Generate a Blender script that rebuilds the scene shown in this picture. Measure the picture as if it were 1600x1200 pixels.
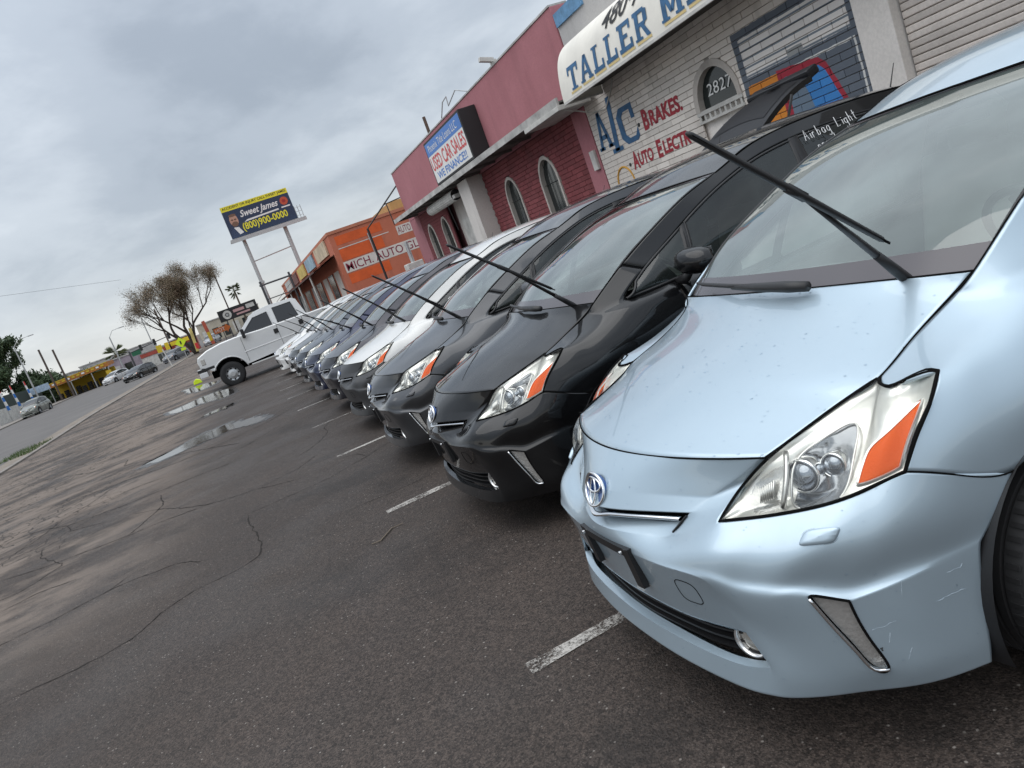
import bpy, bmesh, math, random
from mathutils import Vector, Matrix, Quaternion
from mathutils.bvhtree import BVHTree
import numpy as np
R_ = math.radians
random.seed(7); RNG = np.random.default_rng(7)
for o in list(bpy.data.objects): bpy.data.objects.remove(o)
scene = bpy.context.scene
COL = scene.collection

# ---------------------------------------------------------------- camera
CAM_H = 1.5274
FPX, ROLL, PITCH, YAW = 1189.7, R_(20.345), R_(10.199), R_(17.509)
fwd = Vector((math.sin(YAW)*math.cos(PITCH), math.cos(YAW)*math.cos(PITCH), -math.sin(PITCH)))
rt = fwd.cross(Vector((0, 0, 1))).normalized(); up = rt.cross(fwd)
rt2 = math.cos(ROLL)*rt - math.sin(ROLL)*up
up2 = math.sin(ROLL)*rt + math.cos(ROLL)*up
cam = bpy.data.cameras.new('camera'); camo = bpy.data.objects.new('camera', cam); COL.objects.link(camo)
camo.matrix_world = Matrix(((rt2.x, up2.x, -fwd.x, 0), (rt2.y, up2.y, -fwd.y, 0), (rt2.z, up2.z, -fwd.z, CAM_H), (0, 0, 0, 1)))
cam.sensor_width = 36; cam.lens = FPX/1600*36; cam.clip_start = 0.05; cam.clip_end = 3000
scene.camera = camo

# ---------------------------------------------------------------- sky and sun
SUN_EL, SUN_AZ = R_(66), R_(250)
world = bpy.data.worlds.new('World'); scene.world = world; world.use_nodes = True
nt = world.node_tree; nt.nodes.clear()
def WN(t, **k):
    n = nt.nodes.new(t)
    for a, b in k.items(): setattr(n, a, b)
    return n
def wmath(op, a, b=None, clamp=False):
    n = WN('ShaderNodeMath', operation=op, use_clamp=clamp)
    for i, x in enumerate((a, b)):
        if x is None: continue
        if isinstance(x, (int, float)): n.inputs[i].default_value = x
        else: nt.links.new(x, n.inputs[i])
    return n.outputs[0]
wout = WN('ShaderNodeOutputWorld'); wbg = WN('ShaderNodeBackground')
sky = WN('ShaderNodeTexSky', sky_type='NISHITA', sun_disc=False, sun_elevation=SUN_EL, sun_rotation=SUN_AZ)
tc = WN('ShaderNodeTexCoord'); sep = WN('ShaderNodeSeparateXYZ'); nt.links.new(tc.outputs['Generated'], sep.inputs[0])
zc = wmath('MAXIMUM', sep.outputs['Z'], 0.0)
den = wmath('ADD', zc, 0.30)
px = wmath('DIVIDE', sep.outputs['X'], den); py = wmath('DIVIDE', sep.outputs['Y'], den)
comb = WN('ShaderNodeCombineXYZ'); nt.links.new(px, comb.inputs[0]); nt.links.new(py, comb.inputs[1])
def wnoise(scale, detail, rough, off, dist=0.0, stretch=(1, 1, 1)):
    mp = WN('ShaderNodeMapping'); mp.inputs['Location'].default_value = off; mp.inputs['Scale'].default_value = stretch
    mp.inputs['Rotation'].default_value = (0, 0, R_(32))
    nt.links.new(comb.outputs[0], mp.inputs[0])
    n = WN('ShaderNodeTexNoise'); n.inputs['Scale'].default_value = scale; n.inputs['Detail'].default_value = detail
    n.inputs['Roughness'].default_value = rough; n.inputs['Distortion'].default_value = dist
    nt.links.new(mp.outputs[0], n.inputs['Vector']); return n.outputs['Fac']
def wramp(fac, stops):
    r = WN('ShaderNodeValToRGB'); cr = r.color_ramp
    cr.interpolation = 'EASE'
    while len(cr.elements) < len(stops): cr.elements.new(0.5)
    for e, (p, c) in zip(cr.elements, stops): e.position = p; e.color = (*c, 1)
    nt.links.new(fac, r.inputs[0]); return r.outputs[0]
big = wnoise(0.62, 3, 0.5, (5.3, 1.2, 0), 0.3, (1, 1, 1))
med = wnoise(1.9, 6, 0.55, (8.0, 2.0, 0), 0.2, (1, 1, 1))
fine = wnoise(5.0, 5, 0.6, (1.0, 5.0, 0), 0.3)
cl = wmath('ADD', wmath('ADD', wmath('MULTIPLY', big, 0.58), wmath('MULTIPLY', med, 0.34)), wmath('MULTIPLY', fine, 0.08))
cloud = wramp(cl, [(0.36, (0.178, 0.199, 0.225)), (0.45, (0.238, 0.262, 0.29)), (0.54, (0.325, 0.35, 0.375)), (0.65, (0.58, 0.60, 0.615))])
# thin bright gap low over the horizon
hz = wmath('SUBTRACT', 1.0, wmath('DIVIDE', zc, 0.14), True)
hz = wmath('MULTIPLY', wmath('POWER', hz, 1.5), wmath('ADD', 0.35, wmath('MULTIPLY', med, 0.9)), True)
mixh = WN('ShaderNodeMixRGB'); nt.links.new(hz, mixh.inputs[0]); nt.links.new(cloud, mixh.inputs[1]); mixh.inputs[2].default_value = (0.68, 0.67, 0.64, 1)
# overcast sky brightens towards the zenith
grad = wmath('ADD', 0.95, wmath('MULTIPLY', zc, 1.35))
skyadd = WN('ShaderNodeMixRGB', blend_type='ADD'); skyadd.inputs[0].default_value = 0.012
nt.links.new(mixh.outputs[0], skyadd.inputs[1]); nt.links.new(sky.outputs[0], skyadd.inputs[2])
# ground side of the dome
below = wmath('LESS_THAN', sep.outputs['Z'], -0.02)
mixb = WN('ShaderNodeMixRGB'); nt.links.new(below, mixb.inputs[0]); nt.links.new(skyadd.outputs[0], mixb.inputs[1]); mixb.inputs[2].default_value = (0.12, 0.115, 0.11, 1)
nt.links.new(mixb.outputs[0], wbg.inputs['Color']); nt.links.new(grad, wbg.inputs['Strength'])
nt.links.new(wbg.outputs[0], wout.inputs['Surface'])
sun = bpy.data.lights.new('sun', 'SUN'); sun.energy = 1.2; sun.angle = R_(80); sun.color = (1.0, 0.97, 0.93)
suno = bpy.data.objects.new('sun', sun); COL.objects.link(suno)
sd = Vector((math.cos(SUN_EL)*math.sin(SUN_AZ), math.cos(SUN_EL)*math.cos(SUN_AZ), math.sin(SUN_EL)))
suno.rotation_euler = sd.to_track_quat('Z', 'Y').to_euler()
vs = scene.view_settings
scene.display_settings.display_device = 'sRGB'
vs.view_transform = 'Standard'; vs.look = 'None'; vs.gamma = 1; vs.use_curve_mapping = False; vs.exposure = 0.58
scene.render.engine = 'CYCLES'

# ---------------------------------------------------------------- helpers
def link(o): COL.objects.link(o); return o
def empty(name, loc=(0, 0, 0), rz=0.0, parent=None):
    o = bpy.data.objects.new(name, None); o.empty_display_size = 0.2; link(o)
    o.location = loc; o.rotation_euler = (0, 0, rz)
    if parent: o.parent = parent
    return o
def tag(o, label, cat, group=None, kind=None):
    if label: o['label'] = label
    if cat: o['category'] = cat
    if group: o['group'] = group
    if kind: o['kind'] = kind
    return o
def mesh_obj(name, verts, faces, mat=None, parent=None, smooth=False, mats=None, midx=None):
    me = bpy.data.meshes.new(name)
    me.from_pydata([tuple(map(float, v)) for v in verts], [], [tuple(f) for f in faces]); me.update()
    if smooth: me.shade_smooth()
    for m in (mats or ([mat] if mat else [])): me.materials.append(m)
    if midx is not None: me.polygons.foreach_set('material_index', midx)
    o = bpy.data.objects.new(name, me); link(o)
    if parent: o.parent = parent
    return o
class MB:
    """collects simple shapes into one mesh"""
    def __init__(s): s.v = []; s.f = []
    def add(s, v, f):
        k = len(s.v); s.v += [tuple(map(float, p)) for p in v]; s.f += [tuple(i+k for i in q) for q in f]; return s
    def box(s, c, d, m=None):
        x, y, z = (d[0]/2, d[1]/2, d[2]/2)
        P = [Vector((a*x, b*y, e*z)) for a in (-1, 1) for b in (-1, 1) for e in (-1, 1)]
        if m: P = [m @ p for p in P]
        P = [p+Vector(c) for p in P]
        return s.add(P, [(0, 1, 3, 2), (4, 6, 7, 5), (0, 4, 5, 1), (2, 3, 7, 6), (0, 2, 6, 4), (1, 5, 7, 3)])
    def box2(s, a, b):
        return s.box([(a[i]+b[i])/2 for i in range(3)], [abs(b[i]-a[i]) for i in range(3)])
    def tube(s, pts, r, n=8, closed=False, caps=True):
        pts = [Vector(p) for p in pts]; N = len(pts); rr = r if hasattr(r, '__len__') else [r]*N
        prev = None; rings = []
        for i, p in enumerate(pts):
            a = pts[(i-1) % N] if (i or closed) else pts[0]; b = pts[(i+1) % N] if (i < N-1 or closed) else pts[-1]
            t = (b-a)
            if t.length < 1e-9: t = Vector((0, 0, 1))
            t.normalize()
            if prev is None:
                u = t.orthogonal().normalized()
            else:
                u = (prev - t*prev.dot(t))
                u = u.normalized() if u.length > 1e-6 else t.orthogonal().normalized()
            prev = u; w = t.cross(u)
            rings.append([p+(u*math.cos(k*2*math.pi/n)+w*math.sin(k*2*math.pi/n))*rr[i] for k in range(n)])
        V = [q for r_ in rings for q in r_]; F = []
        for i in range(N if closed else N-1):
            j = (i+1) % N
            for k in range(n): F.append((i*n+k, i*n+(k+1) % n, j*n+(k+1) % n, j*n+k))
        if caps and not closed: F += [tuple(range(n))[::-1], tuple((N-1)*n+k for k in range(n))]
        return s.add(V, F)
    def lathe(s, prof, c, axis='Y', n=32):
        # prof: list of (radius, height along axis)
        V = []; F = []
        for r, hh in prof:
            for k in range(n):
                a = 2*math.pi*k/n; p = (r*math.cos(a), r*math.sin(a), hh)
                p = {'Z': p, 'Y': (p[0], hh, p[1]), 'X': (hh, p[0], p[1])}[axis]
                V.append((p[0]+c[0], p[1]+c[1], p[2]+c[2]))
        for i in range(len(prof)-1):
            for k in range(n): F.append((i*n+k, i*n+(k+1) % n, (i+1)*n+(k+1) % n, (i+1)*n+k))
        return s.add(V, F)
    def poly(s, outline, depth, M):
        """extrude a 2d outline (list of (a,b)) by depth along local z; M 4x4 places it"""
        n = len(outline)
        V = [M @ Vector((a, b, 0)) for a, b in outline]+[M @ Vector((a, b, depth)) for a, b in outline]
        F = [tuple(range(n))[::-1], tuple(range(n, 2*n))]+[(i, (i+1) % n, (i+1) % n+n, i+n) for i in range(n)]
        return s.add(V, F)
    def grid(s, P, flip=False):
        # P: 2d list of points
        a = len(P); b = len(P[0]); V = [q for row in P for q in row]
        F = [(i*b+j, i*b+j+1, (i+1)*b+j+1, (i+1)*b+j) for i in range(a-1) for j in range(b-1)]
        if flip: F = [f[::-1] for f in F]
        return s.add(V, F)
    def build(s, name, mat, parent=None, smooth=False, bevel=0.0, autosmooth=None, tri=False):
        o = mesh_obj(name, s.v, s.f, mat, parent, smooth)
        me = o.data
        bm = bmesh.new(); bm.from_mesh(me)
        if bevel > 0:
            es = [e for e in bm.edges if len(e.link_faces) == 2 and e.calc_face_angle(0) > 0.6]
            bmesh.ops.bevel(bm, geom=es, offset=bevel, segments=2, profile=0.6, affect='EDGES', clamp_overlap=True)
        bm.to_mesh(me); bm.free()
        if smooth and autosmooth: me.set_sharp_from_angle(angle=R_(autosmooth))
        return o

# ---------------------------------------------------------------- materials
MATS = {}
def new_mat(name):
    m = bpy.data.materials.new(name); m.use_nodes = True; MATS[name] = m; return m
def bsdf(m): return m.node_tree.nodes['Principled BSDF']
def simple(name, col, rough=0.6, metal=0.0, coat=0.0, spec=0.5, noise=0.0, nscale=8.0, bump=0.0, bscale=60.0, emit=None, coatr=0.03, rvar=0.0):
    m = new_mat(name); b = bsdf(m); t = m.node_tree
    b.inputs['Base Color'].default_value = (*col, 1); b.inputs['Roughness'].default_value = rough; b.inputs['Metallic'].default_value = metal
    b.inputs['Coat Weight'].default_value = coat; b.inputs['Coat Roughness'].default_value = coatr; b.inputs['Specular IOR Level'].default_value = spec
    if emit: b.inputs['Emission Color'].default_value = (*emit[:3], 1); b.inputs['Emission Strength'].default_value = emit[3]
    if noise > 0 or rvar > 0:
        c = t.nodes.new('ShaderNodeTexCoord'); n = t.nodes.new('ShaderNodeTexNoise'); n.inputs['Scale'].default_value = nscale; n.inputs['Detail'].default_value = 6
        n.inputs['Roughness'].default_value = 0.65
        t.links.new(c.outputs['Object'], n.inputs['Vector'])
        if noise > 0:
            mr = t.nodes.new('ShaderNodeMapRange'); mr.inputs['From Min'].default_value = 0.3; mr.inputs['From Max'].default_value = 0.7
            mr.inputs['To Min'].default_value = 1-noise; mr.inputs['To Max'].default_value = 1+noise*0.6
            t.links.new(n.outputs['Fac'], mr.inputs['Value'])
            mx = t.nodes.new('ShaderNodeVectorMath'); mx.operation = 'SCALE'; mx.inputs[0].default_value = col
            t.links.new(mr.outputs[0], mx.inputs['Scale']); t.links.new(mx.outputs[0], b.inputs['Base Color'])
        if rvar > 0:
            mr2 = t.nodes.new('ShaderNodeMapRange'); mr2.inputs['From Min'].default_value = 0.3; mr2.inputs['From Max'].default_value = 0.7
            mr2.inputs['To Min'].default_value = max(0.02, rough-rvar); mr2.inputs['To Max'].default_value = rough+rvar
            t.links.new(n.outputs['Fac'], mr2.inputs['Value']); t.links.new(mr2.outputs[0], b.inputs['Roughness'])
    if bump > 0:
        c = t.nodes.new('ShaderNodeTexCoord'); n = t.nodes.new('ShaderNodeTexNoise'); n.inputs['Scale'].default_value = bscale; n.inputs['Detail'].default_value = 5
        bp = t.nodes.new('ShaderNodeBump'); bp.inputs['Strength'].default_value = bump; bp.inputs['Distance'].default_value = 0.01
        t.links.new(c.outputs['Object'], n.inputs['Vector']); t.links.new(n.outputs['Fac'], bp.inputs['Height']); t.links.new(bp.outputs[0], b.inputs['Normal'])
    return m
def paint(name, col, metal=0.85, rough=0.30):
    m = new_mat(name); b = bsdf(m); t = m.node_tree
    b.inputs['Metallic'].default_value = metal
    b.inputs['Coat Weight'].default_value = 1.0; b.inputs['Coat Roughness'].default_value = 0.035; b.inputs['Coat IOR'].default_value = 1.45
    b.inputs['Specular IOR Level'].default_value = 0.12 if max(col) < .1 else .4
    c = t.nodes.new('ShaderNodeTexCoord')
    # dust film and water marks: slight roughness and colour break-up
    n = t.nodes.new('ShaderNodeTexNoise'); n.inputs['Scale'].default_value = 5; n.inputs['Detail'].default_value = 8; n.inputs['Roughness'].default_value = 0.7
    t.links.new(c.outputs['Object'], n.inputs['Vector'])
    mr = t.nodes.new('ShaderNodeMapRange'); mr.inputs['From Min'].default_value = 0.3; mr.inputs['From Max'].default_value = 0.75; mr.inputs['To Min'].default_value = rough-0.06; mr.inputs['To Max'].default_value = rough+0.1
    t.links.new(n.outputs['Fac'], mr.inputs['Value']); t.links.new(mr.outputs[0], b.inputs['Roughness'])
    mc = t.nodes.new('ShaderNodeMapRange'); mc.inputs['From Min'].default_value = 0.3; mc.inputs['From Max'].default_value = 0.75; mc.inputs['To Min'].default_value = 0.02; mc.inputs['To Max'].default_value = 0.07
    t.links.new(n.outputs['Fac'], mc.inputs['Value']); t.links.new(mc.outputs[0], b.inputs['Coat Roughness'])
    mx = t.nodes.new('ShaderNodeMixRGB'); mx.inputs[1].default_value = (*col, 1); mx.inputs[2].default_value = (*[min(1, x*0.92+0.002) for x in col], 1)
    t.links.new(n.outputs['Fac'], mx.inputs[0]); t.links.new(mx.outputs[0], b.inputs['Base Color'])
    return m
def glass(name, tint, rough=0.0, ior=1.5, strength=1.0, film=0.0):
    m = new_mat(name); t = m.node_tree; t.nodes.remove(t.nodes['Principled BSDF'])
    out = t.nodes['Material Output']; tr = t.nodes.new('ShaderNodeBsdfTransparent'); tr.inputs[0].default_value = (*tint, 1)
    gl = t.nodes.new('ShaderNodeBsdfGlossy'); gl.inputs['Roughness'].default_value = rough
    fr = t.nodes.new('ShaderNodeFresnel'); fr.inputs['IOR'].default_value = ior
    ml = t.nodes.new('ShaderNodeMath'); ml.operation = 'MULTIPLY'; ml.use_clamp = True; ml.inputs[1].default_value = strength
    mx = t.nodes.new('ShaderNodeMixShader')
    t.links.new(fr.outputs[0], ml.inputs[0]); t.links.new(ml.outputs[0], mx.inputs[0])
    src = tr.outputs[0]
    if film > 0:      # thin dust film, with pale sky reflection painted in as teal diffuse colour
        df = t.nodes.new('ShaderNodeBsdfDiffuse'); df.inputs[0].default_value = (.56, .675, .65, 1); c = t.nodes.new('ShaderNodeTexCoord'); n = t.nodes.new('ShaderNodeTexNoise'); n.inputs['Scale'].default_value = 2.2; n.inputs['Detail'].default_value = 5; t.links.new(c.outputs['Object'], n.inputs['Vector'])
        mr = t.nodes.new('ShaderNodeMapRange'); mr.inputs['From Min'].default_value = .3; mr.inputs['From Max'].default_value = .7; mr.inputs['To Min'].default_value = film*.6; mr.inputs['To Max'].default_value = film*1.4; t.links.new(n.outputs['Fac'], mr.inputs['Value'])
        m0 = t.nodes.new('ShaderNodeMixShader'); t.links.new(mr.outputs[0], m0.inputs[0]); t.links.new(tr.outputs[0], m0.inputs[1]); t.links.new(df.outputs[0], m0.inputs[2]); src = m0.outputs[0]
    t.links.new(src, mx.inputs[1]); t.links.new(gl.outputs[0], mx.inputs[2]); t.links.new(mx.outputs[0], out.inputs['Surface'])
    return m
M_BLACK = simple('black_plastic', (0.012, 0.012, 0.013), 0.45)
M_GAP = simple('gap_black', (0.004, 0.004, 0.004), 0.9, spec=0.1)
M_RUBBER = simple('tyre_rubber', (0.016, 0.016, 0.017), 0.75, noise=0.25, nscale=20)
M_CHROME = simple('chrome', (0.85, 0.86, 0.87), 0.12, 1.0)
M_SATIN = simple('satin_silver', (0.78, 0.78, 0.77), 0.28, 0.85)
M_RIM = simple('rim_alloy', (0.55, 0.56, 0.57), 0.3, 0.9)
M_INT = simple('interior_grey', (0.20, 0.20, 0.195), 0.85)
M_SEAT = simple('seat_cloth', (0.42, 0.41, 0.39), 0.95)
M_DASH = simple('dash_grey', (0.20, 0.20, 0.195), 0.7)
M_AMBER = simple('amber_reflector', (0.80, 0.115, 0.0), 0.5, spec=.2, bump=0.2, bscale=140)
M_DRLG = simple('lamp_clear', (0.50, 0.49, 0.47), 0.22, 0.6, bump=0.25, bscale=90)
M_FOG = simple('fog_lens', (0.42, 0.40, 0.36), 0.25, 0.4, coat=0.5)
M_PROJ = simple('projector_lens', (0.32, 0.36, 0.42), 0.05, 0.75, coat=1.0)
M_HLBODY = simple('headlight_housing', (0.86, 0.86, 0.83), 0.30, 0.72, noise=0.06, nscale=14, bump=0.05, bscale=16)
M_HLBAY = simple('lamp_bay', (0.34, 0.36, 0.39), 0.16, 0.85, noise=.2, nscale=20)
M_HLTURN = simple('turn_bay', (0.62, 0.62, 0.61), 0.22, 0.8, bump=.2, bscale=60)
M_FRIT = simple('black_glass', (0.085, 0.078, 0.084), 0.16, spec=.5)
M_EMBLUE = simple('emblem_blue', (0.01, 0.07, 0.25), 0.12, 0.4, coat=1.0)
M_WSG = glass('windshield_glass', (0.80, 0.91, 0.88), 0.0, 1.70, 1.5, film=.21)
M_SIDEG = glass('side_glass', (0.26, 0.29, 0.28), 0.0, 1.6, 1.15, film=.025)
M_HLG = glass('headlight_cover', (0.93, 0.93, 0.90), 0.02, 1.38, 0.8)
# ---------------------------------------------------------------- the hatchback, car frame: x back from the nose, y to the car's left, z up
def subdiv_cage(V, F, crease, levels=3, idx=None, fit=4, mirror=True):
    """Catmull-Clark surface that passes through the cage points. V: name->(x,y,z), F: lists of names"""
    names = list(V); P = [tuple(V[n]) for n in names]; ix = {n: i for i, n in enumerate(names)}
    faces = [[ix[n] for n in f] for f in F]; mi = list(idx) if idx else [0]*len(F)
    if mirror:
        mp = {}
        for n in names:
            i = ix[n]
            if abs(V[n][1]) < 1e-6: mp[i] = i
            else: mp[i] = len(P); P.append((V[n][0], -V[n][1], V[n][2]))
        nf = len(faces)
        for k in range(nf):
            faces.append([mp[i] for i in faces[k]][::-1]); mi.append(mi[k]+100 if mi[k] >= 10 else mi[k])
    P = np.array(P, float)
    cr = {}
    for a, b, s in crease:
        i, j = ix[a], ix[b]; cr[tuple(sorted((i, j)))] = s
        if mirror: cr[tuple(sorted((mp[i], mp[j])))] = s
    def make(Q):
        me = bpy.data.meshes.new('cage'); me.from_pydata([tuple(p) for p in Q], [], faces); me.update()
        at = me.attributes.new('crease_edge', 'FLOAT', 'EDGE')
        for e in me.edges:
            s = cr.get(tuple(sorted(e.vertices)))
            if s: at.data[e.index].value = min(1.0, s)
        me.polygons.foreach_set('material_index', mi)
        return me
    def evalsub(me, lv):
        o = bpy.data.objects.new('cage', me); link(o)
        for k in range(max(mi)+1):
            pass
        md = o.modifiers.new('s', 'SUBSURF'); md.levels = lv; md.render_levels = lv; md.use_limit_surface = False; md.boundary_smooth = 'PRESERVE_CORNERS'
        dg = bpy.context.evaluated_depsgraph_get(); dg.update()
        ev = o.evaluated_get(dg); m2 = bpy.data.meshes.new_from_object(ev)
        bpy.data.objects.remove(o); return m2
    Q = P.copy()
    for _ in range(fit):
        me = make(Q); m2 = evalsub(me, 2)
        co = np.empty(len(m2.vertices)*3); m2.vertices.foreach_get('co', co); co = co.reshape(-1, 3)[:len(P)]
        Q += (P-co)*0.9
        bpy.data.meshes.remove(m2); bpy.data.meshes.remove(me)
    me = make(Q); m2 = evalsub(me, levels)
    n = len(m2.vertices); co = np.empty(n*3); m2.vertices.foreach_get('co', co); co = co.reshape(-1, 3)
    mix = np.empty(len(m2.polygons), int); m2.polygons.foreach_get('material_index', mix)
    polys = [tuple(p.vertices) for p in m2.polygons]
    bpy.data.meshes.remove(m2); bpy.data.meshes.remove(me)
    return co, polys, mix
def sub_panel(co, polys, sel):
    """pick out a set of polygons as (verts, faces)"""
    used = {}; fs = []
    for k in sel:
        f = []
        for i in polys[k]:
            if i not in used: used[i] = len(used)
            f.append(used[i])
        fs.append(f)
    vs_ = [None]*len(used)
    for i, j in used.items(): vs_[j] = co[i]
    return vs_, fs
def boundary_loops(faces):
    cnt = {}
    for f in faces:
        for a, b in zip(f, f[1:]+f[:1]): cnt[(a, b)] = cnt.get((a, b), 0)+1
    nxt = {}
    for (a, b) in cnt:
        if (b, a) not in cnt: nxt[a] = b
    loops = []; seen = set()
    for s in list(nxt):
        if s in seen: continue
        L = []; c = s
        while c not in seen and c in nxt:
            seen.add(c); L.append(c); c = nxt[c]
        loops.append(L)
    return loops
def cat(pts, n):
    """resample a chain through points (centripetal-ish Catmull-Rom), n samples by arc length"""
    P = [Vector(p) for p in pts]; out = []
    ext = [P[0]*2-P[1]]+P+[P[-1]*2-P[-2]]
    for i in range(1, len(ext)-2):
        p0, p1, p2, p3 = ext[i-1:i+3]
        for k in range(16):
            t = k/16; out.append(0.5*((2*p1)+(p2-p0)*t+(2*p0-5*p1+4*p2-p3)*t*t+(3*p1-p0-3*p2+p3)*t**3))
    out.append(P[-1]); L = [0]
    for a, b in zip(out, out[1:]): L.append(L[-1]+(b-a).length)
    res = []; j = 0
    for k in range(n):
        s = L[-1]*k/(n-1)
        while j < len(L)-2 and L[j+1] < s: j += 1
        w = (s-L[j])/max(L[j+1]-L[j], 1e-9); res.append(out[j].lerp(out[j+1], min(max(w, 0), 1)))
    return res

def build_bumper():
    V = dict(
     B0=(.020,0,.205), B1=(.025,.17,.204), B2=(.042,.33,.203), B3=(.069,.478,.202), B4=(.096,.548,.202), B5=(.122,.592,.202), B6=(.183,.652,.202), B7=(.25,.702,.202), B8=(.302,.743,.202), B9=(.36,.785,.202), B10=(.435,.820,.202), B11=(.520,.846,.203),
     U0=(.14,0,.172), U1=(.145,.17,.172), U2=(.16,.32,.172), U3=(.185,.45,.172), U4=(.21,.51,.172), U5=(.235,.55,.172), U6=(.285,.60,.172), U7=(.34,.645,.175), U8=(.385,.68,.178), U9=(.43,.715,.18), U10=(.49,.745,.183), U11=(.56,.77,.187),
     LT0=(.034,0,.266), LT1=(.040,.17,.267), LT2=(.055,.33,.268), LT3=(.082,.482,.272), LT4=(.113,.565,.287),
     IL0=(.062,0,.272), IL1=(.068,.165,.273), IL2=(.079,.32,.274), IL3=(.098,.455,.277), IL4=(.131,.545,.286),
     IT0=(.043,0,.362), IT1=(.049,.165,.362), IT2=(.068,.33,.361), P0=(.026,0,.455), P1=(.031,.17,.455), P2=(.049,.335,.454),
     A0=(.008,0,.546), A1=(.013,.17,.547), A2=(.030,.33,.545), A3=(.057,.475,.541),
     L1=(.079,.488,.469), L2=(.101,.517,.376),
     K1=(.092,.546,.511), K2=(.133,.621,.501), K3=(.199,.685,.495), K4=(.265,.742,.467), K5=(.358,.80,.487), K6=(.447,.835,.497), K7=(.562,.861,.506),
     a1=(.115,.569,.416), a2=(.156,.635,.402), D1=(.224,.707,.408), E1=(.272,.746,.409), a5=(.353,.799,.405), a6=(.437,.832,.393), a7=(.545,.858,.431),
     b1=(.123,.581,.351), b2=(.174,.653,.327), D2=(.249,.729,.338), E2=(.286,.757,.339), b5=(.354,.799,.319), b6=(.432,.831,.309), b7=(.530,.856,.326),
     c1=(.125,.599,.268), c2=(.187,.665,.261), D3=(.272,.746,.277), E3=(.301,.766,.273), c5=(.356,.799,.257), c6=(.432,.829,.255), c7=(.524,.854,.258),
     tip=(.152,.475,.665), T1=(.225,.584,.672), T2=(.297,.680,.685), T3=(.347,.737,.700), T4=(.400,.779,.717), T5=(.450,.818,.734), S1=(.535,.857,.697), S2=(.690,.878,.634),
     G0=(.004,0,.603), G1=(.030,.14,.602), G2=(.088,.290,.602),
     SB0=(.052,0,.626), SB1=(.078,.15,.630), SB2=(.120,.295,.634), GE=(.137,.357,.667),
     NB0=(.006,0,.672), NB1=(.058,.187,.671),
     NC0=(.036,0,.718), NC1=(.083,.185,.716), VV1=(.186,.404,.702), VV15=(.238,.482,.752), VV2=(.276,.549,.8015),
     ND0=(.078,0,.768), ND1=(.123,.22,.764),
     HD0=(.130,0,.811), HD1=(.164,.27,.810),
     H05=(.193,.479,.695), H1=(.245,.488,.730), H15=(.273,.529,.765), H2=(.294,.563,.800))
    def lerp(a, b, t, off=(0, 0, 0)): return tuple(V[a][i]*(1-t)+V[b][i]*t+off[i] for i in range(3))
    # rows between the lower crease row and the lamp edge
    Trow = ['G0', 'G1', 'G2', 'tip', 'T1', 'T2', 'T3', 'T4', 'T5', 'S1', 'S2']
    Krow = ['A0', 'A1', 'A2', 'A3', 'K1', 'K2', 'K3', 'K4', 'K5', 'K6', 'K7']
    bul = [.004, .004, .010, .020, .022, .024, .024, .022, .018, .010, .003]; cav = [.002, .002, .004, .006, .004, 0, -.006, -.008, -.006, -.002, 0]
    nrm = [(-1, 0, 0), (-1, .05, 0), (-.95, .2, .1), (-.85, .3, .4), (-.8, .45, .35), (-.75, .6, .3), (-.66, .7, .25), (-.55, .8, .2), (-.4, .9, .1), (-.3, .95, .1), (-.1, 1, .1)]
    for i, (t, k) in enumerate(zip(Trow, Krow)):
        n = nrm[i]
        V[f'M{i}'] = lerp(k, t, .52, tuple(x*bul[i] for x in n)); V[f'N{i}'] = lerp(k, t, .16, tuple(x*cav[i] for x in n))
    F = []; I = []
    def q(*n, m=0): F.append(list(n)); I.append(m)
    for i in range(11): q(f'U{i}', f'U{i+1}', f'B{i+1}', f'B{i}')
    for i in range(4): q(f'B{i}', f'B{i+1}', f'LT{i+1}', f'LT{i}')
    for i in range(4): q(f'LT{i}', f'LT{i+1}', f'IL{i+1}', f'IL{i}')
    crow = ['LT4', 'c1', 'c2', 'D3', 'E3', 'c5', 'c6', 'c7']; brow = ['L2', 'b1', 'b2', 'D2', 'E2', 'b5', 'b6', 'b7']; arow = ['L1', 'a1', 'a2', 'D1', 'E1', 'a5', 'a6', 'a7']; krow = Krow[3:]
    for i in range(7):
        q(f'B{4+i}', f'B{5+i}', crow[i+1], crow[i])
        q(crow[i], crow[i+1], brow[i+1], brow[i], m=1 if i == 3 else 0)
        q(brow[i], brow[i+1], arow[i+1], arow[i], m=1 if i == 3 else 0)
        q(arow[i], arow[i+1], krow[i+1], krow[i], m=1 if i == 3 else 0)
    for a, b, c_, d_ in (('IT0', 'IT1', 'P1', 'P0'), ('IT1', 'IT2', 'P2', 'P1'), ('IT2', 'L2', 'L1', 'P2'), ('P0', 'P1', 'A1', 'A0'), ('P1', 'P2', 'A2', 'A1'), ('P2', 'L1', 'A3', 'A2')): q(a, b, c_, d_)
    for i in range(10):
        q(Krow[i], Krow[i+1], f'N{i+1}', f'N{i}'); q(f'N{i}', f'N{i+1}', f'M{i+1}', f'M{i}'); q(f'M{i}', f'M{i+1}', Trow[i+1], Trow[i])
    q('G0', 'G1', 'SB1', 'SB0'); q('G1', 'G2', 'SB2', 'SB1'); q('G2', 'GE', 'SB2')
    q('G2', 'tip', 'H05', 'GE'); q('GE', 'H05', 'H1', 'VV1'); q('VV1', 'H1', 'H15', 'VV15'); q('VV15', 'H15', 'H2', 'VV2')
    q('NB0', 'NB1', 'NC1', 'NC0'); q('NB1', 'GE', 'VV1', 'NC1'); q('NC0', 'NC1', 'ND1', 'ND0'); q('NC1', 'VV1', 'VV15', 'ND1'); q('ND0', 'ND1', 'HD1', 'HD0'); q('ND1', 'VV15', 'VV2', 'HD1')
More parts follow.
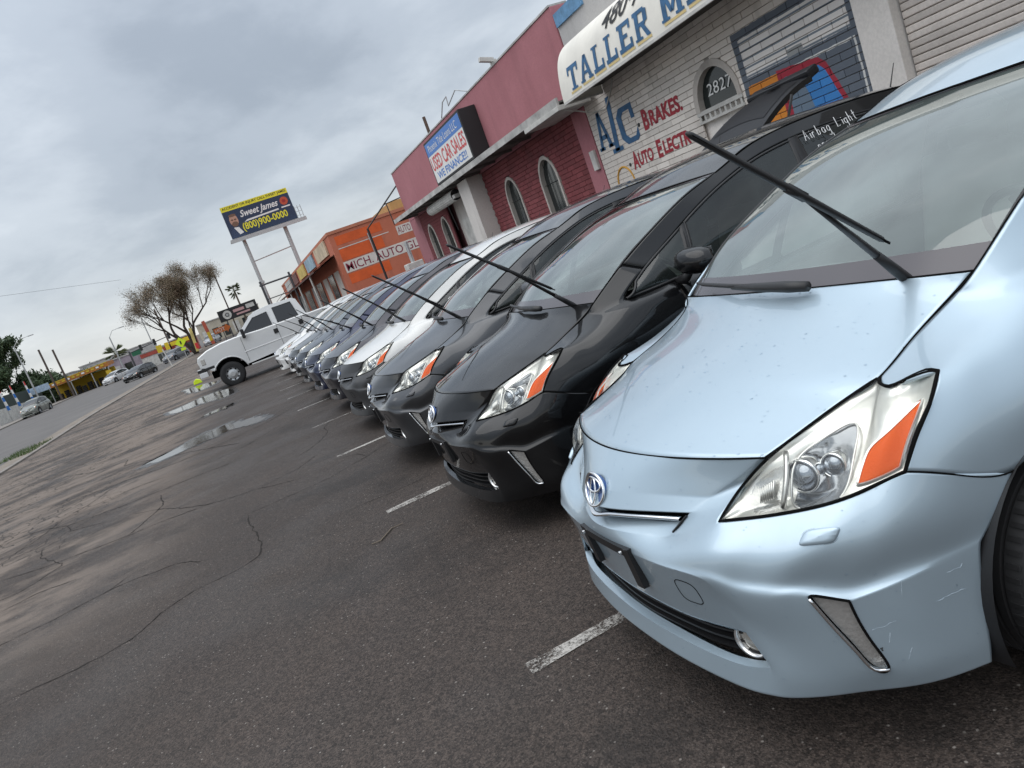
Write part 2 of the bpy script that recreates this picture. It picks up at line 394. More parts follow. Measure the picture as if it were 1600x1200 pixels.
    cr = []
    def ch(names, s): cr.extend((a, b, s) for a, b in zip(names, names[1:]))
    ch(['A0', 'A1', 'A2', 'A3', 'L1', 'L2', 'LT4'], .85); ch([f'B{i}' for i in range(12)], .55); ch([f'LT{i}' for i in range(5)], .8)
    ch(['G0', 'G1', 'G2'], .75); ch(['G2', 'GE'], .8); ch(['GE', 'VV1', 'VV15', 'VV2'], .55); ch(['NC0', 'NC1', 'VV1'], .55); ch(['SB0', 'SB1', 'SB2'], .7); ch(['G2', 'tip'], .25)
    ch(['K3', 'K4', 'K5', 'K6'], .72); ch(['K2', 'K3'], .35); ch(['K6', 'K7'], .3); ch(['K3', 'D1', 'D2', 'D3', 'E3', 'E2', 'E1', 'K4'], .9)
    return subdiv_cage(V, F, cr, 4, I)

def build_side():
    V = dict(
     T5=(.450,.818,.734), r15=(.520,.815,.815), up=(.650,.785,.899), N1=(.579,.708,.885), t0=(.614,.645,.8905),
     S1=(.535,.857,.697), m1=(.600,.850,.785), u1=(.700,.812,.890), s1=(.665,.722,.903), t1=(.685,.634,.911),
     S2=(.690,.878,.634), m1b=(.705,.874,.780), u1b=(.775,.816,.897), s1b=(.745,.720,.920), t1b=(.760,.627,.937),
     A1=(.830,.893,.702), m2=(.835,.889,.800), u2=(.865,.822,.912), s2=(.845,.722,.946), t2=(.850,.627,.969),
     A2=(1.00,.894,.709), m3=(.985,.893,.810), u3=(.985,.829,.932), s3=(.945,.736,.980), t3=(.920,.641,1.003),
     A3=(1.17,.891,.635), m4=(1.17,.890,.790), u4=(1.12,.836,.952), q0=(1.10,.762,1.008), t4=(.962,.675,1.048),
     A4=(1.276,.887,.515), m5=(1.42,.888,.750), u5=(1.42,.848,.958), b5=(1.42,.796,1.002), A5=(1.325,.880,.36), n5=(1.42,.881,.45), A6=(1.31,.862,.20), p5=(1.42,.850,.205),
     m6=(1.95,.888,.74), u6=(1.95,.852,.970), b6=(1.95,.804,1.016), n6=(1.95,.882,.45), p6=(1.95,.848,.205),
     m7=(2.50,.888,.74), u7=(2.50,.856,.985), b7=(2.50,.808,1.036), n7=(2.50,.882,.45), p7=(2.50,.848,.205),
     m8=(3.22,.889,.75), u8=(3.22,.856,1.00), b8=(3.22,.80,1.066), n8=(3.22,.881,.45), p8=(3.22,.85,.205),
     R6=(3.33,.862,.20), R5=(3.315,.88,.36), R4=(3.365,.886,.515), R3=(3.48,.891,.64), R2=(3.62,.894,.705), R1=(3.80,.894,.705), R0=(3.95,.891,.635), Ra=(4.06,.885,.515), Rb=(4.11,.875,.36), Rc=(4.10,.86,.22),
     m9=(3.45,.892,.80), m10=(3.62,.893,.81), m11=(3.80,.892,.81), m12=(4.00,.885,.80), m13=(4.25,.86,.78), n13=(4.28,.858,.50), p13=(4.25,.84,.24),
     m14=(4.48,.77,.76), n14=(4.52,.76,.50), p14=(4.45,.74,.25), m15=(4.60,.50,.76), n15=(4.64,.50,.50), p15=(4.56,.50,.26), m16=(4.62,0,.77), n16=(4.66,0,.50), p16=(4.58,0,.27),
     u9=(3.50,.852,1.012), u10=(3.65,.848,1.016), u11=(3.85,.841,1.02), u12=(4.05,.826,1.02), u13=(4.28,.79,1.01), u14=(4.45,.70,1.0), u15=(4.54,.45,1.0), u16=(4.56,0,1.0),
     b9=(3.50,.79,1.086), b10=(3.65,.782,1.10), b11=(3.85,.765,1.13), b12=(4.05,.735,1.17), b13=(4.28,.71,1.12), b14=(4.40,.62,1.08), b15=(4.48,.40,1.08), b16=(4.50,0,1.08),
     t5=(1.20,.676,1.187), t6=(1.45,.664,1.300), t7=(1.74,.648,1.412), t8=(2.00,.632,1.474),
     q1=(1.30,.735,1.125), q2=(1.546,.712,1.236), q3=(1.78,.696,1.338), q4=(2.02,.678,1.420), q5=(2.32,.662,1.488), q6=(2.72,.655,1.515), q7=(3.22,.658,1.50), q8=(3.70,.668,1.43), q9=(4.05,.69,1.27),
     e5=(2.32,.615,1.562), e6=(2.72,.612,1.595), e7=(3.22,.612,1.595), e8=(3.70,.61,1.560), e9=(4.20,.60,1.48), e10=(4.32,.57,1.42), D1=(4.27,.65,1.28), D2=(4.34,.575,1.34))
    F = []; I = []
    def q(*n, m=0): F.append(list(n)); I.append(m)
    c = [['T5', 'r15', 'up', 'N1', 't0'], ['S1', 'm1', 'u1', 's1', 't1'], ['S2', 'm1b', 'u1b', 's1b', 't1b'], ['A1', 'm2', 'u2', 's2', 't2'], ['A2', 'm3', 'u3', 's3', 't3'], ['A3', 'm4', 'u4', 'q0', 't4']]
    for a, b in zip(c, c[1:]):
        for i in range(4): q(a[i], b[i], b[i+1], a[i+1], m=10)
    q('A3', 'A4', 'm5', 'm4', m=10); q('A4', 'A5', 'n5', 'm5', m=10); q('A5', 'A6', 'p5', 'n5', m=10); q('m4', 'm5', 'u5', 'u4', m=10); q('u4', 'u5', 'b5', 'q0', m=10)
    for k, mm in ((5, 11), (6, 11), (7, 12)):
        a, b = str(k), str(k+1)
        for r1, r2 in (('p', 'n'), ('n', 'm'), ('m', 'u'), ('u', 'b')): q(r1+a, r1+b, r2+b, r2+a, m=mm)
    q('p8', 'R6', 'R5', 'n8', m=13); q('n8', 'R5', 'R4', 'm8', m=13); q('m8', 'R4', 'R3', 'm9', m=13); q('m9', 'R3', 'R2', 'm10', m=13); q('m10', 'R2', 'R1', 'm11', m=13); q('m11', 'R1', 'R0', 'm12', m=13); q('m12', 'R0', 'Ra', 'm13', m=13); q('m13', 'Ra', 'Rb', 'n13', m=13); q('n13', 'Rb', 'Rc', 'p13', m=13)
    for k in range(8, 16):
        q(f'm{k}', f'm{k+1}', f'u{k+1}', f'u{k}', m=13 if k < 13 else 14)
        q(f'u{k}', f'u{k+1}', f'b{k+1}', f'b{k}', m=13 if k < 13 else 14)
    for k in range(13, 16):
        q(f'p{k}', f'p{k+1}', f'n{k+1}', f'n{k}', m=14); q(f'n{k}', f'n{k+1}', f'm{k+1}', f'm{k}', m=14)
    q('t4', 'q0', 'q1', 't5', m=10); q('t5', 'q1', 'q2', 't6', m=15); q('t6', 'q2', 'q3', 't7', m=15); q('t7', 'q3', 'q4', 't8', m=15); q('t8', 'q4', 'q5', 'e5', m=15)
    for k in range(5, 8): q(f'e{k}', f'q{k}', f'q{k+1}', f'e{k+1}', m=15)
    q('e8', 'q8', 'q9', 'e9', m=15); q('e9', 'q9', 'D1', 'e10', m=15); q('e10', 'D1', 'D2', m=15); q('q9', 'b12', 'b13', 'D1', m=15); q('D1', 'b13', 'b14', 'D2', m=15)
    cr = []
    def ch(names, s): cr.extend((a, b, s) for a, b in zip(names, names[1:]))
    ch(['u4', 'u5', 'u6', 'u7', 'u8', 'u9', 'u10', 'u11'], .35); ch(['t4', 'q0'], .0)
    return subdiv_cage(V, F, cr, 3, I), V

CHAIN_T = [(.962,.675,1.048), (1.20,.676,1.187), (1.45,.664,1.300), (1.74,.648,1.412), (2.00,.632,1.474)]
HOOD_EDGE = [(.283,.557,.8015), (.438,.588,.840), (.533,.609,.865), (.614,.643,.8905), (.760,.625,.937), (.908,.637,.999), (.958,.672,1.046)]
HL_LOW = [(.152,.475,.665), (.225,.584,.672), (.297,.680,.685), (.347,.737,.700), (.400,.779,.717), (.450,.818,.734)]
HL_TOP = [(.152,.475,.665), (.193,.479,.695), (.245,.488,.730), (.294,.563,.800), (.438,.588,.840), (.533,.609,.865), (.605,.640,.888), (.592,.658,.886), (.579,.685,.884), (.575,.708,.885), (.590,.724,.889), (.624,.733,.893), (.652,.755,.899), (.648,.782,.899)]
HL_REAR = [(.450,.818,.734), (.500,.820,.793), (.535,.820,.825), (.575,.815,.855), (.650,.785,.899)]
def headlight_patch(nu=40, nv=18):
    low = cat(HL_LOW, nu); top = cat(HL_TOP, nu); rear = cat(HL_REAR, nv)
    P = []
    for i in range(nu):
        u = i/(nu-1); row = []
        for j in range(nv):
            v = j/(nv-1)
            p = low[i].lerp(top[i], v)
            r = rear[j]-rear[0].lerp(rear[-1], v)
            p = p + r*(u**3)
            b = 4*v*(1-v)*(0.026*math.sin(math.pi*min(1, u*1.05))**0.8 if u < 0.98 else 0)
            p = p + Vector((-.72, .62, .30))*b
            row.append(p)
        P.append(row)
    return P
CAR_C = Vector((2.2, 0, 0.6))
def cpart(name, verts, faces, mat, root, smooth=True, outward=True, mats=None, midx=None, sharp=None):
    """a car part given in the car frame (y to the car's left); stored with y flipped to the object frame"""
    v = [(p[0], -p[1], p[2]) for p in verts]; f = [tuple(q)[::-1] for q in faces]
    if outward:
        c = Vector((CAR_C.x, 0, CAR_C.z)); s = 0
        for q in f[::max(1, len(f)//400)]:
            a, b, d = Vector(v[q[0]]), Vector(v[q[1]]), Vector(v[q[2]])
            n = (b-a).cross(d-a); s += n.dot(a-c)
        if s < 0: f = [q[::-1] for q in f]
    o = mesh_obj(name, v, f, mat, root, smooth, mats, midx)
    if sharp: o.data.set_sharp_from_angle(angle=R_(sharp))
    return o
def cmb(mb, name, mat, root, smooth=False, bevel=0, sharp=None):
    o = MB(); o.v = [(p[0], -p[1], p[2]) for p in mb.v]; o.f = [tuple(q)[::-1] for q in mb.f]
    return o.build(name, mat, root, smooth or bool(sharp), bevel, sharp)
def mirror_pts(L): return [(p[0], -p[1], p[2]) for p in L]
def solid(o, th, off=-1.0):
    md = o.modifiers.new('thickness', 'SOLIDIFY'); md.thickness = th; md.offset = off; md.use_rim = True
    return o
def blade_tube(mb, pts, r, n=6): mb.tube(pts, r, n)

def build_car(paint_mat):
    root = empty('car')
    # ---- front bumper cover
    co, polys, mix = build_bumper()
    sel = [k for k in range(len(polys)) if mix[k] == 0]
    bv, bf = sub_panel(co, polys, sel)
    bumper = cpart('bumper', bv, bf, paint_mat, root, sharp=50); solid(bumper, .012)
    drl = [k for k in range(len(polys)) if mix[k] == 1]
    BV = BVHTree.FromPolygons([Vector(p) for p in bv], bf)
    for sgn in (1, -1):
        ks = [k for k in drl if np.mean([co[i][1] for i in polys[k]])*sgn > 0]
        v, f = sub_panel(co, polys, ks)
        v2 = [(p[0]+.012, p[1]-.008*sgn, p[2]) for p in v]
        o = cpart('daytime_lamp', v2, f, M_DRLG, root)
        lo = boundary_loops(f)[0]
        # chrome blade along the inner and lower edge, dark return on the outer one
        pts = [v[i] for i in lo]
        d = cat([(.199,.685*sgn,.488), (.224,.707*sgn,.408), (.249,.729*sgn,.338), (.270,.745*sgn,.282), (.300,.765*sgn,.272)], 24)
        mb = MB(); mb.tube([(p.x-.001, p.y+.003*sgn, p.z) for p in d], .0045, 6); cmb(mb, 'lamp_trim', M_CHROME, o, smooth=True)
        mb = MB(); mb.tube([Vector(p) for p in pts], .0035, 6, closed=True); cmb(mb, 'lamp_gap', M_GAP, o)
    # ---- hood
    cx_ = [.130, .30, .42, .52, .70, .805, .872]; cz_ = [.811, .876, .914, .944, .996, 1.032, 1.062]
    fr = [0, .3, .58, .82, 1.0]; V = {}; F = []
    HE = HOOD_EDGE
    for i in range(7):
        for j, f in enumerate(fr):
            e = HE[i]
            V[f'h{i}_{j}'] = (cx_[i]+(e[0]-cx_[i])*f**2, e[1]*f, cz_[i]+(e[2]-cz_[i])*f**2.1)
    for i in range(6):
        for j in range(4): F.append([f'h{i}_{j}', f'h{i}_{j+1}', f'h{i+1}_{j+1}', f'h{i+1}_{j}'])
    hco, hpo, hmi = subdiv_cage(V, F, [], 3)
    hood = cpart('hood', [tuple(p) for p in hco], hpo, paint_mat, root); solid(hood, .010)
    HB = BVHTree.FromPolygons([Vector(p) for p in hco], hpo)
    lp = max(boundary_loops([list(f) for f in hpo]), key=len)
    mb = MB(); mb.tube([Vector(hco[i])+Vector((0, 0, -.001)) for i in lp], .0030, 6, closed=True); cmb(mb, 'hood_gap', M_GAP, hood)
    # ---- body sides
    (sco, spo, smi), SV = build_side()
    names = {10: 'fender', 11: 'door', 12: 'door', 13: 'quarter_panel', 14: 'rear_bumper', 15: 'roof_pillar'}
    side_parts = {}
    for base in (10, 11, 12, 13, 15):
        for add in (0, 100):
            sel = [k for k in range(len(spo)) if smi[k] == base+add]
            v, f = sub_panel(sco, spo, sel)
            o = cpart(names[base], v, f, paint_mat, root); solid(o, .012)
            side_parts[(base, add)] = o
            L = boundary_loops([list(q) for q in f])
            mb = MB()
            for l in L:
                if base in (10, 11, 12): mb.tube([Vector(v[i]) for i in l], .0024, 5, closed=True)
            if mb.v: cmb(mb, 'panel_gap', M_GAP, o)
    sel = [k for k in range(len(spo)) if smi[k] % 100 == 14]
    v, f = sub_panel(sco, spo, sel); solid(cpart('rear_bumper', v, f, paint_mat, root), .012)
    # wheel-arch lips and liners
    for sgn in (1, -1):
        for cxw in (.93, 3.71):
            P = []
            for a in range(-18, 199, 6):
                t = R_(a); P.append([(cxw+r*math.cos(t), y*sgn, .315+r*math.sin(t)) for r, y in ((.402, .885), (.412, .78), (.412, .55), (.38, .50))])
            mb = MB(); mb.grid(P); cmb(mb, 'wheel_arch_liner', M_BLACK, root, smooth=True)
    # ---- roof
    EC = [(2.00,.632,1.474), (2.14,.625,1.515), (2.32,.615,1.562), (2.72,.612,1.595), (3.22,.612,1.595), (3.70,.61,1.560), (4.20,.60,1.48), (4.32,.57,1.43)]
    RC = [(1.89, 1.486), (2.06, 1.548), (2.28, 1.604), (2.72, 1.645), (3.22, 1.648), (3.72, 1.615), (4.25, 1.545), (4.42, 1.495)]
    V = {}; F = []; fr = [0, .35, .7, .9, 1]
    for i in range(8):
        for j, f in enumerate(fr):
            e = EC[i]; c = RC[i]
            V[f'r{i}_{j}'] = (c[0]+(e[0]-c[0])*f**2, e[1]*f, c[1]+(e[2]-c[1])*f**2.6)
    for i in range(7):
        for j in range(4): F.append([f'r{i}_{j}', f'r{i}_{j+1}', f'r{i+1}_{j+1}', f'r{i+1}_{j}'])
    rco, rpo, rm = subdiv_cage(V, F, [], 3)
    roof = cpart('roof', [tuple(p) for p in rco], rpo, paint_mat, root); solid(roof, .012)
    lp = max(boundary_loops([list(f) for f in rpo]), key=len)
    mb = MB(); mb.tube([Vector(rco[i]) for i in lp], .005, 5, closed=True); cmb(mb, 'roof_seam', M_GAP, roof)
    mb = MB(); mb.tube([(4.14, 0, 1.55), (4.17, 0, 1.565), (4.28, 0, 1.76)], [.012, .006, .003], 8); cmb(mb, 'antenna', M_BLACK, root)
    # ---- windscreen
    ch = cat([(.985, .664, 1.040)]+CHAIN_T[1:], 26); P = []
    for i, p in enumerate(ch):
        s = i/25; bow = .105*(1-s)+.075*s; row = []
        for j in range(31):
            f = -1+2*j/30; row.append((p.x-bow*(1-f*f)*(1 if s > 0 else 1), p.y*f*.997, p.z+.012*(1-f*f)))
        P.append(row)
    mb = MB(); mb.grid(P)
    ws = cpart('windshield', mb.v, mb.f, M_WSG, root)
    # black frit band and rubber edge
    mb = MB()
    OUT = Vector((-.0008, 0, .0018))
    mb.grid([[Vector(P[i][j])+OUT for j in range(31)] for i in range(0, 3)])
    cmb(mb, 'frit_band', M_FRIT, ws, smooth=True); mb = MB()
    mb.grid([[Vector(P[i][j])+OUT for j in range(31)] for i in range(24, 26)])
    cmb(mb, 'frit_band', M_FRIT, ws, smooth=True)
    mb = MB(); edge = [P[i][0] for i in range(26)]+[P[25][j] for j in range(1, 31)]+[P[i][30] for i in range(24, -1, -1)]
    mb.tube(edge, .006, 6); cmb(mb, 'windshield_seal', M_BLACK, ws, smooth=True)
    # cowl panel under the screen
    mb = MB(); mb.grid([[(P[0][j][0]+dx, P[0][j][1], P[0][j][2]+dz) for j in range(31)] for dx, dz in ((.02, .000), (.004, -.030), (-.01, -.075))])
    cmb(mb, 'cowl', M_BLACK, root, smooth=True)
    # ---- side windows
    bel = [SV[k] for k in ('q0', 'b5', 'b6', 'b7', 'b8', 'b9', 'b10', 'b11', 'b12')]
    top = [SV[k] for k in ('q0', 'q1', 'q2', 'q3', 'q4', 'q5', 'q6', 'q7', 'q8', 'q9')]
    def at_x(chain, x):
        for a, b in zip(chain, chain[1:]):
            if a[0] <= x <= b[0]:
                t = (x-a[0])/(b[0]-a[0]); return Vector(a).lerp(Vector(b), t)
        return Vector(chain[-1] if x > chain[-1][0] else chain[0])
    belc = [tuple(p) for p in cat(bel, 90)]; topc = [tuple(p) for p in cat(top, 90)]
    for sgn in (1, -1):
        for x0, x1, lean, nm in ((1.11, 1.515, .10, 'quarter_window'), (1.545, 2.47, .10, 'window'), (2.55, 3.40, .06, 'window'), (3.48, 4.04, .04, 'quarter_window')):
            Pw = []
            for i in range(17):
                x = x0+(x1-x0)*i/16; b = at_x(belc, x); row = []
                # front edge leans with the pillar
                for j in range(9):
                    f = j/8; xx = x+(lean*f if nm == 'window' or x0 < 2 else lean*f)
                    t = at_x(topc, min(xx, 4.04)); bb = at_x(belc, min(xx, 4.04))
                    p = bb.lerp(t, .03+.94*f); bulge = .018*4*f*(1-f)
                    row.append((p.x, (p.y+bulge-.004)*sgn, p.z+.0))
                Pw.append(row)
            m2 = MB(); m2.grid(Pw); w = cpart(nm, m2.v, m2.f, M_SIDEG, root)
            loop = [Pw[i][0] for i in range(17)]+[Pw[16][j] for j in range(1, 9)]+[Pw[i][8] for i in range(15, -1, -1)]+[Pw[0][j] for j in range(7, 0, -1)]
            m2 = MB(); m2.tube(loop, .009, 6, closed=True); cmb(m2, 'window_seal', M_BLACK, w, smooth=True)
        # pillar fillers (gloss black between the windows)
        for x0, x1, l0, l1 in ((1.50, 1.56, .10, .10), (2.45, 2.57, .10, .06), (3.38, 3.50, .06, .04)):
            Pw = [[(lambda p, y: (p.x, (p.y+.018*4*f*(1-f)+y)*sgn, p.z))(at_x(belc, min(x+l*f, 4.04)).lerp(at_x(topc, min(x+l*f, 4.04)), f), yy) for f in [j/8 for j in range(9)]] for x, l, yy in ((x0, l0, -.004), (x0+.01, l0, .003), (x1-.01, l1, .003), (x1, l1, -.004))]
            m2 = MB(); m2.grid(Pw); cmb(m2, 'window_pillar', M_BLACK, root, smooth=True)
        # rain channel along the side window tops
        # door handles
        for hx, hz_ in ((2.28, .90), (3.14, .92)):
            m2 = MB(); m2.tube([(hx-.11, .868*sgn, hz_), (hx-.07, .892*sgn, hz_), (hx+.07, .892*sgn, hz_), (hx+.11, .868*sgn, hz_)], [.010, .014, .014, .010], 8)
            cmb(m2, 'door_handle', paint_mat, root, smooth=True)
        # mirror: housing, stalk and glass
        m2 = MB(); prof = []
        for i in range(13):
            a = -1+2*i/12; r = math.sqrt(max(0, 1-abs(a)**2.6)); ring = []
            for k in range(16):
                t = 2*math.pi*k/16; cx2 = math.copysign(abs(math.cos(t))**.8, math.cos(t)); sz = math.copysign(abs(math.sin(t))**.8, math.sin(t))
                fx = .085 if cx2 < 0 else .045
                ring.append((1.47+fx*cx2*r+.02*a, (.965+.125*a)*sgn, 1.085+.072*sz*r-.012*a))
            prof.append(ring+[ring[0]])
        m2.grid(prof); mh = cmb(m2, 'side_mirror', M_BLACK if False else paint_mat, root, smooth=True)
        m2 = MB(); m2.tube([(1.44, .80*sgn, .985), (1.45, .86*sgn, 1.0), (1.46, .90*sgn, 1.035)], [.03, .026, .022], 8); cmb(m2, 'mirror_stalk', M_BLACK, mh, smooth=True)
        m2 = MB(); m2.box((1.518, .965*sgn, 1.085), (.004, .19, .10)); cmb(m2, 'mirror_glass', M_CHROME, mh, bevel=.001)
    # tail glass
    m2 = MB(); m2.grid([[(lambda a, b: Vector(a).lerp(Vector(b), t))((4.50-.10*(f**2), .62*f, 1.085), (4.40-.08*f**2, .57*f, 1.44)) for f in [-1+k/8 for k in range(17)]] for t in [k/6 for k in range(7)]])
    cpart('rear_window', m2.v, m2.f, M_SIDEG, root)
    # ---- headlights
    HP = headlight_patch()
    nu, nv = len(HP), len(HP[0])
    def hpt(u, v, dep=0.0):
        a = min(max(u, 0), 1)*(nu-1); b = min(max(v, 0), 1)*(nv-1); i = min(int(a), nu-2); j = min(int(b), nv-2); s, t = a-i, b-j
        p = HP[i][j].lerp(HP[i+1][j], s).lerp(HP[i][j+1].lerp(HP[i+1][j+1], s), t)
        return p+Vector((.80, -.55, -.10))*dep
    for sgn in (1, -1):
        fx = (lambda p: (p[0], p[1]*sgn, p[2]))
        hl = empty('headlight', parent=root)
        m2 = MB(); m2.grid([[fx(p+Vector((-.72, .62, .30))*.002) for p in row] for row in HP]); cpart('headlight_cover', m2.v, m2.f, M_HLG, hl)
        # housing: bowl behind the cover
        def dep(u, v):
            e = min(1.0, min(v, 1-v)*7, u*9, (1-u)*12)
            lamp = .055*math.exp(-((u-.50)/.13)**2-((v-.34)/.30)**2)+.03*math.exp(-((u-.26)/.11)**2-((v-.45)/.4)**2)
            ridge = .006*math.sin(10*v+5*u)*(1 if u > .55 else .3)
            return .006+e*(.016+lamp+ridge)
        U = 90; W = 44
        m2 = MB(); m2.grid([[fx(hpt(i/(U-1), j/(W-1), dep(i/(U-1), j/(W-1)))) for j in range(W)] for i in range(U)])
        def bay(u, v):
            if ((abs(u-.555)/.145)**4+(abs(v-.34)/.36)**4) < 1: return 1
            if ((abs(u-.27)/.10)**3+(abs(v-.36)/.34)**3) < 1: return 2
            return 0
        mid = [bay((i+.5)/(U-1), (j+.5)/(W-1)) for i in range(U-1) for j in range(W-1)]
        cpart('headlight_housing', m2.v, m2.f, None, hl, mats=[M_HLBODY, M_HLBAY, M_HLTURN], midx=mid)
        # projector lamps
        for (u, v, r, d) in ((.455, .36, .036, .045), (.605, .33, .026, .040)):
            c = hpt(u, v, d); ax = Vector((-.86, .38, .12)).normalized()
            Mr = Matrix.Translation(c) @ ax.to_track_quat('Z', 'Y').to_matrix().to_4x4()
            m2 = MB()
            prof = [(r*1.25, -.03), (r*1.25, .008), (r*1.18, .016), (r*1.05, .014), (r*1.0, .004)]
            t2 = MB(); t2.lathe(prof, (0, 0, 0), 'Z', 28); m2.add([fx(Mr @ Vector(p)) for p in t2.v], t2.f)
            pr = cmb(m2, 'projector_lamp', M_CHROME, hl, smooth=True)
            m2 = MB(); prof = [(r*math.cos(R_(a)), .004+r*.7*math.sin(R_(a))) for a in range(0, 91, 10)]
            t2 = MB(); t2.lathe(prof, (0, 0, 0), 'Z', 28); m2.add([fx(Mr @ Vector(p)) for p in t2.v], t2.f); cmb(m2, 'projector_lens', M_PROJ, pr, smooth=True)
        # bezel bar between lamp bay and reflector, turn lamp ribs
        m2 = MB(); m2.tube([fx(hpt(.555+.147*math.copysign(abs(math.cos(a))**.5, math.cos(a)), .345+.365*math.copysign(abs(math.sin(a))**.5, math.sin(a)), .012)) for a in [2*math.pi*k/40 for k in range(40)]], .0032, 6, closed=True); cmb(m2, 'lamp_bezel', M_SATIN, hl, smooth=True)
        m2 = MB(); m2.tube([fx(hpt(.36+.02*math.sin(k*.35), .06+.8*k/8, .014)) for k in range(9)], .007, 6); cmb(m2, 'lamp_bezel', M_SATIN, hl, smooth=True)
        m2 = MB()
        for k in range(7): m2.tube([fx(hpt(.235+k*.011, .22, .03)), fx(hpt(.245+k*.011, .52, .03))], .003, 5)
        cmb(m2, 'turn_lamp', M_SATIN, hl, smooth=True)
        # amber reflector
        bot = [(.745, .07), (.80, .055), (.86, .05), (.93, .05), (.965, .06)]; tp = [(.757, .20), (.785, .36), (.845, .47), (.91, .57), (.968, .68)]
        bc = cat([(a, b, 0) for a, b in bot], 14); tcn = cat([(a, b, 0) for a, b in tp], 14)
        rows = [[fx(hpt(*(bc[i].lerp(tcn[i], j/7)).xy, .006)) for j in range(8)] for i in range(14)]
        m2 = MB(); m2.grid(rows); ab = cpart('turn_reflector', m2.v, m2.f, M_AMBER, hl); solid(ab, .01)
        m2 = MB(); loop = [r[0] for r in rows]+rows[-1][1:]+[r[-1] for r in rows[-2::-1]]+rows[0][-2:0:-1]; m2.tube(loop, .0035, 5, closed=True); cmb(m2, 'reflector_rim', M_SATIN, ab)
        # gasket
        loop = [fx(p) for p in cat(HL_LOW, 30)]+[fx(p) for p in cat(HL_REAR, 20)][1:]+[fx(p) for p in cat(HL_TOP, 50)][::-1][1:-1]
        m2 = MB(); m2.tube(loop, .0046, 6, closed=True); cmb(m2, 'headlight_gasket', M_GAP, hl, smooth=True)
    # ---- upper grille slot: dark back plate, chrome wing
    def chain_m(L): return [(p[0], -p[1], p[2]) for p in L[::-1] if p[1] > 1e-6]+list(L)
    up_l = cat(chain_m([(.03, 0, .690), (.078, .187, .688), (.150, .357, .684)]), 41); lo_l = cat(chain_m([(.07, 0, .612), (.095, .15, .617), (.140, .32, .622)]), 41)
    m2 = MB(); m2.grid([[p+Vector((.022, 0, 0)) for p in up_l], [p+Vector((.022, 0, 0)) for p in lo_l]]); gr = cmb(m2, 'grille', M_GAP, root)
    bar = cat(chain_m([(.002, 0, .640), (.022, .07, .648), (.052, .16, .650), (.118, .325, .648)]), 41)
    m2 = MB(); m2.grid([[p+Vector((-.003, 0, dz)) if k else p+Vector((.012, 0, dz)) for p in bar] for k, dz in ((0, .0055), (1, .004), (1, -.004), (0, -.0055))]); cmb(m2, 'grille_bar', M_CHROME, gr, smooth=True)
    # end trims of the slot
    for sgn in (1, -1):
        m2 = MB(); m2.tube([(.098, .300*sgn, .612), (.130, .350*sgn, .660)], .0035, 6); cmb(m2, 'grille_trim', M_BLACK, gr)
    # ---- emblem: ellipse ring with three ellipses
    ec = Vector((.0285, 0, .715)); n = Vector((-.93, 0, .36)).normalized(); ex = Vector((0, 1, 0)); ez = n.cross(ex)*-1
    if ez.z < 0: ez = -ez
    def ell(cy, cz, ry, rz, r, k=40, lift=.004):
        out = []
        for i in range(k):
            yy = cy+ry*math.cos(2*math.pi*i/k); out.append(ec+ex*yy+ez*(cz+rz*math.sin(2*math.pi*i/k))+n*(lift-.17*(math.hypot(yy, .025)-.025)))
        return out
    m2 = MB(); E0 = ell(0, 0, .062, .050, 0, lift=.002); E1 = ell(0, 0, .062, .050, 0, lift=-.012); k = len(m2.v)
    m2.add(E0+E1, [tuple(range(40))]+[(i, (i+1) % 40, 40+(i+1) % 40, 40+i) for i in range(40)]); em = cmb(m2, 'emblem', M_EMBLUE, root)
    m2 = MB()
    m2.tube(ell(0, 0, .063, .051, 0), .0048, 8, closed=True); m2.tube(ell(0, .016, .045, .022, 0), .0038, 8, closed=True); m2.tube(ell(0, -.004, .0175, .042, 0), .0038, 8, closed=True)
    cmb(m2, 'emblem_ring', M_CHROME, em, smooth=True)
    # ---- licence plate bracket
    m2 = MB(); fr_ = .022
    def pl(y, z, x=0.0): return (-.006+x+(.56-z)*.10+.25*y*y*.8, y, z)
    for (y0, y1, z0, z1) in ((-.165, .165, .533, .562), (-.165, -.128, .425, .533), (.128, .165, .425, .533)):
        N = 8
        for k in range(N):
            ya, yb = y0+(y1-y0)*k/N, y0+(y1-y0)*(k+1)/N
            m2.add([pl(ya, z0), pl(yb, z0), pl(yb, z1), pl(ya, z1), pl(ya, z0, .02), pl(yb, z0, .02), pl(yb, z1, .02), pl(ya, z1, .02)], [(0, 1, 2, 3), (7, 6, 5, 4), (0, 4, 5, 1), (3, 2, 6, 7), (0, 3, 7, 4), (1, 5, 6, 2)])
    pb = cmb(m2, 'plate_bracket', M_BLACK, root)
    m2 = MB()
    for y in (-.13, .13): m2.lathe([(.006, -.012), (.006, -.004), (.0, -.004)], pl(y, .548), 'X', 10)
    cmb(m2, 'bracket_bolt', M_RIM, pb)
    # ---- lower intake: back plate, horizontal bars, fog lamps
    m2 = MB()
    ilow = cat(chain_m([(.075, 0, .262), (.085, .165, .262), (.11, .35, .262), (.15, .50, .268), (.17, .56, .275)]), 41)
    itop = cat(chain_m([(.075, 0, .375), (.085, .165, .375), (.11, .35, .375), (.15, .47, .375), (.17, .54, .34)]), 41)
    m2.grid([[p+Vector((.05, 0, 0)) for p in itop], [p+Vector((.05, 0, 0)) for p in ilow]]); it = cmb(m2, 'lower_intake', M_GAP, root)
    for k in range(4):
        t = (k+.6)/4.4; line = [a.lerp(b, t)+Vector((-.012, 0, 0)) for a, b in zip(ilow, itop)][2:-2]
        m2 = MB(); m2.grid([[p+Vector((dx, 0, dz)) for p in line] for dx, dz in ((.03, .004), (0, .0035), (0, -.0035), (.03, -.004))]); cmb(m2, 'intake_bar', M_BLACK, it)
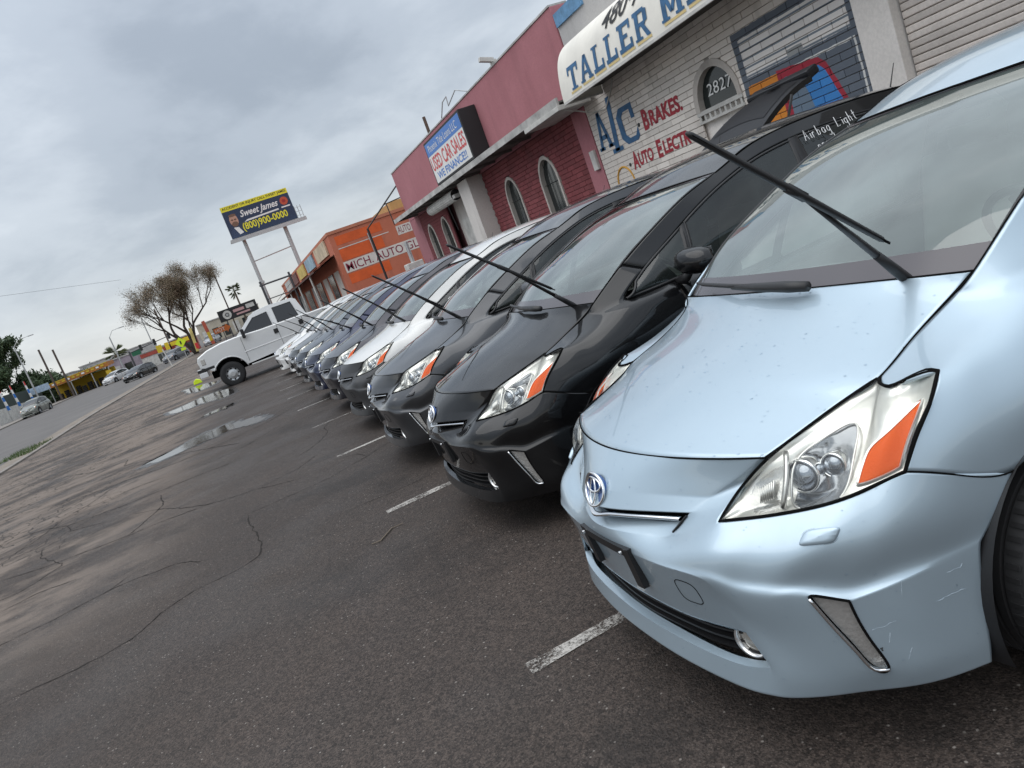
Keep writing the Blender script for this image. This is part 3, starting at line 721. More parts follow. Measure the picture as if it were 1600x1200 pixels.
    for sgn in (1, -1):
        m2 = MB(); c = Vector((.136, .474*sgn, .318)); ax = Vector((-.93, .30*sgn, .05)).normalized(); Mr = Matrix.Translation(c) @ ax.to_track_quat('Z', 'Y').to_matrix().to_4x4()
        t2 = MB(); t2.lathe([(.040, -.03), (.052, .004), (.050, .012), (.044, .010), (.041, -.004)], (0, 0, 0), 'Z', 30); m2.add([Mr @ Vector(p) for p in t2.v], t2.f)
        fo = cmb(m2, 'fog_lamp', M_SATIN, root, smooth=True)
        m2 = MB(); t2 = MB(); t2.lathe([(.042, -.006), (.034, 0), (.02, .004), (.001, .005)], (0, 0, 0), 'Z', 30); m2.add([Mr @ Vector(p) for p in t2.v], t2.f); cmb(m2, 'fog_lens', M_FOG, fo, smooth=True)
    # ---- washer cap, tow cover outline on the bumper skin
    def on_bumper(p, d=(1, -.3, 0)):
        h = BV.ray_cast(Vector(p)-Vector(d).normalized()*.5, Vector(d).normalized()); return h
    for sgn in (1, -1):
        c0 = Vector((.276, .700, .629)); h = BV.ray_cast(c0-Vector((.5, -.35, -.12)), Vector((.5, -.35, -.12)).normalized())
        if h[0]:
            nrm_ = h[1] if h[1].x < 0 else -h[1]; pc_ = h[0]; a1 = nrm_.cross(Vector((0, 0, 1))).normalized(); a2 = nrm_.cross(a1).normalized()
            if a2.z < 0: a2 = -a2
            if a1.y < 0: a1 = -a1
            rect = []
            for k in range(36):
                t = 2*math.pi*k/36; cx2 = math.copysign(abs(math.cos(t))**.45, math.cos(t)); sz = math.copysign(abs(math.sin(t))**.45, math.sin(t))
                rect.append((cx2*.043+sz*.012, sz*.019))
            def skin(a, b, out):
                p = pc_+a1*a+a2*b; hh = BV.ray_cast(p+nrm_*.05, -nrm_); q_ = hh[0] if hh[0] else p
                return q_+nrm_*out
            rows = [[skin(a*s, b*s, o_) for a, b in rect] for s, o_ in ((1.0, -.002), (.97, .004), (.88, .007), (.5, .0085), (.02, .009))]
            rows = [[(p.x, p.y*sgn, p.z) for p in r]+[(r[0].x, r[0].y*sgn, r[0].z)] for r in rows]
            m2 = MB(); m2.grid(rows); wc = cmb(m2, 'washer_cap', paint_mat, root, smooth=True)
            m2 = MB(); m2.tube([(p[0], p[1], p[2]) for p in rows[0][:-1]], .0022, 5, closed=True); cmb(m2, 'cap_gap', M_GAP, wc)
    tw = []
    for k in range(32):
        t = 2*math.pi*k/32; hh = BV.ray_cast(Vector((-.5, .369+.042*math.copysign(abs(math.cos(t))**.6, math.cos(t)), .469+.038*math.copysign(abs(math.sin(t))**.6, math.sin(t)))), Vector((1, 0, 0)))
        if hh[0]: tw.append(hh[0])
    m2 = MB(); m2.tube(tw, .0016, 5, closed=True); cmb(m2, 'tow_cover_gap', M_GAP, bumper)
    # ---- wipers: the driver's one swung out off the glass, the other at rest
    w = empty('wiper', parent=root)
    B_ = Vector((.923, .49, 1.055)); J = Vector((.577, .598, 1.376)); E1 = Vector((.301, .617, 1.612)); E2 = Vector((.796, .584, 1.191))
    m2 = MB(); m2.tube([B_+Vector((.02, 0, -.03)), B_, B_.lerp(J, .12), B_.lerp(J, .30)], [.018, .016, .015, .012], 8); m2.tube([B_.lerp(J, .28), B_.lerp(J, .65), J], [.011, .008, .006], 8)
    cmb(m2, 'wiper_arm', M_BLACK, w, smooth=True)
    m2 = MB(); m2.tube([E1, E1.lerp(E2, .02), E1.lerp(E2, .5), E1.lerp(E2, .98), E2], [.004, .008, .010, .008, .004], 8)
    nb = (B_-J).normalized(); 
    m2.box(E1.lerp(E2, .52), (.065, .015, .020), (E2-E1).normalized().to_track_quat('X', 'Z').to_matrix())
    cmb(m2, 'wiper_blade', M_BLACK, w, smooth=True)
    m2 = MB(); off = Vector((.010, .004, -.010)); m2.tube([E1+off, E1.lerp(E2, .5)+off, E2+off], .0035, 5); cmb(m2, 'blade_rubber', M_GAP, w)
    w2 = empty('wiper', parent=root)
    m2 = MB(); m2.tube([(.845, .20, 1.075), (.835, .12, 1.082), (.84, -.03, 1.088), (.862, -.20, 1.092)], [.017, .020, .016, .010], 8); cmb(m2, 'wiper_arm', M_BLACK, w2, smooth=True)
    m2 = MB(); m2.tube([(.845, -.02, 1.092), (.862, -.22, 1.098), (.915, -.45, 1.10), (.95, -.55, 1.10)], [.006, .009, .008, .005], 8); cmb(m2, 'wiper_blade', M_BLACK, w2, smooth=True)
    # ---- wheels
    for cxw in (.93, 3.71):
        for sgn in (1, -1):
            wl = empty('wheel', parent=root)
            c = (cxw, .785*sgn, .315)
            m2 = MB(); pr = [(.205, -.10), (.255, -.108), (.295, -.106), (.310, -.092), (.315, -.06)]
            for g in (-.055, -.02, .02, .055): pr += [(.315, g-.006), (.308, g-.004), (.308, g+.004), (.315, g+.006)]
            pr += [(.315, .06), (.310, .092), (.295, .106), (.255, .108), (.205, .10)]
            m2.lathe(pr, c, 'Y', 64); cmb(m2, 'tyre', M_RUBBER, wl, smooth=True, sharp=40)
            m2 = MB()
            for k in range(60):   # shoulder sipes
                a = 2*math.pi*k/60
                for yy in (-.082, .082): m2.box((c[0]+.3125*math.cos(a), c[1]+yy, c[2]+.3125*math.sin(a)), (.007, .034, .012), Matrix.Rotation(-a, 3, 'Y'))
            cmb(m2, 'tread_block', M_RUBBER, wl)['kind'] = 'stuff'
            m2 = MB(); s2 = sgn
            m2.lathe([(.212, -.10*s2), (.212, .088*s2), (.205, .092*s2), (.196, .086*s2), (.19, .05*s2), (.188, -.06*s2)], c, 'Y', 48)
            for k in range(10):
                a = 2*math.pi*k/10; b_ = a+.13*(1 if k % 2 else -1)
                m2.tube([(c[0]+.045*math.cos(a), c[1]+.070*s2, c[2]+.045*math.sin(a)), (c[0]+.12*math.cos((a+b_)/2), c[1]+.074*s2, c[2]+.12*math.sin((a+b_)/2)), (c[0]+.197*math.cos(b_), c[1]+.078*s2, c[2]+.197*math.sin(b_))], [.018, .013, .012], 6)
            m2.lathe([(.001, .082*s2), (.045, .080*s2), (.055, .066*s2), (.055, .03*s2)], c, 'Y', 24)
            cmb(m2, 'rim', M_RIM, wl, smooth=True, sharp=45)
            m2 = MB(); m2.lathe([(.001, .0), (.17, 0)], (c[0], c[1]+.01*sgn, c[2]), 'Y', 32); cmb(m2, 'brake_disc', M_BLACK, wl)
    # ---- underbody and cabin
    m2 = MB(); m2.box2((.22, -.60, .19), (4.45, .60, .30)); m2.box2((1.36, -.80, .19), (3.30, .80, .30)); cmb(m2, 'underbody', M_GAP, root)
    m2 = MB(); m2.box2((.35, -.50, .30), (.90, .50, .74)); cmb(m2, 'engine_bay', M_GAP, root)
    cab = empty('cabin', parent=root)
    m2 = MB(); m2.box2((1.10, -.78, .30), (4.40, .78, .42))
    m2.box2((1.0, -.77, .42), (1.06, .77, .90))
    for s in (1, -1): m2.box2((1.42, .800*s, .42), (3.2, .812*s, .96))
    m2.box2((4.28, -.6, .42), (4.34, .6, 1.0)); m2.box2((3.45, -.62, .42), (4.28, .62, .92))
    cmb(m2, 'cabin_tub', M_INT, cab)
    m2 = MB(); Pd = []
    for xx, zz, hw in ((1.03, 1.005, .58), (1.10, 1.030, .64), (1.25, 1.035, .72), (1.42, 1.0, .74), (1.50, .93, .74), (1.48, .75, .74)):
        Pd.append([(xx-.10*(1-f*f), hw*f, zz+(.02 if abs(f) < .35 and xx > 1.2 else 0)) for f in [-1+k/10 for k in range(21)]])
    m2.grid(Pd); cmb(m2, 'dashboard', M_DASH, cab, smooth=True)
    m2 = MB(); ax = Vector((.82, 0, .5)).normalized(); q_ = ax.to_track_quat('Z', 'Y').to_matrix()
    m2.tube([Vector((1.66, .37, .97))+q_ @ Vector((.185*math.cos(2*math.pi*k/28), .185*math.sin(2*math.pi*k/28), 0)) for k in range(28)], .015, 8, closed=True)
    m2.tube([(1.66, .37, .97), (1.50, .37, .90)], .04, 8); m2.box((1.66, .37, .97), (.05, .34, .05), q_); cmb(m2, 'steering_wheel', M_BLACK, cab, smooth=True)
    for sx, ys in ((2.05, (.37, -.37)), (2.95, (.42, 0, -.42))):
        for y in ys:
            s_ = empty('seat', parent=cab) if False else None
            m2 = MB(); m2.box((sx-.10, y, .62), (.52, .46 if sx < 2.5 else .41, .20)); m2.box((sx+.22, y, .92), (.14, .46 if sx < 2.5 else .41, .62), Matrix.Rotation(R_(16), 3, 'Y')); m2.box((sx+.33, y, 1.29), (.09, .24, .17), Matrix.Rotation(R_(10), 3, 'Y'))
            cmb(m2, 'seat', M_SEAT, cab, smooth=True, bevel=.035, sharp=60)
    m2 = MB(); m2.box((1.85, .0, 1.375), (.03, .22, .055)); m2.tube([(1.86, 0, 1.40), (1.885, 0, 1.452)], .010, 6); cmb(m2, 'rear_view_mirror', M_BLACK, cab, bevel=.01)
    # headliner
    m2 = MB(); m2.grid([[(x-.03*(1-f*f), .60*f, z-.035-(.03*f*f)) for f in [-1+k/6 for k in range(13)]] for x, z in ((2.02, 1.49), (2.4, 1.57), (3.0, 1.60), (3.7, 1.57), (4.25, 1.48))]); cmb(m2, 'headliner', M_SEAT, cab, smooth=True)
    return root, HB, BV

def all_children(o):
    out = []
    for c in o.children: out.append(c); out += all_children(c)
    return out
def copy_tree(o, parent=None, swap=None):
    c = o.copy(); link(c); c.parent = parent
    if swap and c.type == 'MESH':
        for sl in c.material_slots:
            if sl.material in swap: new = swap[sl.material]; sl.link = 'OBJECT'; sl.material = new
    for ch in list(o.children): copy_tree(ch, c, swap)
    return c
# ---------------------------------------------------------------- terrain
def gz(x, y):
    t = max(0.0, y-22.0); return .0235*t*t/(t+14.0)
def N_(t, typ, **k):
    n = t.nodes.new(typ)
    for a, b in k.items(): setattr(n, a, b)
    return n
def mnode(t, op, a, b=None, clamp=False):
    n = t.nodes.new('ShaderNodeMath'); n.operation = op; n.use_clamp = clamp
    for i, x in enumerate((a, b)):
        if x is None: continue
        if isinstance(x, (int, float)): n.inputs[i].default_value = x
        else: t.links.new(x, n.inputs[i])
    return n.outputs[0]
def mrange(t, v, a, b, c=0.0, d=1.0):
    n = t.nodes.new('ShaderNodeMapRange'); n.interpolation_type = 'SMOOTHSTEP'
    n.inputs['From Min'].default_value = a; n.inputs['From Max'].default_value = b; n.inputs['To Min'].default_value = c; n.inputs['To Max'].default_value = d
    t.links.new(v, n.inputs['Value']); return n.outputs[0]
def mixc(t, f, a, b, blend='MIX'):
    n = t.nodes.new('ShaderNodeMixRGB'); n.blend_type = blend
    for i, x in enumerate((f, a, b)):
        if isinstance(x, (int, float)): n.inputs[i].default_value = x
        elif isinstance(x, tuple): n.inputs[i].default_value = (*x, 1)
        else: t.links.new(x, n.inputs[i])
    return n.outputs[0]
def tnoise(t, vec, scale, detail=4, rough=.55, loc=(0, 0, 0), sc=(1, 1, 1), rot=0.0, dist=0.0):
    mp = t.nodes.new('ShaderNodeMapping'); mp.inputs['Location'].default_value = loc; mp.inputs['Scale'].default_value = sc; mp.inputs['Rotation'].default_value = (0, 0, rot)
    t.links.new(vec, mp.inputs[0]); n = t.nodes.new('ShaderNodeTexNoise'); n.inputs['Scale'].default_value = scale; n.inputs['Detail'].default_value = detail; n.inputs['Roughness'].default_value = rough; n.inputs['Distortion'].default_value = dist
    t.links.new(mp.outputs[0], n.inputs['Vector']); return n.outputs['Fac']
def asphalt_mat():
    m = new_mat('wet_asphalt'); t = m.node_tree; b = bsdf(m)
    g = N_(t, 'ShaderNodeNewGeometry'); pos = g.outputs['Position']
    sp = N_(t, 'ShaderNodeSeparateXYZ'); t.links.new(pos, sp.inputs[0])
    vo = N_(t, 'ShaderNodeTexVoronoi'); vo.inputs['Scale'].default_value = 125; t.links.new(pos, vo.inputs['Vector'])
    vo2 = N_(t, 'ShaderNodeTexVoronoi'); vo2.inputs['Scale'].default_value = 62; t.links.new(pos, vo2.inputs['Vector'])
    gr = tnoise(t, pos, 260, 3, .7)
    wear = tnoise(t, pos, .62, 7, .66, (3, 1, 0), (.75, 1, 1), R_(-8)); blot = tnoise(t, pos, .22, 4, .5, (9, 4, 0)); mid = tnoise(t, pos, 2.2, 5, .6)
    base = mixc(t, mrange(t, blot, .35, .65), (.046, .0345, .0285), (.066, .050, .041))
    base = mixc(t, mrange(t, mid, .3, .7, 0, .6), base, (.054, .0435, .038))
    # every stone its own tone, in two sizes
    v3 = N_(t, 'ShaderNodeTexVoronoi'); v3.inputs['Scale'].default_value = 135; t.links.new(pos, v3.inputs['Vector']); s3 = N_(t, 'ShaderNodeSeparateColor'); t.links.new(v3.outputs['Color'], s3.inputs[0])
    v4 = N_(t, 'ShaderNodeTexVoronoi'); v4.inputs['Scale'].default_value = 64; t.links.new(pos, v4.inputs['Vector']); s4 = N_(t, 'ShaderNodeSeparateColor'); t.links.new(v4.outputs['Color'], s4.inputs[0])
    tone = mnode(t, 'MULTIPLY', mrange(t, s3.outputs[0], 0, 1, .55, 1.5), mrange(t, s4.outputs[1], 0, 1, .8, 1.22))
    vm = N_(t, 'ShaderNodeVectorMath', operation='SCALE'); t.links.new(base, vm.inputs[0]); t.links.new(tone, vm.inputs['Scale']); base = vm.outputs[0]
    # stones: a few pale chips, many grey ones
    sc = N_(t, 'ShaderNodeSeparateColor'); t.links.new(vo.outputs['Color'], sc.inputs[0])
    chips = mnode(t, 'MULTIPLY', mnode(t, 'GREATER_THAN', sc.outputs[0], .72), mrange(t, vo.outputs['Distance'], .18, .42, 1, 0))
    base = mixc(t, mnode(t, 'MULTIPLY', chips, .5), base, (.21, .175, .15))
    sc2 = N_(t, 'ShaderNodeSeparateColor'); t.links.new(vo2.outputs['Color'], sc2.inputs[0])
    rare = mnode(t, 'MULTIPLY', mnode(t, 'GREATER_THAN', sc2.outputs[1], .955), mrange(t, vo2.outputs['Distance'], .15, .36, 1, 0))
    base = mixc(t, mnode(t, 'MULTIPLY', rare, .75), base, (.42, .38, .34))
    base = mixc(t, mrange(t, gr, .35, .75, .45, 0), base, (.012, .011, .011))
    oil = mrange(t, tnoise(t, pos, .75, 5, .6, (12, 3, 0)), .56, .66); base = mixc(t, mnode(t, 'MULTIPLY', oil, .45), base, (.014, .012, .011))
    # drier, paler worn strips towards the street side
    side = mrange(t, sp.outputs[0], -.6, -2.6)
    far = mrange(t, sp.outputs[1], 4.8, 7.5)
    fine_w = tnoise(t, pos, 3.2, 6, .65, (1, 1, 0), (.5, 1, 1)); wsum = mnode(t, 'ADD', mnode(t, 'MULTIPLY', wear, .72), mnode(t, 'MULTIPLY', fine_w, .28))
    dry = mnode(t, 'MULTIPLY', mnode(t, 'MULTIPLY', mrange(t, wsum, .41, .56), side), far, True)
    base = mixc(t, mnode(t, 'MULTIPLY', dry, .85), base, mixc(t, gr, (.165, .134, .112), (.225, .186, .158)))
    # alligator cracking
    vc = N_(t, 'ShaderNodeTexVoronoi', feature='DISTANCE_TO_EDGE'); vc.inputs['Scale'].default_value = 3.4
    wv = N_(t, 'ShaderNodeVectorMath', operation='ADD'); nz = N_(t, 'ShaderNodeTexNoise'); nz.inputs['Scale'].default_value = 3.0; t.links.new(pos, nz.inputs['Vector'])
    sv = N_(t, 'ShaderNodeVectorMath', operation='SCALE'); sv.inputs['Scale'].default_value = .35; t.links.new(nz.outputs['Color'], sv.inputs[0]); t.links.new(pos, wv.inputs[0]); t.links.new(sv.outputs[0], wv.inputs[1]); t.links.new(wv.outputs[0], vc.inputs['Vector'])
    area = mnode(t, 'MULTIPLY', mrange(t, sp.outputs[0], -1.6, -3.4), mnode(t, 'MULTIPLY', mrange(t, sp.outputs[1], 7.5, 10), mrange(t, tnoise(t, pos, .35, 3, .5, (2, 7, 0)), .38, .50)))
    crk = mnode(t, 'MULTIPLY', mrange(t, vc.outputs['Distance'], .010, .045, 1, 0), area, True)
    base = mixc(t, mnode(t, 'MULTIPLY', crk, .8), base, (.018, .016, .015))
    t.links.new(base, b.inputs['Base Color'])
    # damp sheen varies
    wet = mrange(t, tnoise(t, pos, .8, 5, .55, (5, 11, 0)), .42, .62)
    ro = mnode(t, 'ADD', mnode(t, 'SUBTRACT', .74, mnode(t, 'MULTIPLY', wet, .14)), mnode(t, 'MULTIPLY', dry, .28), True)
    t.links.new(ro, b.inputs['Roughness']); b.inputs['Specular IOR Level'].default_value = .30
    hgt = mnode(t, 'ADD', mnode(t, 'MULTIPLY', vo.outputs['Distance'], -.6), mnode(t, 'ADD', mnode(t, 'MULTIPLY', gr, .5), mnode(t, 'MULTIPLY', crk, -2.5)))
    bp = N_(t, 'ShaderNodeBump'); bp.inputs['Strength'].default_value = .8; bp.inputs['Distance'].default_value = .006
    t.links.new(hgt, bp.inputs['Height']); t.links.new(bp.outputs[0], b.inputs['Normal'])
    return m
M_ASPH = asphalt_mat()
ys = [-60, -20, -5, 0, 5, 10, 15, 20]+[20+2*k for k in range(1, 31)]+[90, 100, 120, 150, 200, 300, 500, 900, 1600]
xs = [-900, -300, -100, -50, -30, -20, -15, -10, -5, 0, 5, 10, 20, 50, 150, 400, 900]
mb = MB(); mb.grid([[(x, y, gz(x, y)) for x in xs] for y in ys]); gnd = mb.build('ground', M_ASPH, smooth=True)
gnd['kind'] = 'structure'
def drape(name, pts, mat, lift=.004, kind='structure', n=1):
    """flat sheet from an outline laid on the ground"""
    mb = MB(); mb.add([(x, y, gz(x, y)+lift) for x, y in pts], [tuple(range(len(pts)))]); o = mb.build(name, mat)
    if o.data.polygons[0].normal.z < 0: o.data.flip_normals()
    if kind: o['kind'] = kind
    return o
# street, verge and kerb on the left
M_ROAD = simple('road_asphalt', (.10, .091, .085), .7, noise=.25, nscale=.35, bump=.2, bscale=120)
M_CONC = simple('kerb_concrete', (.21, .19, .17), .85, noise=.3, nscale=1.5)
M_DIRT = simple('verge_dirt', (.20, .17, .14), .95, noise=.35, nscale=1.2)
def strip(name, x0f, x1f, y0, y1, mat, lift, kind='structure', step=4.0):
    mb = MB(); k = int((y1-y0)/step)+1; rows = []
    for i in range(k+1):
        y = y0+(y1-y0)*i/k; rows.append([(x0f(y), y, gz(0, y)+lift), (x1f(y), y, gz(0, y)+lift)])
    mb.grid(rows, flip=True); o = mb.build(name, mat); o['kind'] = kind; return o
kx = lambda y: -8.55+max(0, (y-48))*.055
strip('road', lambda y: kx(y)-17.5, lambda y: kx(y)-1.3, -20, 260, M_ROAD, .006)
strip('verge', lambda y: kx(y)-1.3, lambda y: kx(y)-.32, -20, 150, M_DIRT, .010)
def kerb_strip(name, off, w, hgt):
    mb = MB(); rows = []
    for i in range(60):
        y = -10+i*2.2; x = kx(y)+off; z = gz(0, y); rows.append([(x-w/2, y, z), (x-w/2, y, z+hgt), (x+w/2, y, z+hgt), (x+w/2, y, z)])
    mb.grid(rows); o = mb.build(name, M_CONC); o['kind'] = 'structure'; return o
kerb_strip('kerb', -.16, .26, .06); kerb_strip('kerb', -17.6, .28, .12)
strip('pavement', lambda y: kx(y)-21, lambda y: kx(y)-17.7, 20, 220, M_CONC, .09)
# grass tufts on the verge
M_GRASS = simple('grass', (.06, .105, .022), .8, noise=.4, nscale=3)
mb = MB()
for k in range(700):
    y = random.uniform(35.5, 39.5); x = kx(y)-random.uniform(.4, 1.8); z = gz(0, y)+.01; a = random.uniform(0, 6.28); hh = random.uniform(.06, .18); w = .012
    dx, dy = math.cos(a)*w, math.sin(a)*w; lx, ly = random.uniform(-.07, .07), random.uniform(-.07, .07)
    mb.add([(x-dx, y-dy, z), (x+dx, y+dy, z), (x+lx, y+ly, z+hh)], [(0, 1, 2)])
tag(mb.build('grass', M_GRASS), 'small patch of green grass on the verge at the left edge', 'grass', kind='stuff')
# painted bay lines
def line_mat():
    m = new_mat('worn_white_paint'); t = m.node_tree; b = bsdf(m); out = t.nodes['Material Output']
    g = N_(t, 'ShaderNodeNewGeometry'); pos = g.outputs['Position']
    w = tnoise(t, pos, 85, 4, .75); w2 = tnoise(t, pos, 5, 4, .6)
    f = mrange(t, mnode(t, 'ADD', mnode(t, 'MULTIPLY', w, .7), mnode(t, 'MULTIPLY', w2, .45)), .48, .68)
    b.inputs['Base Color'].default_value = (.42, .40, .37, 1); b.inputs['Roughness'].default_value = .7
    tr = N_(t, 'ShaderNodeBsdfTransparent'); mx = N_(t, 'ShaderNodeMixShader')
    t.links.new(f, mx.inputs[0]); t.links.new(tr.outputs[0], mx.inputs[1]); t.links.new(b.outputs[0], mx.inputs[2]); t.links.new(mx.outputs[0], out.inputs['Surface']); return m
M_LINE = line_mat()
def bay_line(x0, x1, y, w=.085):
    n = 26; L = []; Rr = []
    for i in range(n+1):
        x = x0+(x1-x0)*i/n; a = w/2*(1+random.uniform(-.18, .18)); L.append((x, y+a)); Rr.append((x, y-a))
    return drape('parking_line', L+Rr[::-1], M_LINE, .0045)
for k in range(10): bay_line(.494+random.uniform(-.02, .02), 5.6, 2.6194+2.819*k)
for (xa, xb, y) in ((-5.2, -3.2, 47), (-4.4, -2.2, 50.5), (-4.2, -1.8, 54), (-4.6, -2.0, 60), (-3.0, -1.4, 44)): bay_line(xa, xb, y, .16)
# cracks: recessed-looking dark seams that follow the breaks seen in the lot
M_CRACK = simple('crack_dark', (.020, .017, .015), .9, spec=.2)
def crack(pts, w=.012, name='crack'):
    P = []
    for (a, b) in zip(pts, pts[1:]):
        L = math.hypot(b[0]-a[0], b[1]-a[1]); n = max(3, int(L/.045))
        for i in range(n):
            t = i/n; P.append((a[0]+(b[0]-a[0])*t, a[1]+(b[1]-a[1])*t))
    P.append(pts[-1]); Q = []; jx = jy = 0
    for p in P:
        jx = jx*.82+random.gauss(0, .007); jy = jy*.82+random.gauss(0, .007); Q.append(Vector((p[0]+jx, p[1]+jy, 0)))
    rows = []
    for i, p in enumerate(Q):
        t = (Q[min(i+1, len(Q)-1)]-Q[max(i-1, 0)]); t = t.normalized() if t.length > 1e-6 else Vector((1, 0, 0)); nrm_ = Vector((-t.y, t.x, 0)); ww = w*random.uniform(.35, 1.3)*min(1, i/4+.2, (len(Q)-1-i)/4+.2)/2
        z = gz(p.x, p.y)+.003; rows.append([(p.x-nrm_.x*ww, p.y-nrm_.y*ww, z), (p.x+nrm_.x*ww, p.y+nrm_.y*ww, z)])
    mb = MB(); mb.grid(rows); o = mb.build(name, M_CRACK); o['kind'] = 'structure'; return o
crack([(-2.07,5.2),(-1.72,5.2),(-1.47,5.22),(-1.33,5.29),(-1.16,5.55),(-.95,5.69),(-.74,5.73),(-.56,5.78),(-.46,5.85),(-.42,6.15),(-.49,6.7),(-.51,7.34)], .011)
crack([(-2.9,5.35),(-2.5,5.25),(-2.07,5.2)], .012)
crack([(-3.21,9.45),(-2.76,9.2),(-2.35,9.07),(-1.8,8.9),(-1.39,8.87),(-.83,8.7)], .014)
crack([(-3.58,10.83),(-3.32,11.27),(-3.13,12.36),(-2.87,12.8),(-2.66,13.68)], .016)
crack([(-2.78,7.84),(-2.48,7.96),(-2.12,7.85)], .016); crack([(.28,5.93),(.77,5.89),(1.05,5.9)], .007); crack([(-1.8,8.9),(-1.5,9.9),(-1.62,10.8)], .014); crack([(-3.13,12.36),(-2.2,12.6),(-1.7,12.4)], .016); crack([(-5.5,16.2),(-4.4,16.6),(-3.4,16.4)], .03); crack([(-6.5,21),(-5,20.6),(-3.8,21.4)], .035)
for (x0, y0, n_, sp_, w_) in ((-2.6, 6.6, 4, .5, .010), (-3.3, 8.4, 5, .55, .012), (-1.9, 10.2, 5, .6, .013), (-3.8, 14.5, 6, .8, .02), (-2.9, 17.5, 6, .9, .02), (-4.6, 19.5, 6, 1.0, .025), (-1.4, 12.0, 4, .5, .012), (.1, 9.3, 4, .5, .009), (-.6, 7.4, 5, .45, .008), (-4.9, 12.8, 6, .8, .02), (-2.3, 22.5, 6, 1.1, .026), (-5.2, 25, 6, 1.3, .03)):
    a = random.uniform(-.5, .5); P = [(x0, y0)]
    for k in range(n_): a += random.gauss(0, .45); P.append((P[-1][0]+math.cos(a)*sp_, P[-1][1]+math.sin(a)*sp_))
    crack(P, w_)
    j = random.randrange(1, n_); b_ = a+random.choice((-1.1, 1.1)); crack([P[j], (P[j][0]+math.cos(b_)*sp_*.8, P[j][1]+math.sin(b_)*sp_*.8), (P[j][0]+math.cos(b_+.3)*sp_*1.5, P[j][1]+math.sin(b_+.3)*sp_*1.5)], w_*.7)
# a stick on the asphalt
mb = MB(); mb.tube([(.27,4.89,.006),(.33,4.87,.008),(.44,5.02,.007),(.52,5.01,.006)], [.003,.005,.004,.002], 6)
tag(mb.build('twig', simple('twig_bark', (.16,.13,.10), .9)), 'thin dry twig lying on the asphalt in front of the black car', 'twig')
# puddles
def water_mat():
    m = new_mat('puddle_water'); b = bsdf(m); t = m.node_tree; b.inputs['Base Color'].default_value = (.022, .019, .017, 1); b.inputs['Roughness'].default_value = .06; b.inputs['Specular IOR Level'].default_value = .5; b.inputs['Coat Weight'].default_value = .0; b.inputs['Coat Roughness'].default_value = .02
    g = N_(t, 'ShaderNodeNewGeometry'); n = tnoise(t, g.outputs['Position'], 9, 2, .5); bp = N_(t, 'ShaderNodeBump'); bp.inputs['Strength'].default_value = .06; bp.inputs['Distance'].default_value = .01
    t.links.new(n, bp.inputs['Height']); t.links.new(bp.outputs[0], b.inputs['Normal']); return m
M_WATER = water_mat(); M_DAMP = simple('damp_asphalt', (.026, .020, .017), .34, noise=.35, nscale=6, bump=.5, bscale=120)
def puddle(pts):
    c = cat([(x, y, 0) for x, y in pts+pts[:1]], 140)[:-1]
    j = 0.0; out = []
    for k, p in enumerate(c):
        j = .6*j+random.gauss(0, .05); out.append((p.x+j*.6, p.y+j))
    cx0 = sum(p[0] for p in out)/len(out); cy0 = sum(p[1] for p in out)/len(out)
    drape('damp_margin', [(cx0+(x-cx0)*1.14+random.gauss(0, .03), cy0+(y-cy0)*1.22+random.gauss(0, .05)) for x, y in out], M_DAMP, .0035)
    return drape('puddle', out, M_WATER, .0065)
puddle([(-2.3,15.2),(-1.8,15.75),(-1.28,16.6),(-.75,16.5),(-.25,15.7),(-.05,14.8),(-.3,14.6),(-.63,15.1),(-.96,15.15),(-1.46,14.9),(-1.85,14.75)])
puddle([(-2.97,28.2),(-2.4,28.6),(-1.73,29.3),(-.98,28.7),(-.63,25.8),(-1.17,25.3),(-1.75,26.2),(-2.52,26.5)])
puddle([(-2.99,38.4),(-1.96,37),(-1.32,35.4),(-1.85,33.5),(-2.5,34.5)])
puddle([(-1.5,21.2),(-1.2,21.6),(-.7,21.4),(-.8,20.9),(-1.2,20.8)])

# ---------------------------------------------------------------- text
def text_obj(s, name, M, height, mat, parent, width=None, depth=.004, bold=0.0, shear=0.0, space=1.0):
    """flat lettering: M places local x (reading direction), y (up), z (towards the reader); origin at the lower left"""
    cu = bpy.data.curves.new('txt', 'FONT'); cu.body = s; cu.size = 1.0; cu.extrude = 0; cu.offset = bold; cu.shear = shear; cu.space_character = space; cu.resolution_u = 3
    o = bpy.data.objects.new('txt', cu); link(o); dg = bpy.context.evaluated_depsgraph_get(); dg.update()
    me = bpy.data.meshes.new_from_object(o.evaluated_get(dg)); bpy.data.objects.remove(o)
    n = len(me.vertices); co = np.empty(n*3); me.vertices.foreach_get('co', co); co = co.reshape(-1, 3)
    mn, mx = co.min(0), co.max(0); hh = .70 if not any(c in s for c in 'gjpqy(),') else None
    sy = height/(mx[1]-mn[1]); sx = (width/(mx[0]-mn[0])) if width else sy
    co = (co-[mn[0], mn[1], 0])*[sx, sy, 1]; faces = [tuple(p.vertices) for p in me.polygons]; bpy.data.meshes.remove(me)
    V = [M @ Vector((a, b, depth)) for a, b, _ in co]
    ob = mesh_obj(name, V, faces, mat, parent)
    return ob
def frame_wall(y, z, x):            # on a wall that faces the lot (towards -X): reads along -Y
    return Matrix(((0, 0, -1, x), (-1, 0, 0, y), (0, 1, 0, z), (0, 0, 0, 1)))
def frame_front(x, z, y):           # on a wall that faces the camera (towards -Y): reads along +X
    return Matrix(((1, 0, 0, x), (0, 0, -1, y), (0, 1, 0, z), (0, 0, 0, 1)))
def quad_sheet(name, M, w, hgt, mat, parent, depth=.003, x=0, y=0, th=0.0):
    mb = MB(); P = [(x, y), (x+w, y), (x+w, y+hgt), (x, y+hgt)]
    mb.add([M @ Vector((a, b, depth)) for a, b in P], [(0, 1, 2, 3)]); return mb.build(name, mat, parent)
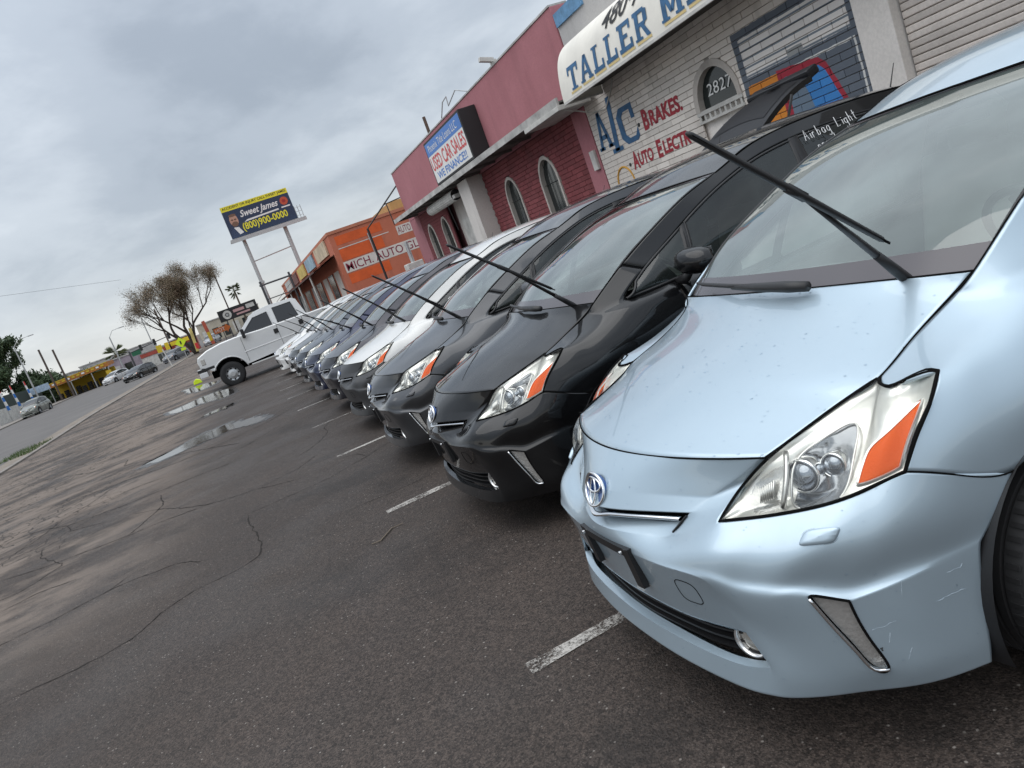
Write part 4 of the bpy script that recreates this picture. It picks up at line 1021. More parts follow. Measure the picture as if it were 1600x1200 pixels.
def stucco(name, col, stain=(.1, .1, .1), amt=.35, rough=.9):
    m = new_mat(name); t = m.node_tree; b = bsdf(m); g = N_(t, 'ShaderNodeNewGeometry'); pos = g.outputs['Position']
    n1 = tnoise(t, pos, .9, 6, .65); n2 = tnoise(t, pos, 1.6, 5, .6, (4, 2, 1), (1, 1, .18)); n3 = tnoise(t, pos, 30, 4, .6)
    c = mixc(t, mrange(t, n1, .35, .7, 0, .5), col, tuple(min(1, x*1.18+.02) for x in col))
    c = mixc(t, mrange(t, n2, .50, .72, 0, amt), c, stain); c = mixc(t, mrange(t, n3, .3, .7, .12, 0), c, (.02, .02, .02))
    oi = N_(t, 'ShaderNodeObjectInfo'); sv = N_(t, 'ShaderNodeVectorMath', operation='SCALE'); t.links.new(c, sv.inputs[0]); t.links.new(mrange(t, oi.outputs['Random'], 0, 1, .86, 1.12), sv.inputs['Scale']); c = sv.outputs[0]
    t.links.new(c, b.inputs['Base Color']); b.inputs['Roughness'].default_value = rough
    bp = N_(t, 'ShaderNodeBump'); bp.inputs['Strength'].default_value = .35; bp.inputs['Distance'].default_value = .012; t.links.new(mnode(t, 'ADD', mnode(t, 'MULTIPLY', n3, .4), n1), bp.inputs['Height']); t.links.new(bp.outputs[0], b.inputs['Normal']); return m
M_PINK = stucco('pink_stucco', (.36, .140, .158), (.23, .095, .105), .3)
M_REDBR = stucco('red_painted_brick', (.215, .050, .055), (.10, .025, .03), .4)
M_JOINT_R = stucco('red_joint', (.085, .018, .024), (.05, .015, .02), .3)
M_WHITEW = stucco('white_painted_block', (.50, .47, .44), (.27, .24, .21), .4)
M_JOINT_W = stucco('grey_joint', (.36, .33, .30), (.10, .09, .08), .4)
M_PLASTER = stucco('white_plaster', (.70, .66, .62), (.28, .25, .22), .45)
M_PARAPET = stucco('parapet_grey', (.42, .41, .40), (.25, .24, .23), .4)
M_OLDWHITE = simple('old_white_paint', (.55, .54, .51), .8, noise=.3, nscale=3)
M_FASCIA = simple('fascia_metal', (.45, .44, .42), .6, noise=.45, nscale=2.2)
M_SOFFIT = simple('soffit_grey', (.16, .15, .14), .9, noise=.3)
M_DARKGL = simple('dark_window', (.018, .024, .024), .12, spec=.6)
M_IRON = simple('black_iron', (.015, .015, .015), .5)
M_TRIMW = stucco('arch_trim', (.48, .44, .40), (.22, .19, .17), .5)
M_GALV = simple('galvanised', (.45, .46, .46), .45, .6, noise=.2)
M_SHUT = stucco('shutter_paint', (.64, .58, .53), (.24, .215, .19), .35, .7)
M_LBLUE = simple('letter_blue', (.035, .115, .235), .7, noise=.35, nscale=9)
M_LRED = simple('letter_red', (.36, .030, .045), .7, noise=.3, nscale=9)
M_LBLK = simple('letter_black', (.015, .015, .016), .6)
M_LWHITE = simple('letter_white', (.72, .72, .70), .6)
M_LMAR = simple('letter_maroon', (.20, .012, .035), .7)
M_YEL = simple('letter_yellow', (.75, .55, .03), .6)
M_BKCREAM = simple('awning_cream', (.72, .695, .63), .7, noise=.12, nscale=2, rvar=.1)

XF = 7.55
def bricks(parent, y0, y1, z0, z1, L, H, mat, holes, x=XF, jt=.008, proud=.015, limit=300, name='brick'):
    """running-bond blocks between y0..y1, z0..z1, left out where a hole covers them; those past the limit are joined"""
    meshes = {}
    def bmesh_(l):
        k = round(l, 2)
        if k not in meshes:
            bm = bmesh.new(); bmesh.ops.create_cube(bm, size=1); bmesh.ops.scale(bm, vec=(proud*2, max(k-jt, .02), H-jt), verts=bm.verts)
            bmesh.ops.bevel(bm, geom=list(bm.edges), offset=.004, segments=1, affect='EDGES'); me = bpy.data.meshes.new(name); bm.to_mesh(me); bm.free(); me.materials.append(mat); meshes[k] = me
        return meshes[k]
    out = []; row = 0; z = z0
    while z+H <= z1+1e-6:
        y = y0-(L/2 if row % 2 else 0)
        while y < y1-1e-6:
            a, b = max(y, y0), min(y+L, y1)
            # cut by holes: keep pieces outside
            segs = [(a, b)]
            for hf in holes:
                iv = hf(z+H/2)
                if not iv: continue
                ns = []
                for s, e in segs:
                    if e <= iv[0] or s >= iv[1]: ns.append((s, e))
                    else:
                        if s < iv[0]: ns.append((s, iv[0]))
                        if e > iv[1]: ns.append((iv[1], e))
                segs = ns
            for s, e in segs:
                if e-s > .05: out.append((s, e, z))
            y += L
        z += H; row += 1
    out.sort(key=lambda q: q[0])     # nearest first
    extra = MB()
    for k, (s, e, z) in enumerate(out):
        if k < limit:
            o = bpy.data.objects.new(name, bmesh_(e-s)); link(o); o.parent = parent; o.location = (x+random.uniform(-.003, .003), (s+e)/2, z+H/2)
        else: extra.box((x, (s+e)/2, z+H/2), (proud*2, e-s-jt, H-jt))
    if extra.v:
        o = extra.build('brickwork', mat, parent); o['kind'] = 'stuff'
def arch_hole(yc, w, zs, zt):          # opening: straight up to zs, half round (stilted) to zt
    def f(z):
        if z >= zt: return None
        if z <= zs: return (yc-w/2, yc+w/2)
        t = (z-zs)/(zt-zs); hw = w/2*math.sqrt(max(0, 1-t*t)); return (yc-hw, yc+hw)
    return f
def arch_pts(yc, w, zs, zt, z0, n=14, grow=0.0, rough=0.0):
    P = [(yc+w/2+grow, z0)]
    for k in range(n+1):
        a = math.pi*k/n; P.append((yc+(w/2+grow+random.uniform(-rough, rough))*math.cos(a), zs+(zt-zs+grow+random.uniform(-rough, rough))*math.sin(a)))
    P.append((yc-w/2-grow, z0)); return P
def arch_window(parent, yc, w, zs, zt, z0, x=XF, bars=True, trim=.075):
    w_ = empty('arched_window', parent=parent)
    P = arch_pts(yc, w, zs, zt, z0); mb = MB(); mb.add([(x+.07, a, b) for a, b in P], [tuple(range(len(P)))]); mb.build('pane', M_DARKGL, w_)
    O = arch_pts(yc, w, zs, zt, z0, grow=trim, rough=.012); I = arch_pts(yc, w, zs, zt, z0)
    mb = MB(); mb.grid([[(x+.07, a, b) for a, b in I], [(x-.035, a, b) for a, b in I], [(x-.035, a, b) for a, b in O], [(x+.02, a, b) for a, b in O]]); mb.build('arch_trim', M_TRIMW, w_)
    if bars:
        mb = MB()
        for k in range(1, 4):
            y = yc-w/2+w*k/4; zt_ = zs+(zt-zs)*math.sqrt(max(0, 1-((y-yc)/(w/2))**2)); mb.tube([(x+.03, y, z0), (x+.03, y, zt_)], .006, 5)
        for zz in (z0+.5, zs): mb.tube([(x+.03, yc-w/2, zz), (x+.03, yc+w/2, zz)], .006, 5)
        mb.build('window_bars', M_IRON, w_)
    return w_
# ---- pink sales office
pk = empty('sales_office'); tag(pk, 'pink stucco shop with arched windows and USED CAR SALES sign', 'building')
PY0, PY1, PZ = 13.5, 28.85, 5.28
mb = MB(); mb.box2((XF+.30, PY0, -.2), (XF+9, PY1, PZ-.02)); mb.build('wall', M_PINK, pk)
mb = MB(); mb.box2((XF-.04, PY0, 3.42), (XF+.30, PY1, PZ)); mb.build('parapet_wall', M_PINK, pk, bevel=.02)
mb = MB(); mb.box2((XF-.06, PY0+.01, PZ), (XF+.34, PY1, PZ+.035)); mb.build('parapet_cap', M_FASCIA, pk)
for a, b in ((PY0, 14.08), (27.45, PY1)):
    mb = MB(); mb.box2((XF-.03, a, -.2), (XF+.30, b, 3.42)); mb.build('pilaster', M_PINK, pk, bevel=.012)
# wall behind the brick facing with its openings kept dark
mb = MB(); mb.box2((XF+.012, 14.08, -.2), (XF+.06, 15.30, 3.42)); mb.box2((XF+.012, 16.62, -.2), (XF+.06, 17.72, 3.42)); mb.box2((XF+.012, 18.78, -.2), (XF+.06, 19.98, 3.42)); mb.box2((XF+.012, 15.30, 2.97), (XF+.06, 16.62, 3.42)); mb.box2((XF+.012, 17.72, 2.98), (XF+.06, 18.78, 3.42))
mb2 = MB(); mb2.box2((XF+.012, 24.05, -.2), (XF+.06, 24.2, 3.42)); mb2.box2((XF+.012, 25.15, -.2), (XF+.06, 26.0, 3.42)); mb2.box2((XF+.012, 26.98, -.2), (XF+.06, 27.45, 3.42)); mb2.box2((XF+.012, 24.2, 2.97), (XF+.06, 26.98, 3.42))
for yc, w in ((15.96, .86), (18.25, .80), (24.68, .76), (26.5, .76)):   # spandrels round the arch heads
    I = arch_pts(yc, w, 2.36, 2.90, 2.3)
    for s in (1, -1):
        P = [p for p in I if (p[0]-yc)*s >= -1e-6]; P = P if s > 0 else P[::-1]
        edge = [(XF+.012, yc+s*.54, 2.3 if k == 0 else (2.99 if k == len(P)-1 else 2.3+(2.99-2.3)*k/(len(P)-1))) for k in range(len(P))]
        (mb if yc < 20 else mb2).grid([[(XF+.012, a, b) for a, b in P], edge])
mb.build('brick_backing', M_JOINT_R, pk); mb2.build('brick_backing', M_JOINT_R, pk)
bricks(pk, 14.08, 19.98, 1.6, 3.40, .30, .10, M_REDBR, [arch_hole(15.96, 1.01, 2.36, 2.97), arch_hole(18.25, .95, 2.36, 2.97)], limit=285)
bricks(pk, 24.0, 27.45, 1.4, 3.40, .30, .10, M_REDBR, [arch_hole(24.68, .9, 2.36, 2.97), arch_hole(26.5, .9, 2.36, 2.97)], limit=0)
for yc, w in ((15.96, .86), (18.25, .80), (24.68, .76), (26.5, .76)): arch_window(pk, yc, w, 2.36, 2.90, .9)
# doorway: recess, door, white side wall, rolled shutter
mb = MB(); mb.box2((XF+.26, 20.9, -.2), (XF+.30, 24.0, 3.42)); mb.build('door_recess', M_PLASTER, pk)
mb = MB(); mb.box2((XF+.20, 22.3, 0), (XF+.25, 23.5, 2.6)); d = mb.build('door', M_OLDWHITE, pk); mb = MB(); mb.box2((XF+.14, 22.36, 1.1), (XF+.20, 22.46, 1.2)); mb.build('door_handle', M_IRON, d)
mb = MB(); mb.box2((XF+.18, 20.95, 0), (XF+.25, 21.75, 2.7)); mb.build('door_window', M_DARKGL, pk)
mb = MB(); mb.box2((XF-.45, 20.0, -.2), (XF+.26, 20.9, 3.44)); mb.build('white_pier', M_PLASTER, pk, bevel=.01)
mb = MB(); n = 18
for k in range(n):
    a0, a1 = 2*math.pi*k/n, 2*math.pi*(k+1)/n
    for (r0, r1, f0, f1) in ((.155, .165, 0, .5), (.165, .155, .5, 1)):
        p = [(7.18+r*math.cos(a), 3.24+r*math.sin(a)) for r, a in ((r0, a0+(a1-a0)*f0), (r1, a0+(a1-a0)*f1))]
        mb.add([(p[0][0], 21.5, p[0][1]), (p[1][0], 21.5, p[1][1]), (p[1][0], 24.4, p[1][1]), (p[0][0], 24.4, p[0][1])], [(0, 1, 2, 3)])
ro = mb.build('rolled_shutter', M_OLDWHITE, pk)
mb = MB(); mb.lathe([(.001, 21.49), (.16, 21.49)], (7.18, 0, 3.24), 'Y', 20); mb.build('shutter_end', M_IRON, ro); mb = MB(); mb.box2((7.05, 21.25, 3.14), (7.35, 21.49, 3.24)); mb.build('shutter_bracket', M_OLDWHITE, ro); mb = MB(); mb.tube([(7.12, 22.4, 3.1), (7.2, 22.45, 2.3)], .012, 5); mb.build('pull_cord', M_IRON, ro)
# thin canopy with fascia
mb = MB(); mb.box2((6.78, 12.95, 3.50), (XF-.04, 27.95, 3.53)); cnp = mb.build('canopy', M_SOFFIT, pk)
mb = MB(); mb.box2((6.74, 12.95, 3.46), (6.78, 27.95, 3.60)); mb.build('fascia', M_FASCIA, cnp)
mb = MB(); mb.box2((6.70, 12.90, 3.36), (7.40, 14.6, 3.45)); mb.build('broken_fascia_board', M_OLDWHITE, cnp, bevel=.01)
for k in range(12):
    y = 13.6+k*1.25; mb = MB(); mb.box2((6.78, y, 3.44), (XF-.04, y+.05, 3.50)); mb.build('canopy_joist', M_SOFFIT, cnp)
# sign box
sg = empty('shop_sign'); tag(sg, 'lightbox sign reading USED CAR SALES on the pink shop', 'sign')
mb = MB(); mb.box2((7.02, 18.62, 3.70), (7.50, 22.28, 4.95)); mb.build('sign_box', M_LBLK, sg, bevel=.01)
Ms = frame_wall(22.20, 3.76, 7.02)
quad_sheet('sign_face', Ms, 3.50, 1.13, M_LWHITE, sg, .003); M_SBLUE = simple('sign_blue', (.03, .16, .50), .4); M_SRED = simple('sign_red', (.55, .03, .03), .4)
quad_sheet('sign_band', Ms, 3.50, .36, M_SBLUE, sg, .006, 0, .77)
text_obj('Phoenix Title Loans LLC', 'lettering', Ms @ Matrix.Translation((.25, .85, 0)), .20, M_LWHITE, sg, 2.9, .009)
text_obj('USED CAR SALES', 'lettering', Ms @ Matrix.Translation((.07, .33, 0)), .39, M_SRED, sg, 3.36, .007, .018); text_obj('WE FINANCE!!', 'lettering', Ms @ Matrix.Translation((.30, .06, 0)), .21, M_SBLUE, sg, 2.9, .007, .02)
# roof clutter
cam_s = empty('security_camera', (7.5, 16.75, 5.30)); tag(cam_s, 'small white security camera on the pink parapet', 'camera'); mb = MB(); mb.box((-.12, 0, .14), (.34, .10, .10), Matrix.Rotation(R_(15), 3, 'Y')); mb.build('camera_body', M_OLDWHITE, cam_s, bevel=.01); mb = MB(); mb.tube([(0, 0, 0), (0, 0, .12)], .02, 6); mb.box((.05, .05, .06), (.12, .14, .10)); mb.build('camera_mount', M_OLDWHITE, cam_s)
vp = empty('vent_pipe', (7.7, 23.4, 5.28)); tag(vp, 'rusty vent pipe standing on the pink roof edge', 'pipe'); mb = MB(); mb.tube([(0, 0, 0), (0, 0, .62), (0, 0, .62)], [.05, .05, .05], 10); mb.build('pipe', simple('rusty', (.09, .06, .045), .8, noise=.4), vp); mb = MB(); mb.box((0, .15, .05), (.2, .5, .10)); mb.build('pipe_base', M_OLDWHITE, vp, bevel=.02)
wr = empty('roof_wire', (7.4, 19.6, 5.28)); tag(wr, 'bent wire bracket above the sign on the pink roof', 'bracket'); mb = MB(); mb.tube([(0, 1.4, 0), (0, .9, .30), (0, .5, .33), (0, .55, .1), (0, -.3, .26), (.1, -.8, .05)], .016, 5); mb.build('bracket_wire', M_GALV, wr)

# ---- white repair shop
wh = empty('repair_shop'); tag(wh, 'white block repair shop with lettered awning and painted garage door', 'building')
mb = MB(); mb.box2((XF+.25, 1.0, -.2), (XF+9, 13.48, 5.0)); mb.build('wall', M_PARAPET, wh)
mb = MB(); mb.box2((XF-.02, 6.95, 4.02), (XF+.25, 13.48, 5.06)); mb.build('parapet_wall', M_PARAPET, wh, bevel=.02)
mb = MB(); mb.box2((XF-.06, 12.35, 4.86), (XF+.10, 13.44, 5.10)); mb.build('blue_tile_edge', simple('parapet_blue', (.12, .27, .45), .6, noise=.4, nscale=6), wh)
mb = MB(); mb.box2((XF+.012, 6.93, -.2), (XF+.25, 9.18, 4.02)); mb.box2((XF+.012, 10.28, -.2), (XF+.25, 13.48, 4.02)); mb.box2((XF+.012, 9.18, 2.93), (XF+.25, 10.28, 4.02)); mb.build('block_backing', M_JOINT_W, wh)
I = arch_pts(9.66, .90, 2.36, 2.84, 2.3); mb = MB()
for s in (1, -1):
    P = [p for p in I if (p[0]-9.66)*s >= -1e-6]; P = P if s > 0 else P[::-1]
    mb.grid([[(XF+.013, a, b) for a, b in P], [(XF+.013, 9.66+s*(.62 if s > 0 else .48), 2.3+(2.95-2.3)*k/(len(P)-1)) for k in range(len(P))]])
mb.build('arch_backing', M_JOINT_W, wh)
mb = MB(); mb.box2((XF+.06, 9.18, -.2), (XF+.25, 10.28, 2.3)); mb.build('door_infill', M_PLASTER, wh)
# painted mural as paint on the blocks: masks in wall coordinates
def mural_mat():
    m = new_mat('painted_blocks'); t = m.node_tree; b = bsdf(m); g = N_(t, 'ShaderNodeNewGeometry'); sp = N_(t, 'ShaderNodeSeparateXYZ'); t.links.new(g.outputs['Position'], sp.inputs[0]); y, z = sp.outputs[1], sp.outputs[2]
    wob = tnoise(t, g.outputs['Position'], 7, 3, .5); wy = mnode(t, 'ADD', y, mnode(t, 'MULTIPLY', mnode(t, 'SUBTRACT', wob, .5), .03)); wz = mnode(t, 'ADD', z, mnode(t, 'MULTIPLY', mnode(t, 'SUBTRACT', wob, .5), .03))
    def poly(P):
        out = None; cy = sum(p[0] for p in P)/len(P); cz = sum(p[1] for p in P)/len(P)
        for (a, b_) in zip(P, P[1:]+P[:1]):
            ny, nz = b_[1]-a[1], -(b_[0]-a[0]); c0 = ny*a[0]+nz*a[1]
            if ny*cy+nz*cz < c0: ny, nz, c0 = -ny, -nz, -c0
            s = mnode(t, 'GREATER_THAN', mnode(t, 'ADD', mnode(t, 'MULTIPLY', wy, ny), mnode(t, 'MULTIPLY', wz, nz)), c0); out = s if out is None else mnode(t, 'MULTIPLY', out, s)
        return out
    def rect(a, b_, c, d): return poly([(a, c), (b_, c), (b_, d), (a, d)])
    n1 = tnoise(t, g.outputs['Position'], 1.1, 6, .65); n2 = tnoise(t, g.outputs['Position'], 2, 5, .6, (1, 2, 3), (1, 1, .2))
    col = mixc(t, mrange(t, n1, .35, .7, 0, .55), (.72, .66, .60), (.80, .755, .70)); col = mixc(t, mrange(t, n2, .52, .72, 0, .45), col, (.29, .255, .22))
    grey = (.115, .135, .165)
    col = mixc(t, rect(6.93, 9.06, -1, 3.06), col, grey)
    # pale shutter field with slat lines
    lines = mnode(t, 'GREATER_THAN', mnode(t, 'FRACT', mnode(t, 'MULTIPLY', z, 9.0)), .22)
    fld = rect(7.08, 8.94, 2.44, 2.95)
    col = mixc(t, fld, col, (.16, .19, .22)); col = mixc(t, mnode(t, 'MULTIPLY', fld, lines), col, (.70, .665, .635))
    for R4, c in ((rect(7.10, 8.94, 2.30, 2.33), (.62, .62, .60)), (rect(7.05, 7.08, 1.2, 2.33), (.62, .62, .60)), (rect(7.85, 8.13, 2.44, 2.535), (.27, .28, .28)), (poly([(8.98, 2.33), (8.28, 2.33), (8.28, 1.0), (8.98, 1.0)]), (.62, .22, .03)), (poly([(8.40, 2.36), (7.66, 2.29), (7.55, 2.19), (7.38, 1.75), (7.10, 1.0), (8.40, 1.0)]), (.33, .025, .045)), (poly([(8.28, 2.24), (7.68, 2.20), (7.60, 2.12), (7.46, 1.75), (7.25, 1.15), (8.28, 1.15)]), (.045, .21, .52)), (poly([(8.28, 2.24), (8.02, 2.22), (7.90, 1.75), (7.78, 1.15), (8.28, 1.15)]), (.14, .19, .25))): col = mixc(t, R4, col, c)
    oi = N_(t, 'ShaderNodeObjectInfo'); sv = N_(t, 'ShaderNodeVectorMath', operation='SCALE'); t.links.new(col, sv.inputs[0]); t.links.new(mrange(t, oi.outputs['Random'], 0, 1, .90, 1.08), sv.inputs['Scale'])
    t.links.new(sv.outputs[0], b.inputs['Base Color']); b.inputs['Roughness'].default_value = .85
    bp = N_(t, 'ShaderNodeBump'); bp.inputs['Strength'].default_value = .3; bp.inputs['Distance'].default_value = .008; t.links.new(tnoise(t, g.outputs['Position'], 25, 5, .6), bp.inputs['Height']); t.links.new(bp.outputs[0], b.inputs['Normal']); return m
M_MURAL = mural_mat()
bricks(wh, 6.93, 13.48, 1.55, 4.0, .40, .095, M_MURAL, [arch_hole(9.66, 1.05, 2.36, 2.93)], limit=300)
aw = arch_window(wh, 9.66, .90, 2.36, 2.84, 2.30, bars=False, trim=.10)
text_obj('2827', 'house_number', frame_wall(9.95, 2.47, XF+.06), .17, M_LWHITE, wh, .62, .004, 0, .15)
mb = MB(); mb.box2((XF-.03, 9.12, 2.25), (XF+.02, 10.22, 2.31))
for k in range(9): mb.box2((XF-.02, 9.16+k*.125, 2.17), (XF+.0, 9.20+k*.125, 2.25))
mb.box2((XF-.03, 9.12, 2.13), (XF+.02, 10.22, 2.17)); mb.build('window_grate', M_OLDWHITE, wh)
mb = MB(); mb.box2((XF-.10, 6.46, -.2), (XF+.25, 6.93, 4.3)); mb.build('white_pier', M_PLASTER, wh, bevel=.012)
mb = MB(); mb.box2((XF+.06, 2.0, -.2), (XF+.25, 6.46, 4.3)); mb.build('shutter_backing', M_SOFFIT, wh)
for k in range(26):
    z = 1.2+k*.081; mb = MB(); mb.grid([[(XF+.05-(.0, .016, .019, .019, .019, .016, .0)[i], y, z+.076*(0, .08, .2, .5, .8, .92, 1)[i]) for i in range(7)] for y in (2.05, 6.44)]); o = mb.build('shutter_slat', M_SHUT, wh)
# painted words
for (tx, y_, z_, hg, wd) in (('B', 11.72, 2.44, .34, .19), ('RAKES.', 11.50, 2.46, .26, .98), ('A', 12.42, 1.90, .31, .22), ('UTO', 12.19, 1.93, .23, .50), ('E', 11.56, 1.92, .30, .18), ('LECTR', 11.36, 1.94, .23, .80)): text_obj(tx, 'lettering', frame_wall(y_, z_, XF-.017), hg, M_LRED, wh, wd, .004, .04, .12)
for y_, z_ in ((11.86, 2.58), (12.52, 2.02)): mb = MB(); mb.lathe([(.001, XF-.022), (.035, XF-.022), (.035, XF-.01)], (0, y_, z_), 'X', 12); mb.build('painted_dot', M_LBLK, wh)
def wall_letter(polys, y, z, w, hgt):
    mb = MB()
    for P in polys: mb.add([(XF-.022, y-w*a, z+hgt*b) for a, b in P], [(0, 1, 2, 3)])
    return mb.build('lettering', M_LBLUE, wh)
SLAB_A = [[(.0, 0), (.22, 0), (.60, 1), (.40, 1)], [(.74, 0), (1.0, 0), (.62, 1), (.42, 1)], [(.25, .26), (.75, .26), (.75, .38), (.25, .38)], [(-.10, 0), (.34, 0), (.34, .09), (-.10, .09)], [(.64, 0), (1.10, 0), (1.10, .09), (.64, .09)]]
SLAB_C = [[(.0, .2), (.28, .26), (.28, .74), (.0, .8)], [(.0, .8), (.28, .74), (.45, .86), (.25, 1)], [(.25, 1), (.45, .86), (.80, .86), (.80, 1)], [(.80, .60), (1.0, .60), (1.0, 1), (.80, 1)], [(.0, .2), (.28, .26), (.45, .14), (.25, 0)], [(.25, 0), (.45, .14), (.80, .14), (.85, 0)], [(.85, 0), (.80, .14), (1.0, .34), (1.0, .1)]]
wall_letter(SLAB_A, 13.34, 2.46, .48, .68); wall_letter([[(.0, 0), (.30, 0), (.62, 1), (.34, 1)], [(-.2, -.02), (.55, -.02), (.55, .06), (-.2, .06)]], 12.84, 2.34, .52, .95); wall_letter(SLAB_C, 12.50, 2.36, .60, .64)
M_ORA = simple('paint_orange', (.62, .33, .05), .8, noise=.3, nscale=8)
mb = MB(); mb.tube([(XF-.02, 12.82+.30*math.cos(a), 1.72+.32*math.sin(a)) for a in [math.pi*k/12 for k in range(13)]], .02, 5); mb.build('painted_ring', M_ORA, wh)
mb = MB(); mb.box2((XF-.09, 13.56, 2.18), (XF-.03, 13.74, 2.56)); tag(mb.build('meter_box', M_OLDWHITE, bevel=.01), 'small cream electrical box on the pink pilaster', 'electrical box')
mb = MB(); mb.tube([(6.8, 13.0, 3.38), (7.3, 13.3, 3.30), (XF-.03, 13.2, 3.18), (XF-.03, 12.7, 3.12), (XF-.03, 12.35, 3.35), (XF-.03, 12.2, 3.5)], .014, 5); tag(mb.build('cable', M_OLDWHITE), 'loose white cable hanging between canopy and awning', 'cable')
# awning: curved canvas over a frame, end panel, letters following the front face
an = empty('awning'); tag(an, 'cream barrel awning lettered TALLER MEC over the repair shop', 'awning')
prof = [(7.53, 4.40), (7.30, 4.40), (7.08, 4.34), (6.92, 4.22), (6.82, 4.06), (6.76, 3.86), (6.72, 3.62), (6.70, 3.40)]
pc_ = cat([(a, 0, b) for a, b in prof], 30); AY0, AY1 = 4.6, 12.62
mb = MB(); mb.grid([[(p.x, y, p.z+.012*math.sin(y*1.7)*max(0, 1-abs(i-15)/15)) for i, p in enumerate(pc_)] for y in [AY0+(AY1-AY0)*k/24 for k in range(25)]]); mb.build('awning_canvas', M_BKCREAM, an, smooth=True)
mb = MB(); mb.add([(p.x, AY1+.002, p.z) for p in pc_]+[(7.53, AY1+.002, 3.40)], [tuple(range(31))]); mb.build('awning_end', M_BKCREAM, an)
mb = MB(); mb.box2((6.70, AY0, 3.37), (6.735, AY1, 3.41)); mb.box2((6.735, AY0, 3.37), (7.5, AY0+.03, 3.40)); mb.box2((6.735, AY1-.035, 3.37), (7.5, AY1-.005, 3.40)); mb.build('awning_rail', M_OLDWHITE, an)
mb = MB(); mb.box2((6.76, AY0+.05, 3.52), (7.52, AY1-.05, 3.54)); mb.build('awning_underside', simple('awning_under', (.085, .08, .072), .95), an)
# slab-serif capitals drawn as strokes on the unrolled front face
L_ = [0]
for a, b in zip(pc_[::-1], pc_[::-1][1:]): L_.append(L_[-1]+(b-a).length)
def on_aw(s, t, out):              # s along (from the left end), t up from the front rail
    r = pc_[::-1]; j = 0
    while j < len(L_)-2 and L_[j+1] < t: j += 1
    w = (t-L_[j])/(L_[j+1]-L_[j]); p = r[j].lerp(r[j+1], w); tg = (r[j+1]-r[j]).normalized(); nn = Vector((-tg.z, 0, tg.x))
    if nn.x > 0: nn = -nn
    return (p.x+nn.x*out, AY1-s, p.z+nn.z*out)
def slab(polys, s0, w, t0, hgt, out, nm, mat):
    mb = MB()
    for P in polys:                # each P is a quad in a unit box, cut in strips so it bends with the canvas
        (x0, y0), (x1, y1), (x2, y2), (x3, y3) = P; n = 5
        rows = []
        for i in range(n+1):
            f = i/n; rows.append([on_aw(s0+w*(x0+(x3-x0)*f), t0+hgt*(y0+(y3-y0)*f), out), on_aw(s0+w*(x1+(x2-x1)*f), t0+hgt*(y1+(y2-y1)*f), out)])
        mb.grid(rows)
    return mb.build(nm, mat, an)
def rc(a, b, c, d): return [(a, c), (b, c), (b, d), (a, d)]
GL = {'T': [rc(.38, .62, 0, 1), rc(.22, .78, 0, .09), rc(0, 1, .84, 1), rc(0, .12, .66, .84), rc(.88, 1, .66, .84)],
 'A': [[(.0, 0), (.22, 0), (.60, 1), (.40, 1)], [(.74, 0), (1.0, 0), (.62, 1), (.42, 1)], rc(.25, .75, .26, .38), rc(-.06, .32, 0, .09), rc(.66, 1.06, 0, .09)],
 'L': [rc(.15, .40, 0, 1), rc(0, .58, .91, 1), rc(0, 1, 0, .15), rc(.86, 1, .15, .36)],
 'E': [rc(.15, .40, 0, 1), rc(0, .95, .85, 1), rc(0, 1, 0, .15), rc(.40, .70, .43, .57), rc(.82, .95, .68, .85), rc(.86, 1, .15, .34)],
 'R': [rc(.12, .36, 0, 1), rc(0, .78, .86, 1), rc(.36, .78, .42, .55), [(.70, .45), (.95, .52), (.95, .90), (.70, .96)], [(.50, .42), (.72, .42), (1.04, 0), (.78, 0)], rc(0, .50, 0, .09)],
 'M': [rc(.06, .26, 0, 1), rc(.74, .94, 0, 1), [(.42, .18), (.56, .18), (.26, 1), (.08, 1)], [(.44, .18), (.58, .18), (.92, 1), (.74, 1)], rc(-.02, .36, 0, .09), rc(.64, 1.02, 0, .09)],
 'C': [[(.0, .25), (.24, .30), (.24, .70), (.0, .75)], [(.0, .75), (.24, .70), (.45, .86), (.30, 1)], [(.30, 1), (.45, .86), (.80, .86), (.80, 1)], rc(.80, .96, .64, 1), [(.0, .25), (.24, .30), (.45, .14), (.30, 0)], [(.30, 0), (.45, .14), (.80, .14), (.80, 0)], [(.80, 0), (.80, .14), (.96, .34), (.96, .2)]],
 'N': [rc(.06, .26, 0, 1), rc(.74, .94, 0, 1), [(.70, 0), (.90, 0), (.28, 1), (.08, 1)]], 'I': [rc(.3, .7, 0, 1), rc(0, 1, 0, .1), rc(0, 1, .9, 1)], 'O': [[(.0, .25), (.24, .30), (.24, .70), (.0, .75)], [(.0, .75), (.24, .70), (.42, .86), (.30, 1)], [(.30, 1), (.42, .86), (.62, .86), (.70, 1)], [(.70, 1), (.62, .86), (.76, .7), (1, .75)], [(1, .75), (.76, .7), (.76, .3), (1, .25)], [(1, .25), (.76, .3), (.62, .14), (.70, 0)], [(.70, 0), (.62, .14), (.42, .14), (.30, 0)], [(.30, 0), (.42, .14), (.24, .3), (0, .25)]]}
s = .36
for chx in 'TALLER MEC':
    if chx == ' ': s += .25; continue
    w = {'M': .52, 'I': .2, 'L': .36}.get(chx, .40)
    if s+w < AY1-AY0-.1: slab(GL[chx], s, w, .10, .40, .010, 'lettering', M_LBLUE); slab([rc(0.05, 1.05, -.12, -.03)], s, w, .10, .40, .006, 'letter_shadow', simple('awning_ochre', (.60, .47, .22), .8) if 'awning_ochre' not in MATS else MATS['awning_ochre'])
    s += w+.075
